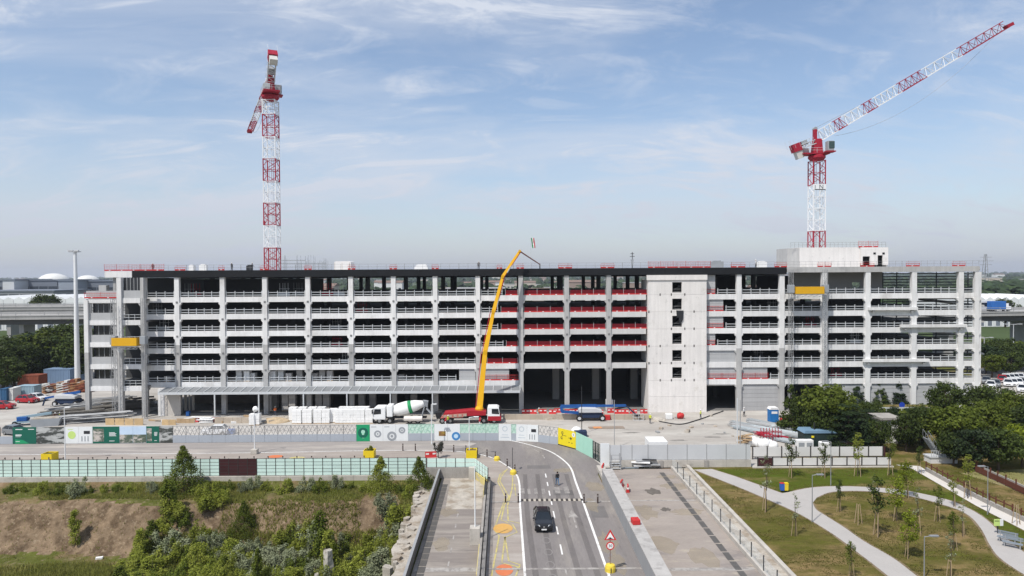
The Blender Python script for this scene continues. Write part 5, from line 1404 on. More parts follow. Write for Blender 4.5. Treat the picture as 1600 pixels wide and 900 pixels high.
# ================================================================== mixer truck
mg = gp(628, 662); MY = 119.6
mx_ = thing('mixer_truck', 'white concrete mixer truck with a green band round its drum', 'truck', (mg.x, MY, 0), None, 1e-5)
a = dp(585, 655, MY).x-mg.x; b = dp(672, 655, MY).x-mg.x
MB().box(a+.8, b-.6, -.42, .42, .8, 1.1).build('chassis', M_dark, mx_)
cab(mx_, a+2.15, -1, M_cabw)
for x in (a+1.1, a+2.9, b-3.4, b-2.0):
    for y in (-1.0, 1.0): wheel(mx_, x, y)
MB().box(a+2.35, a+3.4, -1.1, 1.1, 1.15, 3.2).build('water_tank', M_cabw, mx_, bevel=.15)
dr0, dr1 = Vector((a+3.4, 0, 2.0)), Vector((b-1.0, 0, 3.35)); d = (dr1-dr0); L = d.length; q = d.to_track_quat('Z', 'Y').to_matrix()
def drum(prof, name, m_, par=mx_): return MB().lathe(prof, 24, tuple(dr0), q).build(name, m_, par, smooth=True)
dprof = [(.3, 0), (.85, .05), (1.12, .9), (1.18, L*.38), (1.15, L*.5), (.95, L*.72), (.62, L*.93), (.5, L)]
do = drum(dprof, 'drum', mat('drum_white', (.76, .76, .74), .45, .05, 1.0))
def rad_at(s):
    for (r0, z0), (r1, z1) in zip(dprof, dprof[1:]):
        if z0 <= s <= z1: return r0+(r1-r0)*(s-z0)/(z1-z0)
s0, s1 = L*.50, L*.61
MB().lathe([(rad_at(s0)-.01, s0), (rad_at(s0)+.02, s0+.01), (rad_at(s1)+.02, s1-.01), (rad_at(s1)-.01, s1)], 24, tuple(dr0), q).build('green_band', mat('band_green', (.02, .26, .09), .5, 0), do, smooth=True)
mb = MB(); mb.bar((b-1.4, -.6, 1.1), (b-.9, -.3, 3.0), .14); mb.bar((b-1.4, .6, 1.1), (b-.9, .3, 3.0), .14); mb.build('drum_support', M_cgry, mx_)
MB().add([(b-1.2, -.5, 3.9), (b-.3, -.45, 3.75), (b-.3, .45, 3.75), (b-1.2, .5, 3.9), (b-.9, -.25, 2.9), (b-.4, -.2, 2.6), (b-.4, .2, 2.6), (b-.9, .25, 2.9)], [(0,1,2,3),(4,7,6,5),(0,4,5,1),(1,5,6,2),(2,6,7,3),(3,7,4,0)]).build('hopper', M_cgry, mx_)
MB().bar((b-.6, 0, 2.5), (b+.3, -.2, 1.5), .4, .2).build('chute', M_cgry, mx_)
MB().lathe([(.05, 0), (.42, .05), (.45, .5), (.45, 3.2), (.05, 3.3)], 12, (b-4.4, -1.35, .95), Matrix.Rotation(R(90), 3, 'Y')).build('side_tank', mat('tank_cream', (.66, .62, .58), .5), mx_)

# ================================================================== blue boom lifts
M_blue = mat('lift_blue', (0.018, 0.085, 0.28), 0.45, 0.06, 1.0)
M_dblu = mat('lift_dark_blue', (0.02, 0.035, 0.075), 0.5, 0.06, 1.0)
M_lgry = mat('lift_grey', (0.50, 0.51, 0.52), 0.5, 0.06, 1.0)
def boom_lift(pxc, pyb, Y, label, boom_px, jib_px, basket, tur, tail):
    g = Vector((dp(pxc, pyb, Y).x, Y, 0))
    t = thing('boom_lift', label, 'boom lift', tuple(g), None, 1e-5)
    def lp(p, dy=0.0): return dp(p[0], p[1], Y)-g+Vector((0, dy, 0))
    xa, xb = dp(tur[0], pyb, Y).x-g.x, dp(tur[1], pyb, Y).x-g.x
    MB().prism([(xa, .55), (xb, .55), (xb+.15, 1.0), (xb-.1, 1.45), (xa+.1, 1.45), (xa-.15, 1.0)], -.9, .9).build('chassis', M_dblu, t, bevel=.06)
    for x in (xa+.15, xb-.1):
        for y in (-1.0, 1.0): wheel(t, x, y, .56, .4, M_lgry)
    MB().prism([(xa+.1, 1.5), (xb-.1, 1.5), (xb-.2, 2.0), (xb-1.3, 2.35), (xa+.3, 2.4), (xa, 2.1)], -1.15, 1.1).build('turret_cover', M_lgry, t, bevel=.12)
    a, b = lp(boom_px[0]), lp(boom_px[1])
    MB().bar(a, a.lerp(b, .55), .42, .55, up=(0, 0, 1)).build('main_boom', M_blue, t)
    MB().bar(a.lerp(b, .5), b, .30, .38).build('inner_boom', M_blue, t)
    if tail: 
        c = lp(tail[0]); d = lp(tail[1])
        MB().bar(c, d, .5, .45).build('lower_boom', M_blue, t); MB().bar(a+Vector((.1, 0, 0)), c+Vector((.1, 0, 0)), .5, .5).build('riser_link', M_blue, t)
    j = lp(jib_px); MB().bar(b, j, .2, .24).build('jib', M_dblu, t)
    k = lp(basket); mb = MB(); w, dpt, h = .9, .45, 1.1
    for zz in (0, .55, 1.1):
        for p_, q_ in (((-w, -dpt), (w, -dpt)), ((w, -dpt), (w, dpt)), ((w, dpt), (-w, dpt)), ((-w, dpt), (-w, -dpt))): mb.bar(k+Vector((*p_, zz)), k+Vector((*q_, zz)), .06)
    for sx in (-w, 0, w):
        for sy in (-dpt, dpt): mb.bar(k+Vector((sx, sy, 0)), k+Vector((sx, sy, h)), .06)
    mb.box(k.x-w, k.x+w, k.y-dpt, k.y+dpt, k.z-.08, k.z); mb.build('basket', M_lgry, t)
    MB().cbox((k.x, k.y-.3, k.z+.9), (.5, .25, .4)).build('control_box', M_dark, t)
    return t
boom_lift(922, 657, 120.6, 'blue boom lift with white wheels parked before the tall opening', ((876, 635), (978, 633.5)), (996, 650), (997, 656), (903, 941), ((877, 643), (904, 645)))
boom_lift(106, 632, 137.0, 'blue boom lift with a lowered jib in the yard left of the annex', ((126, 612), (71, 622)), (64, 642), (60, 648), (90, 124), None)
# ================================================================== site hoarding along the cross street
hpx = [(-60, 694.5), (400, 691.0), (690, 688.6), (770, 688.4), (815, 689.2), (841, 690.8), (872, 695), (900, 702.5), (926, 716), (938, 726)]
def hy(px):
    for (xa, ya), (xb, yb) in zip(hpx, hpx[1:]):
        if xa <= px <= xb: return ya+(yb-ya)*(px-xa)/(xb-xa)
    return hpx[-1][1]
def hp(px): p = gp(px, hy(px)); return Vector((p.x, p.y, 0))
M_hgrey = mat('hoarding_grey', (0.36, 0.39, 0.43), 0.6, 0.05, 0.6)
M_hgreen = mat('hoarding_green', (0.012, 0.115, 0.078), 0.5, 0.06, 0.5)
M_hlight = mat('hoarding_bright_green', (0.02, 0.30, 0.13), 0.5, 0.05, 0.5)
M_hwhite = mat('hoarding_white', (0.70, 0.72, 0.72), 0.55, 0.04, 0.6)
M_hmint = mat('hoarding_mint', (0.36, 0.62, 0.50), 0.55, 0.04, 0.6)
M_hyel = mat('hoarding_yellow', (0.72, 0.58, 0.02), 0.55, 0.04, 0.6)
M_pic1 = mat('printed_building_view', (0.42, 0.43, 0.42), 0.55, 0.2, 1.0, c2=(0.06, 0.065, 0.06), c2scale=0.55, c2at=(0.46, 0.54), stretch=(.6, .6, 2.2))
M_pic2 = mat('printed_landscape', (0.10, 0.13, 0.10), 0.55, 0.3, 1.5, c2=(0.50, 0.46, 0.42), c2scale=0.8, c2at=(0.48, 0.58), c3=(0.30, 0.26, 0.20), c3scale=1.5, stretch=(.8, .8, 1.4))
M_pic3 = mat('printed_sky', (0.50, 0.62, 0.76), 0.55, 0.08, 0.8)
M_mauve = mat('printed_mauve', (0.055, 0.045, 0.06), 0.55, 0.2, 1.2, c2=(.5, .48, .5), c2scale=.9, c2at=(.55, .62))
M_ring = mat('printed_ring', (0.30, 0.32, 0.34), 0.55, 0.05); M_lime = mat('printed_lime', (0.50, 0.66, 0.20), 0.55, 0.05)
M_lat = mat('lattice_grey', (0.30, 0.30, 0.30), 0.6, 0.05); M_latg = mat('lattice_mint', (0.30, 0.52, 0.42), 0.6, 0.05)
ho = thing('site_hoarding', 'long site hoarding with printed and latticed panels between street and building site', 'hoarding', tuple(hp(400)))
HH = 2.62
def flat(par, a, b, u0, u1, z0, z1, m_, name, out=.03):
    """flat print on the hoarding between fractions u0, u1 of the panel"""
    d = (b-a); n = Vector((d.y, -d.x, 0)).normalized()
    if n.y > 0: n = -n
    p, q = a+d*u0+n*out, a+d*u1+n*out
    n2 = n*.006
    vs_ = [(p.x,p.y,z0),(q.x,q.y,z0),(q.x,q.y,z1),(p.x,p.y,z1)]
    vs2 = [(v[0]-n2.x, v[1]-n2.y, v[2]) for v in vs_]
    return MB().add(vs_+vs2, [(0,1,2,3),(7,6,5,4),(0,4,5,1),(1,5,6,2),(2,6,7,3),(3,7,4,0)]).build(name, m_, par)
def ring(par, a, b, u, z, r0, r1, m_, name='ring_emblem', out=.034, n=20):
    d = (b-a); L = d.length; e = d/L; nn_ = Vector((e.y, -e.x, 0)); nn_ = nn_ if nn_.y < 0 else -nn_
    c = a+d*u+nn_*out+Vector((0, 0, z)); mb = MB()
    for k in range(n):
        t0, t1 = 2*math.pi*k/n, 2*math.pi*(k+1)/n
        P = [c+e*(rr*math.cos(t))+Vector((0, 0, rr*math.sin(t))) for rr, t in ((r0, t0), (r1, t0), (r1, t1), (r0, t1))]
        mb.add(P, [(0,1,2,3)])
    return mb.build(name, m_, par)
def panel_at(pa, pb, kind):
    a, b = hp(pa), hp(pb); d = b-a; a = a+d*.006; b = b-d*.006; d = b-a
    n = Vector((d.y, -d.x, 0)).normalized(); n = n if n.y < 0 else -n
    bk = n*-.03
    def slab(z0, z1, m_, name='panel'):
        vs_ = [a+n*.02, b+n*.02, b+bk, a+bk]
        return MB().add([(v.x, v.y, z) for z in (z0, z1) for v in vs_], [(0,3,2,1),(4,5,6,7),(0,1,5,4),(1,2,6,5),(2,3,7,6),(3,0,4,7)]).build(name, m_, ho)
    MB().cbox((a.x+bk.x*2.5, a.y+bk.y*2.5, HH/2), (.09, .09, HH)).build('post', M_dark, ho)
    if kind in ('lat', 'latg', 'latw'):
        slab(0.02, 1.18, M_hgrey)
        mb = MB(); m_ = M_latg if kind == 'latg' else M_lat
        L = d.length; k = max(1, round(L/.7))
        for i in range(k):
            u0, u1 = i/k, (i+1)/k; zc = 1.22+(HH-1.26)*(.35+.3*random.random())
            mb.bar(a+d*u0+Vector((0, 0, 1.2)), a+d*u1+Vector((0, 0, HH-.04)), .035, .05); mb.bar(a+d*u1+Vector((0, 0, 1.2)), a+d*u0+Vector((0, 0, HH-.04)), .035, .05)
            mb.bar(a+d*u0+Vector((0, 0, zc)), a+d*u1+Vector((0, 0, zc+random.uniform(-.4, .4))), .03, .04)
        mb.bar(a+Vector((0, 0, HH-.02)), b+Vector((0, 0, HH-.02)), .05); mb.build('lattice', m_, ho)
        if kind == 'latg':
            fo = MB().add([(v.x, v.y, z) for z in (1.2, HH-.04) for v in (a+bk*.6, b+bk*.6)], [(0,1,3,2)]).build('clear_film', mat('mint_film', (.50, .72, .61), .3, 0, alpha=.8), ho)
        else: MB().add([(v.x, v.y, z) for z in (1.2, HH-.04) for v in (a+bk*.6, b+bk*.6)], [(0,1,3,2)]).build('clear_film', mat('clear_film', (.74, .72, .69), .3, 0, alpha=.34), ho)
        return
    M_ = {'green': M_hgreen, 'egreen': M_hlight, 'white': M_hwhite, 'lime': M_hwhite, 'mint': M_hmint, 'yellow': M_hyel, 'grey': M_hgrey, 'pic1': M_pic1, 'pic2': M_pic2, 'pic3': M_pic3, 'ringA': M_hwhite, 'ringB': M_hwhite, 'ringC': M_hwhite, 'blue': M_hwhite, 'box': M_hwhite, 'draw': M_hwhite, 'dgreen': M_hgreen, 'gate': M_dark}[kind]
    h = HH if kind != 'grey' else 1.2
    o = slab(0.02, h, M_)
    L = d.length
    if kind == 'green':
        for u0, u1, z0, z1 in ((.12, .42, 2.22, 2.34), (.66, .92, 2.24, 2.34), (.12, .38, 1.30, 1.48), (.12, .34, 1.12, 1.18), (.12, .30, .36, .44)): flat(o, a, b, u0, u1, z0, z1, M_hwhite, 'lettering')
        MB().add([(p.x+n.x*.028, p.y+n.y*.028, z) for p, z in ((a+d*.10, .06), (a+d*.7, .06), (a+d*.45, .6), (a+d*.10, .75))], [(0,1,2,3)]).build('bright_corner', M_hlight, o)
    if kind == 'dgreen':
        for k in range(4): flat(o, a, b, .62, .62+.28*random.uniform(.7, 1), 1.62-k*.16, 1.71-k*.16, M_hwhite, 'lettering')
        flat(o, a, b, .62, .82, .34, .42, M_hwhite, 'lettering'); flat(o, a, b, .02, .42, .3, 2.3, M_pic2, 'printed_picture')
    if kind == 'pic3':
        flat(o, a, b, .01, .99, .05, 1.35, M_pic2, 'printed_picture')
    if kind == 'lime': ring(o, a, b, .5, 1.35, .0, .62, M_lime, 'lime_print', n=14); flat(o, a, b, .2, .6, 2.2, 2.28, M_lime, 'lettering')
    if kind == 'white':
        flat(o, a, b, .38, .82, 1.5, 1.98, M_dark, 'printed_picture')
        for k in range(3): flat(o, a, b, .2+.22*k, .28+.22*k, .35, 1.15, M_ring, 'lettering')
    if kind == 'egreen': ring(o, a, b, .5, 1.35, .34, .80, M_hgreen); flat(o, a, b, .42, .58, .5, 1.3, M_hmint, 'figure_print'); ring(o, a, b, .5, 1.5, 0, .3, M_hmint, 'figure_print', .036)
    if kind == 'ringA': ring(o, a, b, .6, 1.15, .30, .56, M_ring); flat(o, a, b, .1, .5, 2.2, 2.3, M_ring, 'lettering'); ring(o, a, b, .6, 1.15, 0, .14, M_ring, 'figure_print', n=10)
    if kind == 'ringB': ring(o, a, b, .7, .78, .40, .74, M_ring); ring(o, a, b, .7, .78, 0, .22, M_ring, 'figure_print', n=10); flat(o, a, b, .1, .5, 2.2, 2.3, M_ring, 'lettering')
    if kind == 'ringC': ring(o, a, b, .5, 1.7, .26, .52, M_ring); ring(o, a, b, .5, 1.7, 0, .15, M_ring, 'figure_print', n=10)
    if kind == 'blue': ring(o, a, b, .68, .72, .34, .66, mat('printed_blue', (.06, .22, .48), .55), n=18); ring(o, a, b, .68, .72, 0, .34, mat('printed_pale_blue', (.5, .66, .8), .55), 'figure_print', n=12)
    if kind == 'box': flat(o, a, b, .35, .88, .75, 1.5, mat('printed_brown', (.22, .12, .05), .55, .3, 3.0, c2=(.4, .28, .05), c2scale=2.5), 'printed_picture')
    if kind == 'draw': ring(o, a, b, .5, 1.9, .3, .42, mat('printed_faint', (.50, .55, .58), .55)); flat(o, a, b, .15, .85, .5, .62, MATS['printed_faint'], 'lettering'); flat(o, a, b, .25, .75, .9, 1.0, MATS['printed_faint'], 'lettering')
    if kind == 'yellow':
        # pictogram figure, dashed line, arrow and round white emblem
        ring(o, a, b, .25, 2.0, .13, .22, M_dark, 'route_pictogram', n=12); flat(o, a, b, .235, .265, 1.5, 1.8, M_dark, 'route_pictogram')
        ring(o, a, b, .20, 1.25, .10, .18, M_dark, 'route_pictogram', n=10); flat(o, a, b, .21, .25, 1.0, 1.2, M_dark, 'route_pictogram')
        flat(o, a, b, .30, .48, 1.62, 1.68, M_dark, 'route_line'); flat(o, a, b, .60, .74, 1.42, 1.50, M_dark, 'route_arrow')
        e = d; P = [a+d*.70+Vector((0, 0, 1.22)), a+d*.80+Vector((0, 0, 1.46)), a+d*.70+Vector((0, 0, 1.70))]
        MB().add([p+n*.036 for p in P], [(0,1,2)]).build('route_arrow', M_dark, o)
        flat(o, a, b, .60, .66, .75, .85, M_dark, 'route_mark'); flat(o, a, b, .76, .82, .75, .85, M_dark, 'route_mark')
        ring(o, a, b, .88, 2.1, 0, .34, M_hwhite, 'round_emblem', n=16); flat(o, a, b, .87, .89, 1.95, 2.25, M_dark, 'emblem_mark', out=.042)
        flat(o, a, b, .0, 1.0, .02, .16, M_dark, 'dark_foot')
hoard = [(-20, 0, 'grey'), (0, 20, 'grey'), (20, 57, 'green'), (57, 80, 'pic1'), (80, 102, 'pic1'), (102, 123, 'lime'), (123, 145, 'white'), (145, 187, 'dgreen'), (187, 208, 'pic3'), (208, 229, 'pic3'), (229, 249, 'dgreen'), (249, 270, 'pic1')]
q = 270
while q < 550: hoard.append((q, q+20.5, 'lat')); q += 20.5
hoard += [(q, 578, 'egreen'), (578, 598.5, 'ringA'), (598.5, 618.5, 'ringB'), (618.5, 638, 'ringC'), (638, 658, 'latg'), (658, 678.5, 'latg'), (678.5, 699, 'box'), (699, 719, 'blue'), (719, 739, 'latg'), (739, 759, 'latg'), (759, 779, 'latg'),
          (779, 799, 'draw'), (799, 806.5, 'latg'), (806.5, 823.5, 'draw'), (823.5, 841, 'white'), (841, 859, 'lat'), (859, 872, 'lat'), (872, 900, 'yellow'), (900, 912.5, 'mint'), (912.5, 926, 'mint')]
for a, b, k in hoard: panel_at(a, b, k)
# dark mesh gate that closes the hoarding at the road
gt = thing('mesh_gate', 'dark green mesh gate at the end of the hoarding beside the overpass', 'gate', tuple(hp(927)))
a, b = hp(926.5), hp(943)
for k in range(4):
    p, q_ = a.lerp(b, k/4), a.lerp(b, (k+1)/4); mb = MB()
    for z in (.1, 1.3, 2.5): mb.bar(p+Vector((0, 0, z)), q_+Vector((0, 0, z)), .05)
    for j in range(7): r_ = p.lerp(q_, j/6); mb.bar(r_+Vector((0, 0, .1)), r_+Vector((0, 0, 2.5)), .03 if j % 6 else .08)
    mb.build('gate_leaf', mat('gate_green', (.03, .05, .045), .5), gt)
plastic_barrier(942, 735, 'red and white plastic barrier at the foot of the mesh gate', R(75), 1.5)

# ================================================================== grey sheet hoarding above the low wall
M_gsheet = mat('grey_white_sheet', (0.50, 0.51, 0.52), 0.5, 0.05, 0.5, perobj=0.05)
gh = thing('sheet_hoarding', 'grey white sheet hoarding on a low concrete wall at the head of the right deck', 'hoarding', (gp(1060, 732).x, 91, 0))
bd = [953, 970, 987.5, 1012.5, 1043, 1073.5, 1104, 1134.5, 1165.5, 1173]
HYp = 91.0
for pa, pb in zip(bd, bd[1:]):
    a, b = dp(pa, 710, HYp).x, dp(pb, 710, HYp).x
    MB().box(a+.04, b-.04, HYp-.03, HYp+.02, 1.02, 3.0).build('sheet', M_gsheet, gh)
    MB().box(a-.05, a+.035, HYp-.06, HYp+.06, .98, 3.08).build('post', M_steel, gh)
    MB().box(a+.01, b-.01, HYp-.16, HYp+.2, 0, .96).build('wall_block', M_kerb, gh)
for px in (1032, 1103): MB().box(dp(px, 725, HYp).x-.3, dp(px, 725, HYp).x+.3, HYp-.28, HYp-.165, 0, .97).build('wall_pier', M_wallc, gh)
mb = MB().box(dp(938, 715, 92).x, dp(952, 715, 92).x, 91.9, 92.0, 0, 3.0); mb.build('end_sheet', M_hwhite, gh)
tag(MB().box(dp(1013, 700, 94).x, dp(1042, 700, 94).x, 93.5, 96.5, 0, 2.8).build('site_cabin', M_wht), 'white flat roofed cabin behind the grey sheet hoarding', 'cabin')
st_ = thing('steel_stair', 'small grey steel stair frame against the sheet hoarding', 'stair', (dp(962, 728, 90.3).x, 90.3, 0))
xa, xb = dp(954, 720, 90.3).x, dp(969, 720, 90.3).x
mb = MB()
for x in (xa, xb):
    for y in (89.7, 90.7): mb.box(x-.05, x+.05, y-.05, y+.05, 0, 2.0)
for z in (1.0, 1.5, 2.0): mb.bar((xa, 89.7, z), (xb, 89.7, z), .06)
mb.build('frame', M_steel, st_)
for k in range(4): MB().box(xa, xb, 89.7+k*.25, 89.95+k*.25, .25*(k+1)-.04, .25*(k+1)).build('tread', M_galv, st_)

# ================================================================== mint slat fence above the hollow
M_mint = mat('mint_slat', (0.58, 0.74, 0.68), 0.35, 0.05, 0.5, perobj=0.05)
M_maroon = mat('maroon_slat', (0.055, 0.02, 0.022), 0.5, 0.05, 0.5, perobj=0.1)
M_post = mat('fence_post', (0.05, 0.045, 0.042), 0.6, 0.05)
FY = 86.72; PW = 1.2
mf = thing('slat_fence', 'long mint green slat fence with dark posts above the hollow', 'fence', (-40, FY, 0))
slat = MB().box(-PW/2+.035, PW/2-.035, -.03, .03, 0, .375).mesh('slat', M_mint)
slatm = MB().box(-PW/2+.035, PW/2-.035, -.03, .03, 0, .375).mesh('slat', M_maroon)
fr_mb = MB().box(-.035, .035, -.06, .06, 0, 2.24).mesh('post', M_post)
rl = MB()
for k in range(6): rl.box(-PW/2+.036, PW/2-.036, -.022, .022, k*.43-.025, k*.43+.025)
rail_me = rl.mesh('rails', M_post)
x = -11.1 - PW/2; i = 0
while x > -76:
    px = 800+x*FPX/FY; mr_ = 341 < px < 398
    for k in range(5): place('slat', slatm if mr_ else slat, mf, (x, FY, .45+k*.43+.028))
    place('post', fr_mb, mf, (x-PW/2, FY, .42)); place('rails', rail_me, mf, (x, FY, .45))
    x -= PW
place('post', fr_mb, mf, (-11.1, FY, .42))
for k in range(14):
    a = -76+k*4.64; MB().box(a, a+4.62, FY-.3, FY+.3, -.7, .41).build('kerb_stone', M_kerb, mf)
# short part over the head of the left deck and its turn along the footway
mf2 = thing('bridge_railing', 'short mint green railing on a grey parapet at the head of the left deck', 'railing', (-8, FY, 0))
MB().box(-11.0, -4.9, FY-.2, FY+.25, 0.0, 1.35).build('parapet', M_wallc, mf2)
pier = MB().box(-5.6, -4.9, FY-.9, FY-.21, .0, 1.5).build('pier', M_kerb, mf2)
n = 5
for k in range(n):
    a = -11.0+k*6.1/n
    for z in (1.42, 1.98): MB().box(a+.04, a+6.1/n-.04, FY-.03, FY+.03, z, z+.5).build('slat', M_mint, mf2)
    MB().box(a-.035, a+.035, FY-.06, FY+.06, 1.352, 2.55).build('post', M_post, mf2)
pa, pb = Vector((-4.9, FY, 0)), Vector((rx(-2.05, 82.5), 82.5, 0))
for k in range(5):
    p, q_ = pa.lerp(pb, k/5), pa.lerp(pb, (k+1)/5)
    for z in (1.0, 1.52, 2.04): MB().bar(p+Vector((0, 0, z+.22)), p.lerp(q_, .95)+Vector((0, 0, z+.22)), .05, .42).build('slat', M_mint, mf2)
    MB().cbox((q_.x, q_.y, 1.25), (.08, .08, 2.5)).build('post', M_post, mf2)
    MB().bar(p+Vector((0, 0, .45)), q_+Vector((0, 0, .45)), .3, .9).build('parapet', M_ywall, mf2)

# ================================================================== pallets of white blocks
M_block = mat('white_wrapped_block', (0.78, 0.78, 0.77), 0.6, 0.05, 1.0, perobj=0.05)
M_blockg = mat('grey_wrapped_block', (0.45, 0.43, 0.41), 0.6, 0.08, 1.0, perobj=0.12)
M_wood = mat('raw_timber', (0.42, 0.30, 0.18), 0.85, 0.15, 1.5)
def layer_mesh(m_, w, d, h):
    mb = MB()
    for i in range(2):
        for j in range(2):
            mb.box(-w/2+i*w/2+.008, -w/2+(i+1)*w/2-.008, -d/2+j*d/2+.008, -d/2+(j+1)*d/2-.008, 0, h-.014)
    return mb.mesh('block_layer', m_)
lay_w = layer_mesh(M_block, 1.22, 1.1, .46); lay_g = layer_mesh(M_blockg, 1.22, 1.1, .46)
pal = MB()
for i in range(5): pal.box(-.6+i*.26, -.6+i*.26+.16, -.55, .55, .1, .14)
for y in (-.5, 0, .5): pal.box(-.6, .6, y-.05, y+.05, 0, .1)
pal_me = pal.mesh('pallet', M_wood)
def stack(px, Y, n, label, z=0.0, lay=None, sc=1.0, group='stacks of wrapped blocks', cap=None):
    x = dp(px, 655, Y).x
    t = thing('block_stack', label, 'block stack', (x, Y, z), group, random.uniform(-.06, .06) or 1e-4)
    o = place('pallet', pal_me, t, (0, 0, 0)); o.scale = (sc, 1, 1)
    for k in range(n):
        o = place('block_layer', lay or lay_w, t, (random.uniform(-.03, .03), random.uniform(-.02, .02), .145+k*.46), random.uniform(-.03, .03)); o.scale = (sc, 1, 1)
    return t
fr_ = [465, 481, 497, 510, 521, 531, 542, 553, 564.5, 577.5]
for i, px in enumerate(fr_):
    stack(px, 119.4+(.6 if i == 4 else 0), 5 if i < 8 else 5, 'white block stack in the front row, %s from the left' % ORD[i+1], sc=1.35 if i in (0, 1) else 1.12)
for i, px in enumerate((459, 473.5, 489, 503, 536.5, 548, 559, 571)):
    stack(px, 121.6, 5, 'white block stack in the second row, %s from the left' % ORD[i+1], sc=1.15)
stack(394.5, 118.2, 4, 'pair of white block stacks beside the lamp post, left one', sc=.7); stack(403, 118.5, 4, 'pair of white block stacks beside the lamp post, right one', sc=.7)
tag(MB().sphere((dp(399, 640, 118.4).x, 118.4, 2.75), .5, 10).build('white_sack', M_block, smooth=True), 'round white sack on top of the pair of block stacks', 'sack')
for i, (px, Y, n) in enumerate(((421, 131, 6), (430, 133, 6), (447, 130.5, 8), (458, 130.2, 8), (476, 134, 6), (499, 130.4, 7), (511, 130.6, 7), (566, 133, 9), (583, 133.2, 9), (647, 134, 7))):
    stack(px, Y, n, 'grey wrapped stack standing inside the ground floor, %s from the left' % ORD[i+1], .05, lay_g, 1.0, 'grey stacks inside the ground floor')
for i, (px, n) in enumerate(((376, 4), (388, 4), (397, 3), (428, 4), (441, 4), (453, 3), (470, 4), (493, 3), (505, 4), (517, 4), (628, 2), (264, 2))):
    stack(px, 129.5 if i % 2 else 130.2, n, 'pale block stack on the first deck behind the railing, %s from the left' % ORD[i+1], 5.9, lay_w if i < 5 else lay_g, .9, 'block stacks on the first deck')

# ================================================================== low barriers and scrap along the building foot
M_ply = mat('plywood_sheet', (0.50, 0.36, 0.20), 0.8, 0.14, 0.9, perobj=0.12)
M_beige = mat('beige_low_wall', (0.42, 0.36, 0.29), 0.9, 0.12, 0.7, perobj=0.06, streak=.1)
def low_wall(name, segs, py, h, th, m_, label, cat, part):
    t = thing(name, label, cat, (gp(segs[0][0], py).x, gp(segs[0][0], py).y, 0))
    for a, b in segs:
        p, q_ = gp(a, py), gp(b, py); MB().bar((p.x, p.y, h/2), (q_.x-.03, q_.y, h/2), th, h).build(part, m_, t)
low_wall('plywood_barrier', [(165+k*15, 179+k*15) for k in range(4)], 664, 1.15, .08, M_ply, 'row of plywood sheets standing before the left annex', 'barrier', 'plywood_sheet')
low_wall('plywood_barrier', [(253, 264), (264.5, 275)], 664, .95, .08, M_ply, 'two plywood sheets standing before the canopy end', 'barrier', 'plywood_sheet')
low_wall('beige_wall', [(336+k*14, 350+k*14) for k in range(4)], 661, 1.0, .3, M_beige, 'low beige concrete wall before the left canopy bays', 'wall', 'wall_block')
low_wall('beige_wall', [(786+k*21, 807+k*21) for k in range(11)], 655.5, .95, .3, M_beige, 'long low beige concrete wall before the tall opening', 'wall', 'wall_block')
low_wall('timber_boards', [(276+k*7, 283+k*7) for k in range(4)], 661, .8, .1, M_wood, 'stack of timber boards before the canopy end', 'boards', 'board')
for i, px in enumerate(range(822, 1015, 13)):
    plastic_barrier(px+random.uniform(-3, 3), 646+random.uniform(-1.5, 1), 'red and white plastic barrier at the tall opening, %s from the left' % ORD[i+1], random.uniform(-.2, .2), 1.35, group='plastic barriers at the tall opening')
for i, px in enumerate((312, 325, 336)):
    plastic_barrier(px, 659, 'white and red barrier under the canopy, %s from the left' % ORD[i+1], .1, 1.4, group='barriers under the canopy')
# whitish tarpaulin-wrapped planks and floor dross under the canopy
tp = MB(); c = gp(320, 660)
for k in range(6): tp.cbox((c.x+random.uniform(-1, 1), c.y+random.uniform(-.4, .4), .15+k*.14), (random.uniform(2, 4), .6, .13), random.uniform(-.2, .2))
tag(tp.build('plank_pile', M_wht), 'pile of white planks under the left end of the canopy', 'plank pile')
small_box('blue_drum', 294, 650, .6, .6, .95, M_blue, 'blue drum standing under the left end of the canopy', 'drum')
rb_ = MB().sphere((gp(1063, 654).x, gp(1063, 654).y, .5), .68, 10, .8); rb_.v = [(x_+random.uniform(-.12, .12), y_+random.uniform(-.12, .12), max(.01, z_+random.uniform(-.12, .1))) for x_, y_, z_ in rb_.v]
tag(rb_.build('red_bag', M_red, smooth=True), 'large red bag standing before the concrete core', 'bag')
small_box('white_box', 1045, 654.5, 1.2, 1.0, 1.0, M_wht, 'white box on the ground left of the red bag', 'box')
small_box('white_box', 952, 642, 1.3, 1.0, 2.2, M_wht, 'tall white box behind the blue boom lift', 'box')
small_box('red_box', 949, 656, 1.0, .8, .9, M_red, 'red box right of the boom lift wheels', 'box')
p, q_ = gp(920, 669), gp(975, 668)
pl_ = thing('steel_plate', 'long dusty steel plate lying on the site concrete', 'plate', (p.x, p.y, 0)); MB().bar((p.x, p.y, .05), (q_.x, q_.y, .05), 1.6, .07).build('plate', mat('plate_brown', (.27, .22, .18), .8, .2, 1.0), pl_)
p, q_ = gp(927, 669), gp(940, 668.6); MB().bar((p.x, p.y, .10), (q_.x, q_.y, .10), 1.3, .02).build('orange_patch', mat('plate_orange', (.55, .24, .10), .8, .2, 1.0), pl_)
hs = smooth_line([gp(*a) for a in ((995, 648), (1015, 655), (1040, 661), (1065, 663.5), (1090, 657), (1110, 650), (1130, 643))], 6)
tag(MB().path([v+Vector((0, 0, .1)) for v in hs], .09, 6).build('black_hose', M_dark), 'black hose curving across the concrete before the core', 'hose')
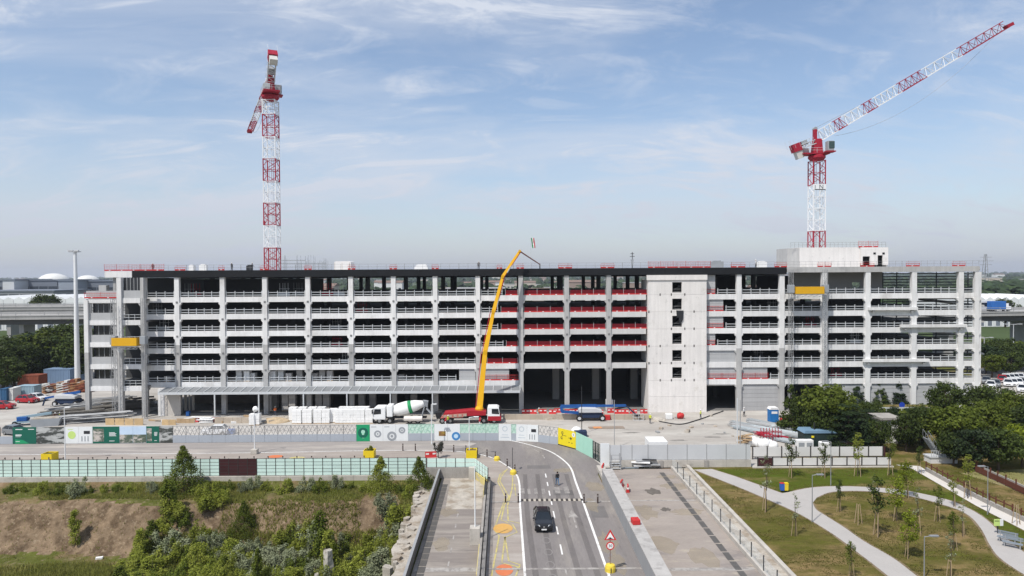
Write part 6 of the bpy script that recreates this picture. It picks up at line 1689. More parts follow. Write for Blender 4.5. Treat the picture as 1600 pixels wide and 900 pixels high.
for i, (px, py) in enumerate(((1128, 678), (1110, 683), (1060, 688), (985, 676))):
    c = gp(px, py); mb = MB(); n = 12; mb.add([(c.x+1.6*math.cos(2*math.pi*k/n)*random.uniform(.5, 1.2), c.y+.5*math.sin(2*math.pi*k/n)*random.uniform(.5, 1.2), .006) for k in range(n)], [tuple(range(n))])
    o = mb.build('oil_stain', mat('stain', (.20, .19, .175), .85, .2, 1.5), bpy.data.objects['site_yard'], recalc=False)
# thin site poles
def pole(px, yt, yb, label, r=.05, m_=M_steel, z=0.0, name='site_pole', head=None, taper=1.0):
    g = gp(px, yb, z); h = dp(px, yt, g.y).z-z
    t = thing(name, label, 'pole', (g.x, g.y, z)); MB().tube((g.x, g.y, z), (g.x, g.y, z+h), r, 8, r*taper).build('shaft', m_, t)
    MB().cbox((g.x, g.y, z+.05), (r*5, r*5, .1)).build('base_plate', m_, t)
    return t, g, h
pole(909, 604, 678, 'thin dark pole behind the yellow hoarding panel', .06, M_dark)
pole(960, 625, 700, 'thin pole behind the sheet hoarding left of the cabin', .05)
pole(1152, 622, 700, 'grey pole at the right yard edge, left one of two', .10, M_galv); pole(1156.5, 625, 700, 'grey pole at the right yard edge, right one of two', .07)
small_box('dark_crate', 907, 682, 2.0, 1.2, 1.0, M_dblu, 'dark blue crate behind the yellow hoarding panel', 'crate')
tag(MB().sphere((gp(901, 680).x, gp(901, 680).y, .7), .9, 10, .8).build('white_bag', M_wht, smooth=True), 'white bag behind the yellow hoarding panel', 'bag')
# ================================================================== yard left of the building
M_cont = {'blue': mat('container_blue', (.03, .09, .18), .6, .1, 1.0), 'pale': mat('container_pale_blue', (.26, .36, .42), .6, .1, 1.0), 'white': mat('container_white', (.62, .62, .60), .6, .1, 1.0), 'rust': mat('container_rust', (.20, .06, .035), .8, .25, 1.0), 'shed': mat('shed_blue', (.18, .26, .38), .55, .08, .6), 'orange': mat('machine_orange', (.30, .16, .08), .8, .4, .9, c2=(.40, .36, .32), c2scale=.5, c2at=(.52, .6), c3=(.08, .05, .04), c3scale=.7), 'red': M_red}
def container(pa, pb, yb, h, m_, label, depth=2.4, rz=0.0):
    p, q_ = gp(pa, yb), gp(pb, yb); c = (p+q_)/2; L = (q_-p).length
    t = thing('site_container', label, 'container', (c.x, c.y, 0))
    mb = MB(); n = max(3, int(L/.3)); poly = []
    for i in range(n): 
        x = c.x-L/2+L*i/n; poly += [(x, c.y+(.04 if i % 2 else 0)), (x+L/n*.98, c.y+(.04 if i % 2 else 0))]
    mb.prism(poly+[(c.x+L/2, c.y+depth), (c.x-L/2, c.y+depth)], .1, h, 'xy'); mb.build('corrugated_body', m_, t)
    MB().box(c.x-L/2-.04, c.x+L/2+.04, c.y-.05, c.y+depth+.05, h+.002, h+.1).build('roof_frame', m_, t); MB().box(c.x-L/2-.03, c.x+L/2+.03, c.y-.05, c.y+depth, .0, .098).build('base_frame', M_dark, t)
    return t
container(27, 53, 622, 2.5, M_cont['pale'], 'pale blue container beyond the left yard')
container(0, 10, 627, 2.5, M_cont['blue'], 'dark blue container at the left picture edge'); container(10.5, 20, 626, 2.5, M_cont['white'], 'white container between the dark blue and pale blue ones')
container(69, 109, 604, 4.0, M_cont['shed'], 'tall slate blue shed beyond the left yard', 6)
container(28, 60, 612, 3.6, M_cont['rust'], 'rust red container behind the pale blue one', 3)
for i, (px, py, w, h, k) in enumerate(((64, 614, 3.4, 1.6, 'orange'), (74, 613, 2.6, 2.0, 'white'), (84, 612, 3.0, 1.8, 'rust'), (94, 612, 3.2, 2.2, 'orange'), (104, 612, 3.0, 2.6, 'white'), (114, 612, 3.0, 2.8, 'rust'), (124, 612, 3.4, 3.0, 'orange'), (133, 612, 3.0, 2.0, 'rust'))):
    p = gp(px, py); mb = MB(); n = 7
    for s in range(5): 
        ww = w*(1-s*.15); mb.cbox((p.x+random.uniform(-.4, .4), p.y+random.uniform(-.5, .5), h*(s+.5)/5), (ww*random.uniform(.6, 1), 2.2*random.uniform(.5, 1), h/5*1.05), random.uniform(-.6, .6))
    for s in range(4): mb.bar((p.x-w/2, p.y-1.2, h*.2*s+.2), (p.x+w/2, p.y-1.1, h*.2*s+random.uniform(.3, 1.2)), .22)
    tag(mb.build('formwork_stack', M_cont[k]), 'heap of stored formwork in the left yard, %s from the left' % ORD[i+1], 'formwork', 'formwork heaps in the left yard')
M_carred = mat('red_car_paint', (.36, .012, .02), .3, 0, coat=.5); M_carwht = mat('white_car_paint', (.70, .71, .72), .3, 0, coat=.5); M_cargry = mat('grey_car_paint', (.16, .17, .18), .3, 0, coat=.5)
p = gp(4, 639); car((p.x, p.y, 0), R(95), 'red car at the left picture edge in the yard', M_carred)
p = gp(43, 629); car((p.x, p.y, 0), R(80), 'red car beside the pale blue container', M_carred)
p = gp(59, 626); car((p.x, p.y, 0), R(70), 'white car beside the red car in the yard', M_carwht)
p = gp(3, 686); car((p.x, p.y+3, 0), R(70), 'dark car behind the grey hoarding at the left picture edge', M_cargry)
p = gp(336, 679); car((p.x, p.y, 0), R(-80), 'white car parked behind the latticed hoarding', M_carwht)
small_box('blue_crate', 359, 678, 1.6, 1.0, .8, M_blue, 'blue crate behind the latticed hoarding right of the white car', 'crate')
# low blue trailer lift with grey deck
p = gp(57, 663)
tl = thing('trailer_lift', 'pale blue folded trailer lift before the dark skip in the left yard', 'trailer', (p.x, p.y, 0), None, .25)
MB().box(-3.4, 1.6, -.8, .8, .5, .75).build('frame', M_cont['pale'], tl); MB().bar((-3.0, 0, 1.3), (2.4, 0, 1.9), .4, .4).build('boom', M_cont['pale'], tl); MB().box(-2.8, -1.2, -.7, .7, .76, 1.5).build('motor_box', M_blue, tl, bevel=.1)
for x in (-3.0, 1.2):
    for y in (-.85, .85): wheel(tl, x, y, .42, .3)
p = gp(67, 664); t_ = thing('steel_skip', 'dark grey steel skip full of rubble in the left yard', 'skip', (p.x+1, p.y-.4, 0), None, .28)
MB().prism([(-2.0, 0), (2.0, 0), (2.4, 1.3), (-2.4, 1.3)], -1, 1).build('skip_body', M_cgry, t_); MB().cbox((0, 0, 1.32), (4.2, 1.7, .2)).build('rubble_fill', M_rubble, t_)
p = gp(86.5, 659.5); person('person', (p.x, p.y, 0), R(40), 'worker in orange hi-vis suit standing in the left yard', {'stride': .05, 'armL': (.2, .6), 'armR': (.1, .3)}, (.62, .12, .03), (.62, .12, .03), helmet=(.75, .75, .74))
p = gp(93.5, 659); person('person', (p.x, p.y, 0), R(-60), 'worker in yellow hi-vis vest and dark trousers in the left yard', {'stride': .04, 'armL': (.15, .5), 'armR': (.05, .1)}, (.55, .62, .05), (.06, .07, .10), helmet=(.75, .75, .74))
p = gp(1162.5, 651); person('person', (p.x, p.y, 0), R(30), 'worker in white top and dark trousers near the planked wall', {'stride': .05}, (.6, .6, .6), (.02, .02, .03), helmet=(.75, .75, .74))
# scaffold tube heap inside and beside the annex
for i, (px, py, L, rz) in enumerate(((110, 651, 9, .5), (128, 656, 10, .45), (145, 646, 9, .5), (160, 640, 9, .42), (172, 634, 8, .5), (185, 641, 9, .4), (203, 634, 8, .45), (215, 640, 7, .35), (120, 645, 9, .5), (150, 660, 11, .2))):
    c = gp(px, py); mb = MB()
    for k in range(22):
        o_ = Vector((random.uniform(-.9, .9), random.uniform(-.8, .8), .15+random.random()*1.5)); d = Vector((math.cos(rz+random.uniform(-.12, .12)), math.sin(rz+random.uniform(-.12, .12)), random.uniform(-.01, .05)))
        mb.tube(c+o_-d*L/2, c+o_+d*L/2, random.choice((.05, .08, .12)), 5)
    tag(mb.build('tube_heap', random.choice((M_steel, mat('old_scaffold', (.16, .15, .135), .8, .25, 2.0), MATS['old_scaffold'] if 'old_scaffold' in MATS else M_steel))), 'heap of grey scaffold tubes at the left annex, %s from the left' % ORD[[110, 120, 128, 145, 150, 160, 172, 185, 203, 215].index(px)+1], 'scaffold tubes', 'tube heaps at the left annex')
# ================================================================== material yard at the right
p = gp(1210, 660.5)
tt = thing('portable_toilet', 'blue portable toilet with white roof at the right yard', 'portable toilet', (p.x, p.y, 0))
MB().box(p.x-.75, p.x+.75, p.y, p.y+1.3, .05, 2.25).build('cabin', mat('toilet_blue', (.02, .15, .40), .5, .06, 1.0), tt, bevel=.05); MB().prism([(p.x-.8, 2.26), (p.x+.8, 2.26), (p.x+.6, 2.62), (p.x-.6, 2.62)], p.y-.04, p.y+1.36).build('roof', M_wht, tt)
MB().box(p.x-.5, p.x+.5, p.y-.05, p.y-.004, 1.55, 1.95).build('white_sign', M_wht, tt); MB().box(p.x-.5, p.x+.5, p.y-.03, p.y-.003, .15, 1.5).build('door', MATS['toilet_blue'], tt)
p = gp(1223, 664.5); tag(MB().lathe([(.05, 0), (.5, 0), (.52, .4), (.5, .8), (.52, 1.2), (.05, 1.25)], 14, (p.x, p.y, 0)).build('red_barrel', M_red), 'red barrel right of the portable toilet', 'barrel')
for i, (px, py, L) in enumerate(((1166, 667, 6), (1175, 672, 8), (1184, 677, 9), (1196, 664, 7), (1206, 669, 8), (1213, 676, 8), (1222, 670, 7), (1228, 680, 7), (1236, 674, 6), (1243, 684, 6), (1205, 684, 5), (1221, 690, 5))):
    c = gp(px, py); mb = MB(); rz = R(-50)+random.uniform(-.08, .08); d = Vector((math.cos(rz), math.sin(rz), 0)); sd = Vector((-d.y, d.x, 0))
    for a in range(6):
        for b in range(3): o_ = sd*(a*.24-.6)+Vector((0, 0, .2+b*.16)); e_ = d*random.uniform(-.5, .5); mb.tube(c+o_+e_-d*L/2, c+o_+e_+d*L/2, .05, 5)
    for s in (-.3, .3): mb.cbox((c.x+d.x*L*s, c.y+d.y*L*s, .06), (.9, .12, .12), rz+1.57)
    tag(mb.build('pipe_bundle', (mat('dull_zinc', (.30, .32, .33), .6, .15, 1, metal=.3), M_steel, mat('aluminium', (.38, .42, .44), .5, .15, 1, metal=.3))[i % 3] if i not in (10,) else M_cred), ('bundle of grey scaffold pipes in the right yard, %s from the left' % ORD[i+1]) if i != 10 else 'bundle of red steel props in the right yard', 'pipe bundle', 'pipe bundles in the right yard')
rk = MB(); c = gp(1205, 688)
for i in range(7):
    for z in (.0, .7, 1.4): rk.bar((c.x-1.4+i*.45, c.y-.6, z), (c.x-1.4+i*.45, c.y+.6, z), .07)
    rk.bar((c.x-1.4+i*.45, c.y-.6, 0), (c.x-1.4+i*.45, c.y-.6, 1.8), .08); rk.bar((c.x-1.4+i*.45, c.y+.6, 0), (c.x-1.4+i*.45, c.y+.6, 1.8), .08)
for z in (.7, 1.4): rk.bar((c.x-1.5, c.y-.6, z), (c.x+1.5, c.y-.6, z), .08)
tag(rk.build('steel_rack', M_cred), 'red steel rack among the pipe bundles', 'rack')
for i, (px, py, r) in enumerate(((1175, 697, 1.0), (1186, 699, .9), (1194, 701, 1.0), (1207, 702, .8), (1201, 697, .7))):
    c = gp(px, py); mb = MB().sphere((c.x, c.y, r*.75), r, 10, .8); mb.v = [(x+random.uniform(-.12, .12), y+random.uniform(-.12, .12), max(0.01, z+random.uniform(-.1, .1))) for x, y, z in mb.v]
    tag(mb.build('white_bag', M_wht, smooth=True), 'bulky white bag behind the white panel fence, %s from the left' % ORD[[1175, 1186, 1194, 1201, 1207].index(px)+1], 'bag', 'white bags in the right yard')
c = gp(1167, 697); mb = MB()
for k in range(10): mb.cbox((c.x+random.uniform(-.5, .5), c.y+random.uniform(-.5, .5), .1+k*.17), (2.0, .5, .14), random.uniform(-.6, .6))
tag(mb.build('timber_pile', M_wood), 'pile of tan timber offcuts behind the sheet hoarding end', 'timber pile')
for i, px in enumerate((1252.5, 1265)):
    c = gp(px, 704.5); t = thing('cooling_cabinet', 'white cooling cabinet before the dark green container, %s one' % ('left', 'right')[i], 'cabinet', (c.x, c.y, 0), 'white cooling cabinets')
    MB().box(c.x-.58, c.x+.58, c.y, c.y+.9, .1, 1.55).build('casing', M_wht, t, bevel=.04); MB().box(c.x-.42, c.x+.42, c.y-.02, c.y-.003, .3, 1.2).build('louvre', M_cgry, t)
    for s in (-.45, .45): MB().box(c.x+s-.06, c.x+s+.06, c.y+.1, c.y+.8, 0, .1).build('foot', M_dark, t)
M_dgr = mat('container_dark_green', (.02, .035, .032), .5, .08, .8)
c0, c1 = gp(1257, 702), gp(1308, 702)
t = thing('generator_container', 'dark green generator container with pale blue roof', 'container', ((c0.x+c1.x)/2, c0.y, 0))
MB().box(c0.x, c1.x, c0.y, c0.y+2.4, .05, 2.35).build('body', M_dgr, t, bevel=.04); MB().prism([(c0.x-.1, 2.36), (c1.x+.1, 2.36), (c1.x-.7, 2.75), (c0.x+.1, 2.75)], c0.y-.1, c0.y+2.5).build('roof', mat('roof_pale_blue', (.16, .26, .36), .5, .08, .8), t)
for f in (.22, .5, .78): MB().box(c0.x+(c1.x-c0.x)*f-.5, c0.x+(c1.x-c0.x)*f+.5, c0.y-.03, c0.y-.004, .3, 2.1).build('door', M_dgr, t)
MB().box(c0.x+1.0, c0.x+1.4, c0.y-.04, c0.y-.031, 1.7, 2.0).build('warning_plate', M_hyel, t)
pole(1272, 660, 700, 'dark lamp pole behind the dark green container', .09, M_dark, name='lamp_pole')
small_box('grey_cabinet', 1315, 697, 1.4, 1.2, 1.8, M_lgry, 'grey cabinet right of the dark green container', 'cabinet')
small_box('white_cabinet', 1289, 705, 1.6, 1.0, 1.4, M_wht, 'white cabinet in front of the dark green container', 'cabinet')
small_box('yellow_box', 1303.5, 705, .8, .7, .7, M_hyel, 'yellow box right of the white cabinet', 'box')
# two rows of white panels on dark posts
M_wpan = mat('white_fence_panel', (.62, .61, .59), .7, .06, .6, c2=(.42, .38, .35), c2scale=.6, c2at=(.60, .72))
def white_fence(pa, pb, Y, z0, z1, step, label, browns=()):
    t = thing('panel_fence', label, 'fence', (dp(pa, 715, Y).x, Y, 0)); px = pa; i = 0
    while px < pb-2:
        a, b = dp(px, 715, Y).x, dp(min(px+step, pb), 715, Y).x
        MB().box(a+.08, b-.08, Y-.03, Y+.03, z0+.1, z1-.06).build('panel', M_maroon if i in browns else M_wpan, t)
        MB().box(a-.06, a+.06, Y-.08, Y+.06, 0, z1+.08).build('post', M_post, t); MB().box(a+.062, b-.062, Y-.05, Y+.05, z0, z0+.09).build('rail', M_post, t)
        px += step; i += 1
white_fence(1184, 1394, 90.8, .12, 1.25, 23.2, 'front row of white panels with dark posts at the park edge', browns=(0,))
white_fence(1176, 1384, 94.6, .30, 1.75, 22.6, 'rear row of white panels with dark posts behind the front row', browns=(9,))
MB_k = MB().box(dp(1176, 731, 90.4).x, dp(1396, 731, 90.4).x, 90.25, 90.6, 0, .14).build('edge_kerb', M_kerb); tag(MB_k, 'pale kerb under the front row of white panels', 'kerb')
# steel stair tower between the trees
p = gp(1468, 722)
M_stg = mat('stair_grey', (.20, .21, .215), .6, .08)
ss = thing('stair_tower', 'grey steel stair with railings between the dark trees', 'stair', (p.x, p.y, 0))
top = dp(1446, 684, p.y+3)
for s in (-.6, .6): MB().bar((p.x, p.y+s, .6), (top.x, top.y+s, top.z), .12, .3).build('stringer', M_stg, ss)
for k in range(12):
    f = k/12; q_ = Vector((p.x, p.y, .6)).lerp(top, f); MB().cbox((q_.x, q_.y, q_.z+.1), (.35, 1.2, .05)).build('tread', M_stg, ss)
mb = MB()
for s in (-.6, .6):
    for k in range(6): q_ = Vector((p.x, p.y+s, .6)).lerp(top+Vector((0, s, 0)), k/5); mb.tube(q_, q_+Vector((0, 0, 1.1)), .03, 5)
    mb.tube((p.x, p.y+s, 1.7), (top.x, top.y+s, top.z+1.1), .03, 5)
mb.build('handrail', M_stg, ss)
MB().box(p.x-1.6, p.x+2.0, p.y-.7, p.y+.9, .0, .75).build('landing', M_wpan, ss); MB().box(p.x-1.7, p.x+2.1, p.y-.8, p.y+1.0, .76, .92).build('landing_deck', M_lgry, ss)
mb = MB()
for k in range(12): mb.box(p.x-1.6+k*.32, p.x-1.55+k*.32, p.y-.78, p.y-.73, .92, 1.7)
mb.box(p.x-1.65, p.x+2.05, p.y-.79, p.y-.72, 1.7, 1.78); mb.build('landing_rail', M_galv, ss)
# white gatehouse among the trees
c0, c1 = dp(1378, 660, 103), dp(1404, 660, 103)
gh_ = thing('gatehouse', 'small white gatehouse with grey roof between the trees', 'hut', ((c0.x+c1.x)/2, 103, 0))
MB().box(c0.x, c1.x, 103, 106, 0, 3.6).build('wall', M_wht, gh_); MB().box(c0.x-.4, c1.x+.4, 102.6, 106.4, 3.61, 3.95).build('roof', M_wallc, gh_)
w_ = MB().box(c0.x+.5, c0.x+1.4, 102.96, 102.995, 1.0, 2.6).build('window', MATS['window_dark'], gh_); MB().box(c0.x+.9, c0.x+.98, 102.93, 102.958, 1.0, 2.6).build('mullion', M_wht, w_)
# grass bank with a guard rail at the building foot
a, b = pX(1300, 121), pX(1470, 121)
bk_ = MB().prism([(114, 0), (117, 1.6), (124, 1.8), (126.5, 0)], a, b, 'yz').build('grass_bank', M_lawn2); struct(bk_)
gr2 = thing('guard_rail', 'pale guard rail on the grass bank at the building foot', 'guard rail', (a, 118, 1.6))
MB().bar((a+2, 118, 2.4), (b-1, 118, 2.4), .08, .25).build('beam', M_galv, gr2)
for k in range(9): x = a+2+(b-a-3)*k/8; MB().box(x-.06, x+.06, 118.05, 118.17, 1.55, 2.5).build('post', M_galv, gr2)
p = dp(1409, 625, 119); rs = thing('round_sign', 'round blue sign beside the guard rail on the grass bank', 'sign', (p.x, 119, 1.7))
MB().tube((p.x, 119, 1.7), (p.x, 119, 2.9), .05, 6).build('post', M_galv, rs); MB().lathe([(.02, -.02), (.5, -.02), (.5, .02), (.02, .02)], 18, (p.x, 118.92, 2.7), AXY).build('disc', mat('sign_blue', (.02, .06, .42), .5), rs); 
# ================================================================== things on the roof
c = dp(537, 413, 133); t = thing('roof_cabin', 'white tarpaulin covered box on the roof', 'box', (c.x, 133, 26.75))
MB().prism([(c.x-1.65, 26.76), (c.x+1.65, 26.76), (c.x+1.6, 28.5), (c.x+1.4, 28.65), (c.x-1.35, 28.65), (c.x-1.6, 28.4)], 132, 135).build('cover', mat('tarpaulin', (.74, .72, .70), .6, .1, 1.0), t)
for k in range(3): MB().box(c.x-1.5+k*1.4, c.x-1.45+k*1.4, 131.97, 131.995, 26.8, 28.4).build('strap', M_beige, t)
c = dp(659, 417, 133); tag(MB().prism([(c.x-1.4, 26.76), (c.x+1.4, 26.76), (c.x+1.2, 27.5), (c.x+.9, 28.0), (c.x-.8, 27.95), (c.x-1.25, 27.4)], 132, 134).build('white_cover', M_wht), 'low white cover on the roof right of the tarpaulin box', 'cover')
sf = thing('roof_scaffold', 'forest of thin grey scaffold tubes on the roof right of the left crane', 'scaffold', (pX(470, 134), 134, 26.75))
mb = MB()
for k in range(46):
    px = 440+random.random()*71; x = pX(px, 134); y = random.choice((132, 134, 136)); h = random.uniform(1.2, 3.3)*(1 if px < 490 else .8)
    MB().tube((x, y, 26.75), (x, y, 26.75+h), .03, 5).build('standard', M_cgry, sf)
for y in (132, 134, 136):
    for z in (27.6, 28.3, 28.9): MB().tube((pX(440, y), y, z), (pX(511 if z < 28.8 else 478, y), y, z), .03, 5).build('ledger', M_cgry, sf)
p = dp(829.5, 417, 131); t = thing('flag', 'green white and red flag on a pole above the roof', 'flag', (p.x, 131, 26.75)); zt = dp(829.5, 371, 131).z
MB().tube((p.x, 131, 26.75), (p.x, 131, zt), .035, 6).build('pole', M_galv, t)
for i, (m_, nm) in enumerate(((mat('flag_green', (.03, .22, .08), .8), 'green_band'), (M_swht, 'white_band'), (mat('flag_red', (.5, .03, .04), .8), 'red_band'))):
    # hanging folded flag: three narrow wavy bands
    mb = MB(); x = p.x+.05+i*.20; n = 8
    for k in range(n):
        z0, z1 = zt-.1-k*.24, zt-.1-(k+1)*.24; s0, s1 = .08*math.sin(k*1.1+i), .08*math.sin((k+1)*1.1+i); e = .03*k
        mb.add([(x+e, 131+s0, z0), (x+.21+e, 131-s0, z0), (x+.21+e+.03, 131-s1, z1), (x+e+.03, 131+s1, z1), (x+e, 131.02+s0, z0), (x+.21+e, 131.02-s0, z0), (x+.24+e, 131.02-s1, z1), (x+e+.03, 131.02+s1, z1)], [(0,1,2,3),(7,6,5,4),(1,5,6,2),(0,3,7,4)])
    mb.build(nm, m_, t)
p = dp(988, 418, 131); t = thing('antenna', 'dark antenna mast with short arms on the roof', 'antenna', (p.x, 131, 26.75)); zt = dp(988, 394, 131).z
MB().tube((p.x, 131, 26.75), (p.x, 131, zt), .07, 6).build('mast', M_dark, t)
for z, w in ((zt-.3, .35), (zt-.8, .45), (zt-1.5, .3)): MB().bar((p.x-w, 131, z), (p.x+w, 131, z), .1).build('arm', M_dark, t)
MB().cbox((p.x, 131, zt-1.9), (.35, .3, .9)).build('equipment_box', M_cgry, t)
for i, (px, c_, lb) in enumerate(((239, (.03, .03, .035), 'leftmost worker in dark clothes on the roof'), (362, (.02, .02, .025), 'worker in dark clothes on the roof left of the left crane'), (394, (.04, .04, .05), 'worker in dark clothes on the roof beside the left crane'), (748, (.10, .09, .09), 'worker on the roof left of the pump boom'), (1181, (.5, .5, .5), 'worker in pale clothes on the roof right of the core'))):
    p = dp(px, 415, 130.2); person('person', (p.x, 130.2, 26.75), R(60*i), lb, {'stride': .05, 'armL': (.2, .5)}, c_, (.04, .045, .06), helmet=(.7, .7, .68), group='workers on the roof')
small_box
for i, (px, w, h, m_) in enumerate(((300, .9, .8, M_wht), (318, 1.4, .9, M_wht), (1120, 2.4, 1.0, M_cgry), (1190, 1.8, .9, M_wht), (390, 1.0, .7, M_dark))):
    c = dp(px, 415, 130); mb = MB(); mb.box(c.x-w/2, c.x+w/2, 129.6, 130.4, 26.77, 26.75+h+.4); mb.box(c.x-w*.3, c.x+w*.3, 129.7, 130.3, 27.16+h, 27.3+h)
    tag(mb.build('roof_equipment', m_), '%s piece of equipment on the roof, %s from the left' % ('white' if m_ is M_wht else 'dark', ORD[{300: 1, 318: 2, 390: 3, 1120: 4, 1190: 5}[px]]), 'equipment', 'equipment on the roof')

# ================================================================== loose goods along the building foot
def heap(px, py, w, h, m_, label, cat, seed, name='debris_heap'):
    c = gp(px, py); r = random.Random(seed); mb = MB(); n = 14; rows = 6; vs_ = []
    for j in range(rows):
        f = j/(rows-1)
        for k in range(n): a = 2*math.pi*k/n; rr = w*(1-f)**.8*(1+.3*noise.noise(Vector((math.cos(a)*2, f*3, seed)))); vs_.append((c.x+rr*math.cos(a), c.y+rr*.7*math.sin(a), h*(1-(1-f)**1.4)*1.0+.1*r.random()*(j > 0)))
    fs = [(j*n+k, j*n+(k+1) % n, (j+1)*n+(k+1) % n, (j+1)*n+k) for j in range(rows-1) for k in range(n)]+[tuple(range((rows-1)*n, rows*n))]
    return tag(mb.add(vs_, fs).build(name, m_), label, cat)
M_sand = mat('building_sand', (.42, .33, .22), .95, .2, 1.0, fine=.2)
heap(432, 659, 2.4, .8, M_sand, 'heap of tan sand between the lamp post stacks and the front row', 'sand heap', 3); heap(446, 656, 1.8, .6, M_rubble, 'grey rubble heap left of the front row of stacks', 'rubble heap', 4)
heap(1027, 657, 1.6, .6, M_rubble, 'grey rubble heap at the left foot of the core', 'rubble heap', 5); heap(862, 655, 1.5, .5, M_rubble, 'small rubble heap left of the boom lift', 'rubble heap', 6)
heap(1240, 668, 3.5, 1.6, mat('brown_spoil', (.20, .15, .10), .95, .25, .8, fine=.2), 'brown soil bank beside the red barrel', 'soil bank', 7)
rq = random.Random(12)
for i in range(22):
    px = 240+i*9.0+rq.uniform(-3, 3); c = gp(px, 655+rq.uniform(-3, 6)); L = rq.uniform(.8, 2.6)
    MBx = MB().cbox((c.x, c.y, .12+rq.random()*.25), (L, rq.uniform(.2, .7), rq.uniform(.1, .5)), rq.uniform(-.6, .6))
    tag(MBx.build('loose_timber' if i % 2 else 'loose_block', (M_wood, M_beige, M_wht, M_steel)[i % 4]), '%s lying before the canopy, %s from the left' % ('loose board' if i % 2 else 'loose block', ORD[i+1]), 'site debris', 'loose goods before the canopy')
for i in range(18):
    px = 1012+i*12+rq.uniform(-4, 4); c = gp(px, 650+rq.random()*38); s = rq.uniform(.15, .5)
    MBx = MB().cbox((c.x, c.y, s*.4), (s*2.4, s*1.4, s*.8), rq.uniform(0, 3))
    tag(MBx.build('loose_block', (M_beige, M_steel, M_rubble)[i % 3]), 'small loose block on the concrete apron, %s from the left' % ORD[i+1], 'site debris', 'loose blocks on the apron')
wk = [(612, 660, 'beside the mixer truck', (.62, .14, .03)), (700, 664, 'at the rear of the pump truck', (.55, .60, .05)), (842, 652, 'left of the boom lift', (.62, .14, .03)), (1016, 662, 'right of the boom lift basket', (.55, .60, .05)), (430, 650, 'near the sand heap', (.62, .14, .03)), (1095, 655, 'near the black hose end', (.55, .60, .05))]
for i, (px, py, wh, c_) in enumerate(wk):
    p = gp(px, py); person('person', (p.x, p.y, .06 if py < 651 else 0), R(50*i), 'worker in %s hi-vis jacket %s' % ('orange' if i % 2 == 0 else 'yellow', wh), {'stride': .08, 'armL': (.15, .4), 'armR': (.02, .2)}, c_, (.05, .06, .09), helmet=(.75, .75, .74), group='site workers')
# formwork props and stored goods on the open decks
for i, (k, px, Y) in enumerate(((5, 290, 132), (5, 300, 133), (5, 438, 131), (5, 460, 133), (5, 506, 131), (5, 524, 132), (4, 240, 131), (4, 560, 131), (3, 250, 131), (3, 520, 131), (2, 520, 130.5), (1, 535, 130.5), (4, 1200, 131), (3, 1260, 131), (2, 1330, 131), (1, 1180, 131), (0, 1300, 131), (5, 1100, 131))):
    x = pX(px, Y); z = LV[k]-.1; mb = MB()
    for j in range(4): mb.tube((x+j*.5, Y+.3*(j % 2), z), (x+j*.5, Y+.3*(j % 2), z+2.0 if k < 5 else z+2.6), .04, 5)
    mb.bar((x-.3, Y, z+.4), (x+1.9, Y, z+.4), .25, .6); mb.bar((x-.2, Y+.2, z+1.5), (x+1.8, Y+.2, z+1.5), .06)
    tag(mb.build('prop_frame', (M_steel, M_cred, M_galv)[i % 3]), 'prop frame inside the %s deck, %s' % (LNAME[k], {0: 'behind the trees', 1: 'x'}.get(99) or ('in the far left bay' if px < 295 else 'in the second bay from the left' if px < 310 else 'in the bay just right of the left crane' if px < 445 else 'two columns right of the left crane' if px < 470 else 'in the bay near the middle left' if px < 515 else 'in the bay right of that' if px < 600 else 'just right of the core' if px < 1190 else 'well right of the core')), 'props', 'prop frames on the decks')
# ================================================================== street furniture
M_lampw = mat('lamp_white', (0.72, 0.73, 0.73), 0.4, 0.04, 1.0)
def street_lamp(px, yt, yb, label, arm=1.2, r=.08, z=0.0, m_=M_lampw, dirx=1, name='street_lamp', block=None, head=True):
    g = gp(px, yb, z); h = dp(px, yt, g.y).z-z; zb = z
    t = thing(name, label, 'lamp post', (g.x, g.y, z))
    if block:
        MB().cbox((g.x, g.y, z+block[1]/2), (block[0], block[0], block[1])).build('concrete_base', M_kerb, t, bevel=.05); zb = z+block[1]
    MB().tube((g.x, g.y, zb), (g.x, g.y, z+h), r, 10, r*.65).build('pole', m_, t)
    if head:
        MB().tube((g.x, g.y, z+h-.05), (g.x+dirx*arm, g.y-.1, z+h+.06), r*.55, 6).build('arm', m_, t)
        MB().cbox((g.x+dirx*(arm+.3), g.y-.1, z+h+.07), (.75, .3, .13)).build('lamp_head', m_, t, bevel=.04)
        MB().cbox((g.x+dirx*(arm+.3), g.y-.1, z+h-.005), (.5, .2, .02)).build('lens', M_glass if False else mat('lamp_lens', (.6, .62, .62), .3, 0), t)
    return t
street_lamp(102, 637, 723, 'white lamp post at the footway near the left picture edge', .25)
street_lamp(398, 640, 709, 'white lamp post on the footway beside the pair of block stacks', .1, block=(.9, .7))
street_lamp(674.5, 632, 694, 'white lamp post in front of the pump truck', .15)
street_lamp(733.5, 652, 714, 'white lamp post with short arm beside the yellow planter', .7)
street_lamp(742.5, 728, 850, 'white pole on a concrete block at the edge of the left deck', .0, .07, head=False, block=(1.0, 1.7), name='lamp_pole')
def park_lamp(px, yt, yb, label, dirx=1): return street_lamp(px, yt, yb, label, .45, .055, m_=mat('lamp_grey', (.30, .31, .32), .45, .04, 1.0, metal=.4), dirx=dirx)
park_lamp(1269, 742, 816, 'grey park lamp at the path fork'); park_lamp(1298, 690, 759, 'grey park lamp at the far side of the curved path', -1)
park_lamp(1543, 729, 804, 'grey park lamp beside the light path at the right', -1); park_lamp(1444, 838, 905, 'grey park lamp in the dry lawn at the bottom')
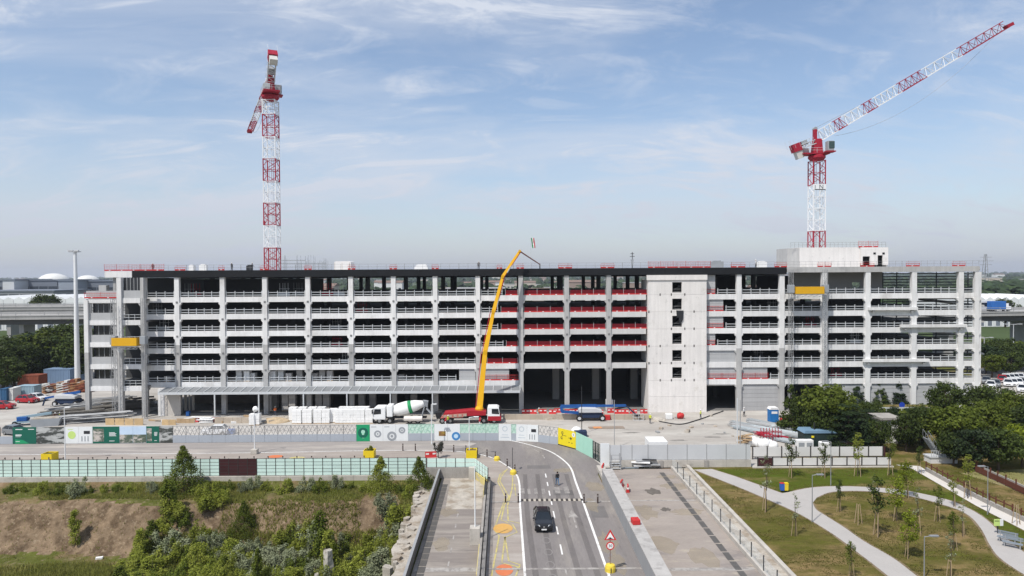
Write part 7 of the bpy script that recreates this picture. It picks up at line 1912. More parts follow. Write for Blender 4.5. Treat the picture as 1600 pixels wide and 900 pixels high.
# bollards in front of the mint fence
M_boll = mat('bollard_brown', (0.055, 0.035, 0.03), 0.6, 0.05)
bol = MB().lathe([(.01, 0), (.085, 0), (.085, 1.0), (.07, 1.06), (.01, 1.08)], 8)
bol_me = bol.mesh('shaft', M_boll); bcap = MB().lathe([(.01, .78), (.09, .78), (.09, .9), (.01, .9)], 8).mesh('band', mat('bollard_band', (.30, .28, .26), .6))
def bollard(p, label, group):
    t = thing('bollard', label, 'bollard', (p.x, p.y, .012), group); place('shaft', bol_me, t, (p.x, p.y, .012)); place('band', bcap, t, (p.x, p.y, .012))
bpx = [8, 31, 54, 76.5, 99, 122.5, 145, 168, 191, 214, 237, 260, 283, 306, 329, 351, 374, 397, 419, 442, 464, 487, 509, 532, 554, 569]
for i, px in enumerate(bpx): bollard(gp(px, 727.2-px*.0056), 'dark bollard behind the mint fence, %s from the left' % ORD[i+1], 'bollards behind the mint fence')
for i, (px, py) in enumerate(((629.5, 704.5), (649, 704.5), (709, 706.5), (728, 707.5), (746, 711), (761, 714), (774, 718.5), (792.5, 729), (804.5, 738.5))):
    bollard(gp(px, py), 'dark bollard along the inner bend of the road, %s from the left' % ORD[i+1], 'bollards along the inner bend')
for i, (px, py) in enumerate(((790, 785.5), (810, 785.5), (912.5, 786.5), (934, 786.5))):
    bollard(gp(px, py), 'dark bollard at the speed hump, %s from the left' % ORD[i+1], 'bollards at the speed hump')
# yellow planters and markers
M_yp = mat('planter_yellow', (0.70, 0.52, 0.02), 0.55, 0.06, 1.0)
def planter(px, py, label, plant):
    g = gp(px, py); t = thing('planter', label, 'planter', (g.x, g.y, .012))
    for s, (x0, x1, y0, y1) in enumerate(((-.75, .75, -.75, -.67), (-.75, .75, .67, .75), (-.75, -.67, -.67, .67), (.67, .75, -.67, .67))): MB().box(g.x+x0, g.x+x1, g.y+y0, g.y+y1, .02, 1.15).build('side_panel', M_yp, t)
    MB().box(g.x-.66, g.x+.66, g.y-.66, g.y+.66, .1, 1.0).build('soil', M_soil, t)
    return t, g
PL = [planter(78, 720, 'yellow planter at the left near the lamp post', 0), planter(577.5, 715, 'yellow planter with an orange shrub behind the fence', 1), planter(737, 714.5, 'yellow planter at the corner of the fence', 0)]
for px, py, lb in ((776.5, 719.5, 'yellow concrete foot at the inner bend'), (802, 741, 'yellow concrete foot of the sign pole at the inner bend')):
    g = gp(px, py); tag(MB().lathe([(.02, 0), (.42, 0), (.43, .35), (.3, .55), (.02, .58)], 14, (g.x, g.y, .012)).build('marker_block', MATS['yellow_block']), lb, 'marker')
g = gp(801, 736); t = thing('sign_pole', 'dark sign pole seen edge on at the inner bend', 'pole', (g.x, g.y, .012)); MB().tube((g.x, g.y, .012), (g.x, g.y, 3.1), .04, 6).build('shaft', M_dark, t); MB().box(g.x-.03, g.x+.03, g.y-.3, g.y+.3, 2.3, 3.0).build('plate', M_dark, t)
plastic_barrier(673, 714.5, 'red and white plastic barrier beside the dark leaved tree', .2, 1.6)
# park bins, board and seats
for i, (px, c_, nm) in enumerate(((1222, (.03, .10, .38), 'blue'), (1228, (.62, .48, .03), 'yellow'))):
    g = gp(px, 769); t = thing('litter_bin', '%s litter bin at the edge of the green lawn' % nm, 'bin', (g.x, g.y, .01))
    MB().prism([(g.x-.2, .25), (g.x+.2, .25), (g.x+.23, 1.05), (g.x-.23, 1.05)], g.y-.2, g.y+.2).build('bin_body', mat('bin_%s' % nm, c_, .5), t); MB().box(g.x-.05, g.x+.05, g.y-.05, g.y+.05, .0, .249).build('post', M_dark, t); MB().box(g.x-.25, g.x+.25, g.y-.22, g.y+.22, 1.06, 1.12).build('lid', M_red if i == 0 else M_yp, t)
g = gp(1560, 834); t = thing('info_board', 'park information board with yellow green and white halves on a dark stand', 'board', (g.x, g.y, .03))
MB().box(g.x-.08, g.x+.0, g.y, g.y+.1, .03, .8).build('stand', M_dark, t); MB().box(g.x-.45, g.x+.12, g.y-.04, g.y+.02, .8, 1.45).build('green_panel', M_lime, t); MB().box(g.x+.125, g.x+.45, g.y-.04, g.y+.02, .8, 1.45).build('white_panel', M_hwhite, t)
MB().box(g.x-.40, g.x+.05, g.y-.046, g.y-.041, 1.25, 1.32).build('lettering', M_dark, t)
M_bench = mat('bench_blue_grey', (.20, .23, .26), .6, .06)
for i, (px, py, rz) in enumerate(((1574, 848, -.75), (1582, 856, -.75))):
    g = gp(px, py); t = thing('park_bench', 'grey park bench by the curved path, %s one' % ('far', 'near')[i], 'bench', (g.x, g.y, .03), 'grey park benches', rz)
    for k in range(3): MB().box(-.8, .8, -.25+k*.17, -.1+k*.17, .42, .47).build('seat_slat', M_bench, t)
    for k in range(2): MB().box(-.8, .8, .27, .31, .62+k*.2, .77+k*.2).build('back_slat', M_bench, t)
    for x in (-.6, .6): MB().box(x-.04, x+.04, -.22, .3, .0, .415).build('leg', M_steel, t); MB().box(x-.03, x+.03, .22, .268, .47, .98).build('back_post', M_steel, t)
# rusty steel fence beside the light path
M_cort = mat('rusty_steel', (0.12, 0.045, 0.03), 0.8, 0.15, 1.5, perobj=.1)
cf = thing('rusty_fence', 'rusty brown post and rail fence on a low grey wall along the light path', 'fence', (gp(1450, 737).x, gp(1450, 737).y, 0))
fp = [(1450, 737.5), (1476, 752), (1500, 765), (1530, 781), (1560, 796), (1600, 815), (1650, 838)]
for (a, b) in zip(fp, fp[1:]):
    p, q_ = gp(*a), gp(*b); p.z = q_.z = 0
    MB().bar(p+Vector((0, .4, .25)), q_+Vector((0, .4, .25)), .25, .5).build('low_wall', M_wallc, cf)
    MB().bar(p+Vector((0, .4, 1.0)), q_+Vector((0, .4, 1.0)), .06, .12).build('rail', M_cort, cf)
    for k in range(3): r_ = p.lerp(q_, k/3); MB().cbox((r_.x, r_.y+.4, .8), (.1, .1, 1.0)).build('post', M_cort, cf)
cf2 = thing('rusty_guard', 'rusty brown steel guard band beside the pale meadow at the right', 'fence', (gp(1528, 737).x, gp(1528, 737).y, 0))
fp = [(1524, 737), (1545, 747), (1568, 757.5), (1600, 773), (1640, 792)]
for (a, b) in zip(fp, fp[1:]):
    p, q_ = gp(*a), gp(*b); p.z = q_.z = 0
    MB().bar(p+Vector((0, 0, .45)), q_+Vector((0, 0, .45)), .08, .7).build('band', M_cort, cf2)
    for k in range(2): r_ = p.lerp(q_, (k+.3)/2); MB().cbox((r_.x, r_.y+.1, .7), (.12, .12, 1.4)).build('post', M_cort, cf2)
    MB().bar(p+Vector((0, -1.6, .5)), q_+Vector((0, -1.6, .5)), .15, 1.0).build('wall_panel', M_wallc, cf2)
# stumps and debris in the hollow
M_stump = mat('pale_broken_concrete', (.46, .43, .38), .95, .25, 1.2, c2=(.22, .19, .16), c2scale=1.0, c2at=(.5, .62), fine=.2, bump=.8, bscale=3)
for i, (px, yb, yt, w, lb) in enumerate(((513, 897, 859, 1.0, 'tall pale broken concrete pillar standing among the shrubs'), (547, 832, 812, .75, 'short pale broken concrete pillar among the shrubs'), (495, 905, 896, .6, 'low pale concrete stump at the bottom edge among the shrubs'))):
    g = gp(px, yb, -4.2); z1 = dp(px, yt, g.y).z; z0 = terrain(g.x, g.y)-.3; mb = MB(); n = 9; rows = 8; vs_ = []
    for r_ in range(rows):
        f = r_/(rows-1)
        for k in range(n): a = 2*math.pi*k/n; rr = w*(.6-.18*f)*(1+.35*noise.noise(Vector((a, f*3, i*7)))); vs_.append((g.x+rr*math.cos(a), g.y+rr*math.sin(a), z0+(z1-z0)*f+(.25*noise.noise(Vector((a*2, i, 3))) if r_ == rows-1 else 0)))
    fs = [(r_*n+k, r_*n+(k+1) % n, (r_+1)*n+(k+1) % n, (r_+1)*n+k) for r_ in range(rows-1) for k in range(n)]+[tuple(range((rows-1)*n, rows*n))]
    tag(mb.add(vs_, fs).build('concrete_pillar', M_stump), lb, 'pillar')
g = gp(155, 859, -4.2); mb = MB().cbox((g.x, g.y, terrain(g.x, g.y)+.1), (.7, .4, .2), .3); tag(mb.build('white_debris', M_wht), 'white piece of debris at the foot of the earth slope', 'debris')
# ================================================================== vegetation
LM = {'dark': leafmat('leaf_dark_green', (0.034, 0.052, 0.012), (0.070, 0.095, 0.020), .32, .5),
      'deep': leafmat('needle_deep_green', (0.017, 0.031, 0.012), (0.034, 0.052, 0.018), .2, .5),
      'mid': leafmat('leaf_mid_green', (0.085, 0.115, 0.016), (0.13, 0.16, 0.024), .4, .4),
      'light': leafmat('leaf_yellow_green', (0.16, 0.20, 0.018), (0.22, 0.26, 0.026), .45, .4),
      'silver': leafmat('leaf_silver_green', (0.19, 0.215, 0.115), (0.28, 0.30, 0.19), .35, .5),
      'scrub': leafmat('leaf_scrub_green', (0.20, 0.24, 0.032), (0.31, 0.33, 0.065), .5, .6),
      'olive': leafmat('leaf_dark_olive', (0.05, 0.052, 0.045), (0.08, 0.08, 0.066), .2, .6),
      'far': leafmat('leaf_far_green', (0.030, 0.052, 0.022), (0.048, 0.07, 0.028), .2, .05)}
M_bark = mat('bark', (0.085, 0.062, 0.045), 0.95, 0.2, 2.0); M_stake = mat('stake_timber', (0.36, 0.27, 0.17), 0.9, 0.12, 2.0)
def rnd_dir(r): 
    z = r.uniform(-1, 1); t = r.uniform(0, 2*math.pi); s = math.sqrt(1-z*z); return Vector((s*math.cos(t), s*math.sin(t), z))
def leaf(mb, p, n, size, r, asp=.55):
    u = n.cross(Vector((r.uniform(-1, 1), r.uniform(-1, 1), r.uniform(-1, 1))))
    if u.length < 1e-3: return
    u.normalize(); v = n.cross(u); a = size*r.uniform(.65, 1.35); b = a*asp
    o = len(mb.v); mb.v += [tuple(p-u*a), tuple(p-v*b), tuple(p+u*a), tuple(p+v*b)]; mb.f.append((o, o+1, o+2, o+3)); mb.mi.append(0)
def crown(seed, R_, H, z0, clumps, leaves, size, style='round', cr=.28):
    """leaf-clump crown: clump centres fill the crown's volume, leaves sit in each clump's shell"""
    r = random.Random(seed); mb = MB(); cs = []
    for k in range(clumps):
        if style == 'round':
            d = rnd_dir(r); d.z = d.z*.9+.1; f = r.uniform(.35, 1.0)**.5; c = Vector((d.x*R_*f*.86, d.y*R_*f*.86, z0+H/2+d.z*H/2*f*.86)); rad = R_*cr*r.uniform(.65, 1.3); sq = .75
        elif style == 'tier':
            t = r.random(); zz = z0+H*t; rr = R_*(1-t*.72)*(.55+.45*r.random()); a = r.uniform(0, 6.283); zz = z0+H*round(t*7)/7+r.uniform(-.12, .12); c = Vector((rr*math.cos(a), rr*math.sin(a), zz-rr*.08)); rad = R_*cr*r.uniform(.7, 1.2)*(1-.45*t); sq = .34
        elif style == 'cone':
            t = r.random()**1.35; a = r.uniform(0, 6.283); rr = R_*(1-t)*r.uniform(.5, 1)+.05; c = Vector((rr*math.cos(a), rr*math.sin(a), z0+H*t)); rad = R_*cr*(1.15-.8*t); sq = .8
        elif style == 'column':
            t = r.random(); a = r.uniform(0, 6.283); rr = R_*(.35+.65*math.sin(math.pi*min(1, .12+t*.88)))*r.uniform(.2, 1)*.8; c = Vector((rr*math.cos(a), rr*math.sin(a), z0+H*t)); rad = R_*cr*(1.1-.4*t); sq = 1.25
        elif style == 'shrub':
            t = r.random()**.8; a = r.uniform(0, 6.283); rr = R_*math.sqrt(max(.05, 1-(t*.95)**2))*r.uniform(.15, 1); c = Vector((rr*math.cos(a), rr*math.sin(a), z0+H*t)); rad = R_*cr*r.uniform(.5, 1.15); sq = 1.9
        elif style == 'lobed':
            if k % 12 == 0: la = r.uniform(0, 6.283); lr = R_*r.uniform(.1, .75); lh = H*r.uniform(.45, 1.05)*(1-.35*lr/R_); lw = R_*r.uniform(.25, .5)
            t = r.random()**.7; a = r.uniform(0, 6.283); rr = lw*(1-.75*t*t)*r.uniform(.1, 1); c = Vector((lr*math.cos(la)+rr*math.cos(a)+.25*t*math.cos(la), lr*math.sin(la)+rr*math.sin(a)+.25*t*math.sin(la), z0+lh*t)); rad = R_*cr*r.uniform(.5, 1.2); sq = 1.3
        cs.append(c)
        for j in range(leaves):
            d = rnd_dir(r); s = r.uniform(.45, 1.08); p = c+Vector((d.x, d.y, d.z*sq))*rad*s
            if style == 'tier': d = (d*.45+Vector((0, 0, 1))).normalized()
            else: d = (d*.75+rnd_dir(r)*.55+Vector((0, 0, .35))).normalized()
            leaf(mb, p, d, size, r)
    return mb, cs
def trunk(mb, h, r0, cs, top, rr, nb=9):
    pts = [Vector((0, 0, -.1))]; n = 5
    for k in range(1, n+1): pts.append(Vector((rr.uniform(-.04, .04)*h*.3, rr.uniform(-.04, .04)*h*.3, h*k/n)))
    for k in range(n): mb.tube(pts[k], pts[k+1], r0*(1-.75*k/n), 7, r0*(1-.75*(k+1)/n), caps=False)
    for c in rr.sample(cs, min(nb, len(cs))):
        s = pts[rr.randint(2, n-1)] if c.z > h*.4 else pts[1]; m_ = s.lerp(c, .55)+Vector((0, 0, .15)); mb.tube(s, m_, r0*.32, 5, r0*.2, caps=False); mb.tube(m_, c, r0*.2, 5, r0*.06, caps=False)
def make_tree(name, seed, R_, H, z0, clumps, leaves, size, style, leafk, tr0, label='proto', cr=.28, stakes=False, bark=None):
    """returns meshes (crown, trunk) shared by all copies of this kind"""
    mb, cs = crown(seed, R_, H, z0, clumps, leaves, size, style, cr)
    cme = mb.mesh('crown', LM[leafk], recalc=False); rr = random.Random(seed); tb = MB(); trunk(tb, z0+H*.78, tr0, cs, 0, rr)
    return cme, tb.mesh('trunk', bark or M_bark)
PROTO = {}
PROTO['round'] = [make_tree('t', s, 4.3, 7.4, 1.6, 70, 62, .27, 'round', k, .28) for s, k in ((1, 'mid'), (2, 'dark'), (3, 'mid'))]
PROTO['light'] = [make_tree('t', s, 4.0, 7.0, 1.4, 70, 60, .26, 'round', k, .25) for s, k in ((11, 'light'), (12, 'mid'))]
PROTO['cedar'] = [make_tree('t', s, 5.0, 8.2, .9, 95, 50, .25, 'tier', 'deep', .3, cr=.24) for s in (21, 22)]
PROTO['spruce'] = [make_tree('t', s, 2.4, 8.0, .5, 70, 46, .22, 'cone', k, .2, cr=.34) for s, k in ((31, 'deep'), (32, 'dark'))]
PROTO['dark'] = [make_tree('t', s, 4.4, 8.0, .9, 75, 58, .28, 'round', k, .28) for s, k in ((41, 'dark'), (42, 'deep'), (43, 'dark'))]
PROTO['shrub'] = [make_tree('t', s, 1.75, 2.5, -.1, 110, 40, .085, 'lobed', k, .035, cr=.20) for s, k in ((51, 'scrub'), (52, 'silver'), (53, 'mid'), (54, 'scrub'), (55, 'silver'))]
PROTO['column'] = [make_tree('t', s, .75, 4.0, .05, 44, 42, .10, 'column', k, .06, cr=.42) for s, k in ((61, 'mid'), (62, 'scrub'))]
PROTO['bush'] = [make_tree('t', s, 2.9, 5.6, -.1, 170, 50, .095, 'cone', k, .10, cr=.27) for s, k in ((71, 'mid'), (72, 'scrub'))]
PROTO['sap'] = [make_tree('t', s, .80, 2.3, 1.9, 22, 26, .085, 'column', k, .045, cr=.36) for s, k in ((81, 'mid'), (82, 'dark'), (83, 'scrub'))]
PROTO['saplight'] = [make_tree('t', 84, 1.15, 3.2, 1.6, 34, 34, .10, 'column', 'light', .05, cr=.36)]
PROTO['thin'] = [make_tree('t', s, .6, 2.6, 1.9, 14, 12, .085, 'column', 'silver', .045, cr=.36) for s in (86,)]
PROTO['olive'] = [make_tree('t', 91, 1.35, 2.0, .75, 60, 34, .075, 'lobed', 'olive', .07, cr=.16)]
def tree(kind, i, loc, s, label, cat='tree', name='tree', group=None, sz=None, stakes=False):
    cme, tme = PROTO[kind][i % len(PROTO[kind])]
    t = thing(name, label, cat, loc, group, random.uniform(0, 6.28))
    t.scale = (s, s, sz or s)
    place('crown', cme, t); place('trunk', tme, t)
    if stakes:
        for a in (0, 2.1, 4.2)[:stakes]:
            MB().tube((.35*math.cos(a), .35*math.sin(a), 0), (.16*math.cos(a), .16*math.sin(a), 1.9), .035, 5).build('stake', M_stake, t)
        MB().tube((.17, 0, 1.75), (-.1, .15, 1.75), .03, 5).build('stake_tie', M_stake, t)
    return t
def by_px(px, yb, yt, kind, i, label, h0, z=0.0, **k):
    """tree that stands at (px, yb) on the ground and reaches up to yt in the photograph"""
    g = gp(px, yb, z); h = dp(px, yt, g.y).z-z; wide = k.pop('wide', 1.0)
    s = h/h0
    t = tree(kind, i, (g.x, g.y, z), s*wide, label, sz=s, **k)
    return t
G = 'trees between the building and the park'
for px, yb, yt, kind, i, lb, w in (
        (1236, 672, 601, 'spruce', 1, 'slim dark conifer right of the portable toilet', 1.0), (1262, 684, 612, 'dark', 0, 'dark tree behind the dark green container', .75),
        (1298, 690, 597, 'round', 0, 'largest round tree with a sunlit yellow green top', 1.06), (1284, 694, 630, 'dark', 2, 'dark spreading tree just right of the dark green container', .9),
        (1325, 705, 633, 'cedar', 0, 'layered dark cedar left of the gatehouse', .95), (1352, 700, 640, 'cedar', 1, 'second layered dark cedar nearer the gatehouse', .95), (1312, 690, 640, 'dark', 1, 'dense dark tree behind the cedars', .85),
        (1338, 704, 646, 'dark', 1, 'dense dark tree between the two cedars', .9), (1370, 706, 652, 'dark', 0, 'dark tree just left of the gatehouse', .8), (1416, 706, 644, 'dark', 2, 'dense dark tree just right of the gatehouse', .75), (1397, 676, 634, 'dark', 1, 'dark tree behind the gatehouse', .7), (1360, 674, 622, 'dark', 0, 'dark round tree before the three small pines', .8),
        (1337, 640, 592, 'spruce', 0, 'small dark pine at the building foot, leftmost of three', 1.3), (1374, 640, 594, 'spruce', 1, 'small dark pine at the building foot, middle of three', 1.2), (1403, 640, 593, 'spruce', 0, 'small dark pine at the building foot, right of three', 1.2),
        (1421, 697, 640, 'cedar', 0, 'dark cedar right of the gatehouse', .85), (1440, 700, 628, 'dark', 0, 'dark tree left of the steel stair', .7), (1476, 664, 594, 'round', 1, 'bluish green round tree before the right building end', .8),
        (1466, 703, 634, 'round', 2, 'green spreading tree above the steel stair', 1.1), (1500, 712, 630, 'round', 0, 'broad green tree right of the steel stair', 1.0), (1530, 664, 602, 'dark', 2, 'olive green tree at the right building corner', .9),
        (1560, 668, 598, 'dark', 0, 'dark tree behind the right tree group', .95), (1545, 702, 622, 'round', 2, 'tall mid green tree near the right picture edge', .95), (1584, 690, 612, 'light', 1, 'leafy tree at the right picture edge', .9),
        (1520, 733, 668, 'dark', 1, 'dark low tree before the meadow', 1.05), (1490, 727, 672, 'dark', 0, 'dark low tree right of the stair landing', .9), (1560, 735, 668, 'dark', 2, 'dark spreading tree beside the meadow', 1.1),
        (1597, 730, 662, 'light', 0, 'bright yellow green tree cut by the right picture edge', .95), (1620, 712, 628, 'round', 1, 'tall tree mostly outside the right picture edge', 1.0)):
    h0 = {'round': 9.0, 'light': 8.4, 'cedar': 9.1, 'spruce': 8.6, 'dark': 8.9}[kind]
    by_px(px, yb, yt, kind, i, lb, h0, group=G, wide=w)
# trees beyond the left yard and the right car park
k = 0
LT = [(5, 606, 536), (22, 604, 528), (42, 597, 519), (60, 595, 512), (80, 594, 509), (98, 593, 503), (114, 594, 508), (128, 596, 517), (12, 612, 556), (34, 594, 546), (90, 597, 540), (122, 598, 545), (70, 598, 548), (50, 599, 550), (-8, 606, 520), (104, 590, 500)]
LT.sort()
for i, (px, yb, yt) in enumerate(LT):
    by_px(px, yb, yt, ('dark', 'round', 'dark', 'dark')[i % 4], i, 'dark green tree beyond the left yard, %s from the left' % ORD[i+1], 9.0, group='trees beyond the left yard', wide=1.05)
RT = sorted([(1541, 584, 536), (1556, 582, 530), (1572, 580, 526), (1590, 578, 530), (1604, 580, 536), (1550, 590, 552), (1580, 588, 548), (1536, 572, 528)])
for i, (px, yb, yt) in enumerate(RT):
    by_px(px, yb, yt, ('round', 'dark')[i % 2], i, 'green tree beyond the right building end, %s from the left' % ORD[i+1], 9.0, group='trees beyond the right building end', wide=1.1)
# young staked park trees
SP = [(1237, 746, 682, 'sap', 1), (1288, 746, 690, 'sap', 1), (1340, 744, 676, 'sap', 2), (1390, 742, 683, 'sap', 0), (1436, 741, 695, 'sap', 1), (1512, 779, 710, 'sap', 2), (1312, 800, 748, 'sap', 1), (1372, 838, 741, 'sap', 1), (1364, 780, 745, 'thin', 0),
      (1401, 814, 742, 'saplight', 0), (1417, 778, 718, 'saplight', 0), (1434, 835, 760, 'thin', 0), (1419, 872, 795, 'saplight', 0), (1465, 815, 757, 'sap', 0), (1490, 860, 798, 'sap', 0), (1485, 905, 830, 'thin', 0), (1242, 838, 770, 'thin', 0), (1330, 905, 845, 'sap', 0), (1490, 792, 745, 'sap', 2), (1504, 838, 780, 'thin', 0), (1197, 799, 710, 'thin', 0)]
SP.sort()
for i, (px, yb, yt, kd, j) in enumerate(SP):
    by_px(px, yb, yt, kd, j, '%s in the park, %s from the left' % ({'sap': 'young staked tree', 'thin': 'thin sparse staked sapling', 'saplight': 'bright yellow green staked young tree'}[kd], ORD[i+1]), {'sap': 4.4, 'thin': 4.6, 'saplight': 5.0}[kd], name='young_tree', group='young park trees', stakes=2, z=.01)
for i, (px, py) in enumerate(((1341, 819), (1588, 820))):
    g = gp(px, py); t = thing('tree_stakes', 'bare timber tree stakes', 'stakes', (g.x, g.y, 0)); 
    t['label'] = 'bare timber tree stakes ' + ('in the middle of the dry lawn' if i == 0 else 'beside the light path at the right edge')
    for a in (0, 2.1, 4.2): MB().tube((g.x+.4*math.cos(a), g.y+.4*math.sin(a), 0), (g.x+.15*math.cos(a), g.y+.15*math.sin(a), 2.1), .04, 5).build('stake', M_stake, t)
# dark leaved little tree and planter shrubs
by_px(685, 715.5, 687, 'olive', 0, 'small dark leaved tree on the footway beside the lamp post', 2.75, name='small_tree', z=.012)
for (t, g), kd in zip(PL, (0, 1, 0)):
    if kd: tree('shrub', 0, (g.x, g.y, 1.0), .33, 'small shrub growing in the yellow planter behind the fence', 'shrub', 'planter_shrub')
# shrubs on the shelf below the fence
def shrub(px, py, z, kind, i, s, label, group=None, sz=None, name='shrub', zt=None):
    g = gp(px, py, z); zz = terrain(g.x, g.y); g = gp(px, py, zz); zz = terrain(g.x, g.y)
    return tree(kind, i, (g.x, g.y, zz-.05), s, label, 'shrub', name, group, sz)
shrub(287, 768, -.6, 'bush', 0, 1.02, 'large cone shaped bush in front of the mint fence')
shrub(595, 768, -.6, 'bush', 1, .78, 'tall cone shaped bush before the fence left of the deck'); shrub(655, 770, -.6, 'bush', 0, .80, 'tall green bush at the corner of the left deck')
shrub(500, 822, -3.5, 'column', 0, 1.55, 'tall dark columnar shrub on the earth slope', sz=1.5); shrub(118, 862, -4.3, 'column', 1, 1.0, 'slender columnar shrub at the foot of the bare slope', sz=1.0)
shrub(381, 832, -3.6, 'bush', 0, .66, 'cone shaped dark bush at the right of the scrub')
shrub(122, 775, -.6, 'shrub', 1, .95, 'bluish grey shrub before the fence at the left')
SH = [(15, 770, 2, .55), (67, 771, 0, .72), (93, 774, 2, .75), (165, 768, 0, .5), (182, 767, 2, .45), (205, 768, 0, .45), (236, 769, 1, .62), (318, 768, 2, .5), (340, 766, 0, .5), (358, 766, 2, .6), (378, 768, 1, .55), (396, 766, 1, .8), (418, 766, 0, .55), (446, 771, 0, .85), (482, 768, 1, .8), (524, 763, 1, .75), (548, 764, 2, .45), (570, 768, 0, .5), (626, 770, 2, .55), (40, 768, 0, .4), (140, 770, 2, .42), (640, 778, 0, .7), (672, 760, 2, .7), (500, 768, 2, .8)]
SH.sort()
for i, (px, py, j, s) in enumerate(SH): shrub(px, py, -.6, 'shrub', j, s, 'low shrub at the foot of the mint fence, %s from the left' % ORD[i+1], 'low shrubs along the mint fence')
# the scrub that fills the hollow
rs = random.Random(5); n = 0; SC = []
while n < 120:
    x, y = rs.uniform(-46, -11.5), rs.uniform(63, 81)
    px = 800+x*FPX/y; z = terrain(x, y); py = 428+(26-z)*FPX/y
    if px < 200+ (900-py)*.55 or px > 655-(py-770)*.28 or py > 985: continue
    if 395 < px < 486 and py < 845: continue
    if py < 838 and not (245 < px < 352 or 515 < px < 645): continue
    if 505 < px < 560 and py < 905 and rs.random() < .55: continue
    j = rs.choice((0, 1, 2, 3, 4, 0, 3)) if px > 330 else rs.choice((0, 3, 2, 0, 3, 1))
    kd = 'shrub' if rs.random() < .96 else 'column'
    SC.append((px, tree(kd, j, (x, y, z-.05), rs.uniform(.75, 1.45), 'bush', 'shrub', 'scrub_bush', 'scrub bushes in the hollow', sz=rs.uniform(.7, 1.3)), ('slender' if kd == 'column' else ('yellow green', 'silvery', 'dark green', 'yellow green', 'silvery')[j % 5]) + (' low' if py > 900 else ' high'))); n += 1
cnt = {}
for px, t, nm in sorted(SC, key=lambda a: a[0]):
    cnt[nm] = cnt.get(nm, 0)+1; a_, b_ = nm.rsplit(' ', 1)
    t['label'] = '%s scrub bush %s, %s of these from the left' % (a_, 'low in the hollow' if b_ == 'low' else 'high in the hollow', ORD[cnt[nm]])
# grass in the hollow and on its shelf
sp = []
rg = random.Random(9)
while len(sp) < 50000:
    x, y = rg.uniform(-66, -10.5), rg.uniform(62, 86.2)
    z = terrain(x, y); lowf = sst(-3.0, -4.2, z) if y < 80 else .0
    d = noise.noise(Vector((x*.16, y*.16, 3)))
    if y > 81 and d > -.12: sp.append((x, y, z-.03, rg.uniform(.5, 1.3)))
    elif lowf > .4 and d > -.45 and (800+x*FPX/y > 215 or y < 72.6+1.5*d): sp.append((x, y, z-.03, rg.uniform(.8, 2.2)))
    elif x > -34 and y < 84 and d > -.22 and rg.random() < .75: sp.append((x, y, z-.03, rg.uniform(.6, 1.5)))
    elif rg.random() < .05: sp.append((x, y, z-.03, rg.uniform(.5, 1)))
LM['grass'] = leafmat('wild_grass_blades', (0.17, 0.19, 0.035), (0.29, 0.27, 0.09), .55, .35)
tufts('wild_grass', sp, .36, .035, LM['grass'], 'wild grass and weeds covering the hollow')
sp = []
def inside(x, y, poly):
    c = False; j = len(poly)-1
    for i in range(len(poly)):
        if (poly[i][1] > y) != (poly[j][1] > y) and x < (poly[j][0]-poly[i][0])*(y-poly[i][1])/(poly[j][1]-poly[i][1])+poly[i][0]: c = not c
        j = i
    return c
pth2 = px_poly([(1400, 726.5), (1437, 728.5), (1450, 737), (1500, 765), (1560, 796), (1600, 814), (1660, 842), (1660, 858), (1600, 829), (1525, 790.5), (1482, 765.5), (1425, 732.5)])
while len(sp) < 21000:
    y = rg.uniform(58, 90.0); x = rg.uniform(rx(24.9, y), .75*y+3)
    if inside(x, y, pp) or inside(x, y, pth2): continue
    if noise.noise(Vector((x*.22, y*.3, 8)))+.35*noise.noise(Vector((x*.9, y*.9, 2))) > -.05: sp.append((x, y, 0.005, rg.uniform(.5, 1.3)))
LM['turf'] = leafmat('lawn_blades', (0.11, 0.125, 0.026), (0.24, 0.19, 0.08), .45, .25)
tufts('lawn_grass', sp, .05, .045, LM['turf'], 'short grass of the park lawn')
# ================================================================== background
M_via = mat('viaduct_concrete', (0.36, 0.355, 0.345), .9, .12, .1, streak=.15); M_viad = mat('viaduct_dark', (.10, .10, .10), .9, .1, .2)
def viaduct(name, xa, xb, Y, ya, yb, zb_, label, w=11, za=None):
    t = thing(name, label, 'viaduct', ((xa+xb)/2, Y, 0)); n = max(4, int((xb-xa)/24))
    for i in range(n):
        f0, f1 = i/n, (i+1)/n; x0_, x1_ = xa+(xb-xa)*f0, xa+(xb-xa)*f1-.06; z0_, z1_ = ya+(yb-ya)*f0, ya+(yb-ya)*f1
        def slab_(y0, y1, d0, d1, m_, nm):
            MB().add([(x0_, y0, z0_+d0), (x1_, y0, z1_+d0), (x1_, y1, z1_+d0), (x0_, y1, z0_+d0), (x0_, y0, z0_+d1), (x1_, y0, z1_+d1), (x1_, y1, z1_+d1), (x0_, y1, z0_+d1)], [(0,3,2,1),(4,5,6,7),(0,1,5,4),(1,2,6,5),(2,3,7,6),(3,0,4,7)]).build(nm, m_, t)
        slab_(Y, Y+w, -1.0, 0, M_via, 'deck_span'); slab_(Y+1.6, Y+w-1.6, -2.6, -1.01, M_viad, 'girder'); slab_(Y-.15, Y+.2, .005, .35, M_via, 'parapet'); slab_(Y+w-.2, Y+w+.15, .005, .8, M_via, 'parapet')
        for k in range(6):
            xx = x0_+(x1_-x0_)*k/6; zz = z0_+(z1_-z0_)*k/6; MB().box(xx-.06, xx+.06, Y-.05, Y+.07, zz+.355, zz+1.5).build('rail_post', M_steel, t)
        MB().bar((x0_, Y, z0_+1.5), (x1_, Y, z1_+1.5), .12, .12).build('rail', M_steel, t); MB().bar((x0_, Y, z0_+.95), (x1_, Y, z1_+.95), .12, .2).build('rail', M_steel, t)
        MB().box(x1_-1.2, x1_+.2, Y+3, Y+w-3, 0, z1_-2.61).build('pier', M_via, t)
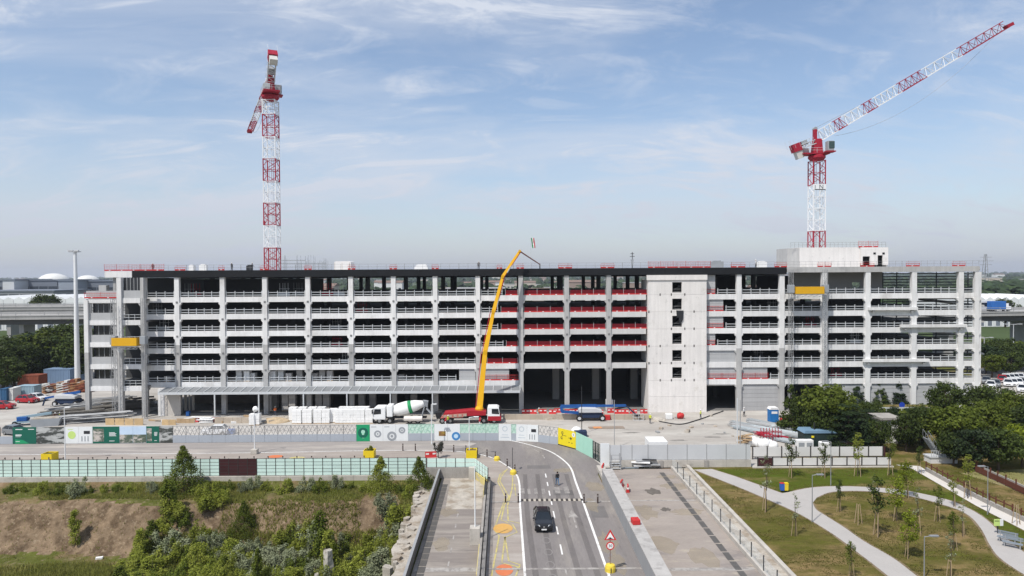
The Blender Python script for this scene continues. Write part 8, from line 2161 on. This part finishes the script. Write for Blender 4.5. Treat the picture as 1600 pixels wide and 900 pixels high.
viaduct('viaduct', -330, -20, 205, 13.3, 14.6, 0, 'near concrete viaduct curving past beyond the left trees')
viaduct('viaduct', -380, 0, 238, 15.2, 15.2, 0, 'far concrete viaduct behind the near one at the left')
viaduct('viaduct', 110, 330, 205, 13.2, 15.2, 0, 'concrete viaduct beyond the right building end', w=14)
p = dp(1559, 490, 211); zt_ = 13.2+(p.x-110)/220*2.0
tk = thing('box_truck', 'blue box truck driving on the right viaduct', 'truck', (p.x, 211, zt_), None, 1e-5)
MB().box(-2.8, 1.7, -1.2, 1.2, .8, 3.2).build('box_body', mat('truck_blue', (.03, .13, .40), .5), tk); cab(tk, 1.75, 1, M_cabw, h=2.3, L=1.5)
MB().box(-2.8, 3.0, -.4, .4, .5, .79).build('chassis', M_dark, tk)
for x in (-1.6, 2.4):
    for y in (-1, 1): wheel(tk, x, y, .45, .3)
p = dp(1537, 482, 213); tk = thing('coach', 'dark coach on the right viaduct beside the building corner', 'bus', (p.x, 213, 13.2+(p.x-110)/220*2), None, 1e-5)
MB().box(-3, 3, -1.2, 1.2, .5, 3.3).build('body', M_lgry, tk, bevel=.15); MB().box(-2.9, 2.9, -1.215, 1.215, 1.5, 2.7).build('window_band', MATS['car_glass'], tk)
for x in (-2, 2):
    for y in (-1, 1): wheel(tk, x, y, .45, .3)
# high mast light beyond the left yard
g = dp(120.5, 560, 160); zt_ = dp(120.5, 394, 160).z
hm = thing('high_mast_light', 'tall white mast with floodlights left of the building', 'light mast', (g.x, 160, 0))
MB().tube((g.x, 160, 0), (g.x, 160, zt_), .62, 12, .34).build('mast', M_lampw, hm)
MB().box(g.x-1.2, g.x+1.0, 159.4, 160.6, zt_, zt_+.2).build('head_frame', M_lgry, hm)
for s in (-1.1, -.4, .4, .9): MB().cbox((g.x+s, 159.5, zt_+.3), (.5, .35, .3)).build('floodlight', M_lgry, hm)
# airport halls at the left
M_hall = mat('hall_blue_grey', (.17, .19, .225), .6, .08, .02, perobj=.12); M_hallg = mat('hall_pale', (.52, .53, .54), .6, .06, .05); M_hw = mat('hall_window', (.04, .05, .065), .2, 0)
def hall(pa, pb, yt, yb, Y, m_, label, band=None, cat='building', bays=0):
    a, b = dp(pa, yt, Y), dp(pb, yb, Y); t = thing('terminal_building', label, cat, ((a.x+b.x)/2, Y, 0))
    MB().box(a.x, b.x, Y, Y+40, -.1, a.z).build('wall', m_, t); MB().box(a.x-1, b.x+1, Y-.6, Y+41, a.z+.02, a.z+.8).build('roof_edge', M_hall, t)
    if band:
        z0, z1 = dp(pa, band[1], Y).z, dp(pa, band[0], Y).z; n = max(3, int((b.x-a.x)/7))
        for i in range(n): MB().box(a.x+(b.x-a.x)*(i+.06)/n, a.x+(b.x-a.x)*(i+.94)/n, Y-.25, Y-.02, z0, z1).build('window', M_hw, t)
hall(-40, 90, 439, 470, 520, M_hall, 'long blue grey terminal hall on the left horizon', (448, 454)); hall(91, 118, 439, 470, 515, mat('hall_light_blue', (.26, .29, .33), .6, .06, .03), 'lighter blue grey hall block left of the light mast', None)
hall(119, 200, 440, 470, 530, M_hall, 'dark blue grey hall right of the light mast', (449, 456)); hall(4, 22, 438, 448, 505, M_hallg, 'white block on the roof edge of the terminal hall')
hall(-40, 84, 456, 474, 470, mat('hall_grey', (.30, .31, .32), .6, .08, .03), 'low grey hall in front of the long terminal', (460, 464)); 
for i, (px, r, yt, lb) in enumerate(((84, 22, 427, 'larger pale dome on the left horizon'), (137, 17, 430, 'smaller pale dome right of the light mast'))):
    c = dp(px, 439, 620); zt_ = dp(px, yt, 620).z; zb = c.z-1; mb = MB(); prof = []
    for k in range(7): a = math.pi/2*k/6; prof.append((max(r*620/FPX*math.cos(a), .05), zb+(zt_-zb)*math.sin(a)))
    t = thing('dome', lb, 'dome', (c.x, 620, 0)); mb.lathe(prof, 24, (c.x, 620, 0)).build('shell', mat('dome_white', (.62, .62, .60), .5, .06, .05), t, smooth=True); MB().lathe([(.05, 0), (r*.5, 0), (r*.5, zb), (.05, zb)], 20, (c.x, 620, 0)).build('drum_wall', M_hallg, t)
def white_hall(pa, pb, yt, Y, label, n):
    a, b = dp(pa, yt, Y), dp(pb, yt, Y); t = thing('white_hall', label, 'building', ((a.x+b.x)/2, Y, 0)); w = (b.x-a.x)/n
    for i in range(n):
        x = a.x+w*i; MB().prism([(x+.1, 0), (x+w-.1, 0), (x+w-.1, a.z-1.2), (x+w*.5, a.z), (x+.1, a.z-1.2)], Y, Y+50).build('hall_bay', mat('white_roofing', (.68, .69, .69), .6, .06, .05, perobj=.06), t)
        MB().box(x+w*.25, x+w*.75, Y-.1, Y-.02, .5, a.z*.45).build('hall_door', M_hall, t)
white_hall(-60, 135, 464.5, 330, 'row of long white halls behind the left viaducts', 12); white_hall(1528, 1680, 464, 320, 'row of low white halls behind the right viaduct', 12)
tree('dark', 0, (dp(70, 480, 262).x, 262, 9.0), 1.25, 'single dark tree before the white halls at the left', group=None); tree('dark', 2, (dp(1571, 480, 250).x, 250, 5.5), 1.2, 'single dark tree before the white halls at the right')
# car park and road at the right
struct(sheet('car_park_ground', px_poly([(1528, 611), (1528, 586), (1560, 579), (1700, 570), (1760, 640), (1600, 625)]), .012, M_yard)); struct(sheet('access_road', px_poly([(1528, 585), (1600, 577), (1700, 570), (1700, 565), (1600, 571.5), (1528, 579)]), .03, M_asph))
cp = [(1541, 599, M_cargry, 'grey'), (1548, 606, M_carwht, 'white'), (1566, 597, M_carred, 'red'), (1572, 595, M_carwht, 'white'), (1579, 594.5, M_carwht, 'white'), (1586, 594, M_carwht, 'white'), (1593, 593.5, M_carwht, 'white'), (1575, 603, M_carwht, 'white'), (1583, 602.5, M_carwht, 'white'), (1591, 602, M_carwht, 'white'), (1599, 601.5, M_cargry, 'grey'), (1594, 577, M_cargry, 'grey'), (1597, 612, M_carwht, 'white'), (1556, 604, M_cargry, 'grey')]
cp.sort(key=lambda c: c[0])
for i, (px, py, m_, nm) in enumerate(cp):
    g = gp(px, py); car((g.x, g.y, .02), R(-35) if py > 580 else R(80), '%s car in the right car park, %s from the left' % (nm, ORD[i+1]), m_, group='cars in the right car park')
for i, (px, yt, yb) in enumerate(((1537.5, 528, 576), (1560, 542, 578), (1583, 507, 572), (1592, 500, 545))):
    t, g, h = pole(px, yt, yb, 'grey street lamp beyond the right building end, %s from the left' % ORD[i+1], .14, M_lgry, name='street_lamp', taper=.6); t['category'] = 'lamp post'; t['group'] = 'lamps beyond the right building end'
    for s in (-1, 1): MB().bar((g.x, g.y, h), (g.x+s*1.6, g.y, h+.15), .12).build('arm', M_lgry, t); MB().cbox((g.x+s*1.9, g.y, h+.12), (.9, .4, .16)).build('lamp_head', M_lgry, t)
# power pylon on the right horizon
g = dp(1541, 425, 900); t = thing('pylon', 'faint lattice pylon on the right horizon', 'pylon', (g.x, 900, 0)); zt_ = dp(1541, 397, 900).z
mb = MB()
for s in (-1, 1): mb.bar((g.x+s*4, 900, 0), (g.x+s*.5, 900, zt_), .5); mb.bar((g.x+s*4, 906, 0), (g.x+s*.5, 903, zt_), .5)
for k in range(10): f0, f1 = k/10, (k+1)/10; w0, w1 = 4-3.5*f0, 4-3.5*f1; mb.bar((g.x-w0, 900, zt_*f0), (g.x+w1, 900, zt_*f1), .25)
mb.build('mast', M_steel, t)
for z, w in ((zt_-4, 8), (zt_-9, 10), (zt_-14, 8)): MB().bar((g.x-w, 901, z), (g.x+w, 901, z), .5).build('cross_arm', M_steel, t)
# far town
rf = random.Random(21)
M_ft = [mat('far_wall_%d' % i, c, .8, .1, .05, perobj=.15) for i, c in enumerate(((.60, .57, .52), (.46, .40, .34), (.68, .68, .66), (.34, .26, .22), (.42, .44, .46)))]
M_fr = mat('far_roof_tile', (.20, .14, .115), .85, .1, .1); M_frg = mat('far_roof_grey', (.40, .40, .41), .8, .1, .1)
for i in range(150):
    Y = 330+2700*rf.random()**1.5; px = rf.uniform(470, 1260) if i < 110 else rf.choice((rf.uniform(-30, 165), rf.uniform(1528, 1640)))
    if (px < 200 or px > 1500) and Y < 750: Y += 700
    x = (px-800)/FPX*Y; w, d, h = rf.uniform(12, 42), rf.uniform(10, 24), rf.choice((6, 8, 9, 11, 13, 16)); m_ = rf.choice(M_ft)
    t = thing('far_building', 'small hazy building of the distant town', 'building', (x, Y, -.1), 'buildings of the distant town')
    MB().box(x-w/2, x+w/2, Y, Y+d, -.1, h).build('wall', m_, t)
    if rf.random() < .5: MB().prism([(Y-.5, h+.02), (Y+d+.5, h+.02), (Y+d/2, h+2.6)], x-w/2-.4, x+w/2+.4, 'yz').build('roof', M_fr, t)
    else: MB().box(x-w/2-.3, x+w/2+.3, Y-.3, Y+d+.3, h+.02, h+.7).build('roof', M_frg, t)
    if Y < 1300:
        n = max(2, int(w/5))
        for k in range(n): MB().box(x-w/2+w*(k+.25)/n, x-w/2+w*(k+.75)/n, Y-.12, Y-.02, h*.35, h*.6).build('window', M_hw, t)
# far woods: one mass of small crowns out to the horizon
mb = MB(); rw = random.Random(33)
def blob(x, y, r, h):
    for k in range(16):
        d = rnd_dir(rw); p = Vector((x+d.x*r*.8, y+d.y*r*.8, h*.5+d.z*h*.42)); leaf(mb, p, (d+Vector((0, -.3, .6))).normalized(), r*.55, rw, .75)
    leaf(mb, Vector((x, y, h*.4)), Vector((0, -1, .2)).normalized(), r*.7, rw, .8)
for i in range(5200):
    Y = 260+5200*rw.random()**1.7; px = rw.uniform(-120, 1720)
    if noise.noise(Vector((px*.012*Y*.002, Y*.004, 1))) < -.12: continue
    if Y < 480 and (px < 330 or px > 1400): continue
    if 330 < Y < 420 and px > 1400: continue
    blob((px-800)/FPX*Y, Y, rw.uniform(4, 8)*(1+Y/3000), rw.uniform(7, 13)*(1+Y/5000))
for i in range(700):
    Y = rw.uniform(390, 640); px = rw.uniform(1500, 1700); blob((px-800)/FPX*Y, Y, rw.uniform(5, 8), rw.uniform(13, 21))
for i in range(240):
    Y = rw.uniform(440, 500); px = rw.uniform(80, 190); blob((px-800)/FPX*Y, Y, rw.uniform(4, 7), rw.uniform(9, 14))
o = mb.build('far_woods', LM['far'], org=(0, 0, 0), recalc=False); stuff(o); o['label'] = 'distant dark green woods reaching to the horizon'; o['category'] = 'woods'

# ================================================================== haze
HAZE = 0.00013
hv = MB().box(-4600, 4600, -400, 9400, -8, 95).build('haze', [], org=(0, 0, 0)) if False else None
me = MB().box(-4600, 4600, -420, 9400, -8, 96).mesh('haze', mat('tmp_haze', (1, 1, 1)))
me.materials.clear()
mh = bpy.data.materials.new('haze_air'); mh.use_nodes = True; nt = mh.node_tree; nt.nodes.clear()
out_ = nt.nodes.new('ShaderNodeOutputMaterial'); pv = nt.nodes.new('ShaderNodeVolumePrincipled')
pv.inputs['Color'].default_value = (.86, .91, 1.0, 1); pv.inputs['Density'].default_value = HAZE; pv.inputs['Anisotropy'].default_value = .3
nt.links.new(pv.outputs[0], out_.inputs['Volume']); me.materials.append(mh)
hz = place('haze', me); stuff(hz)
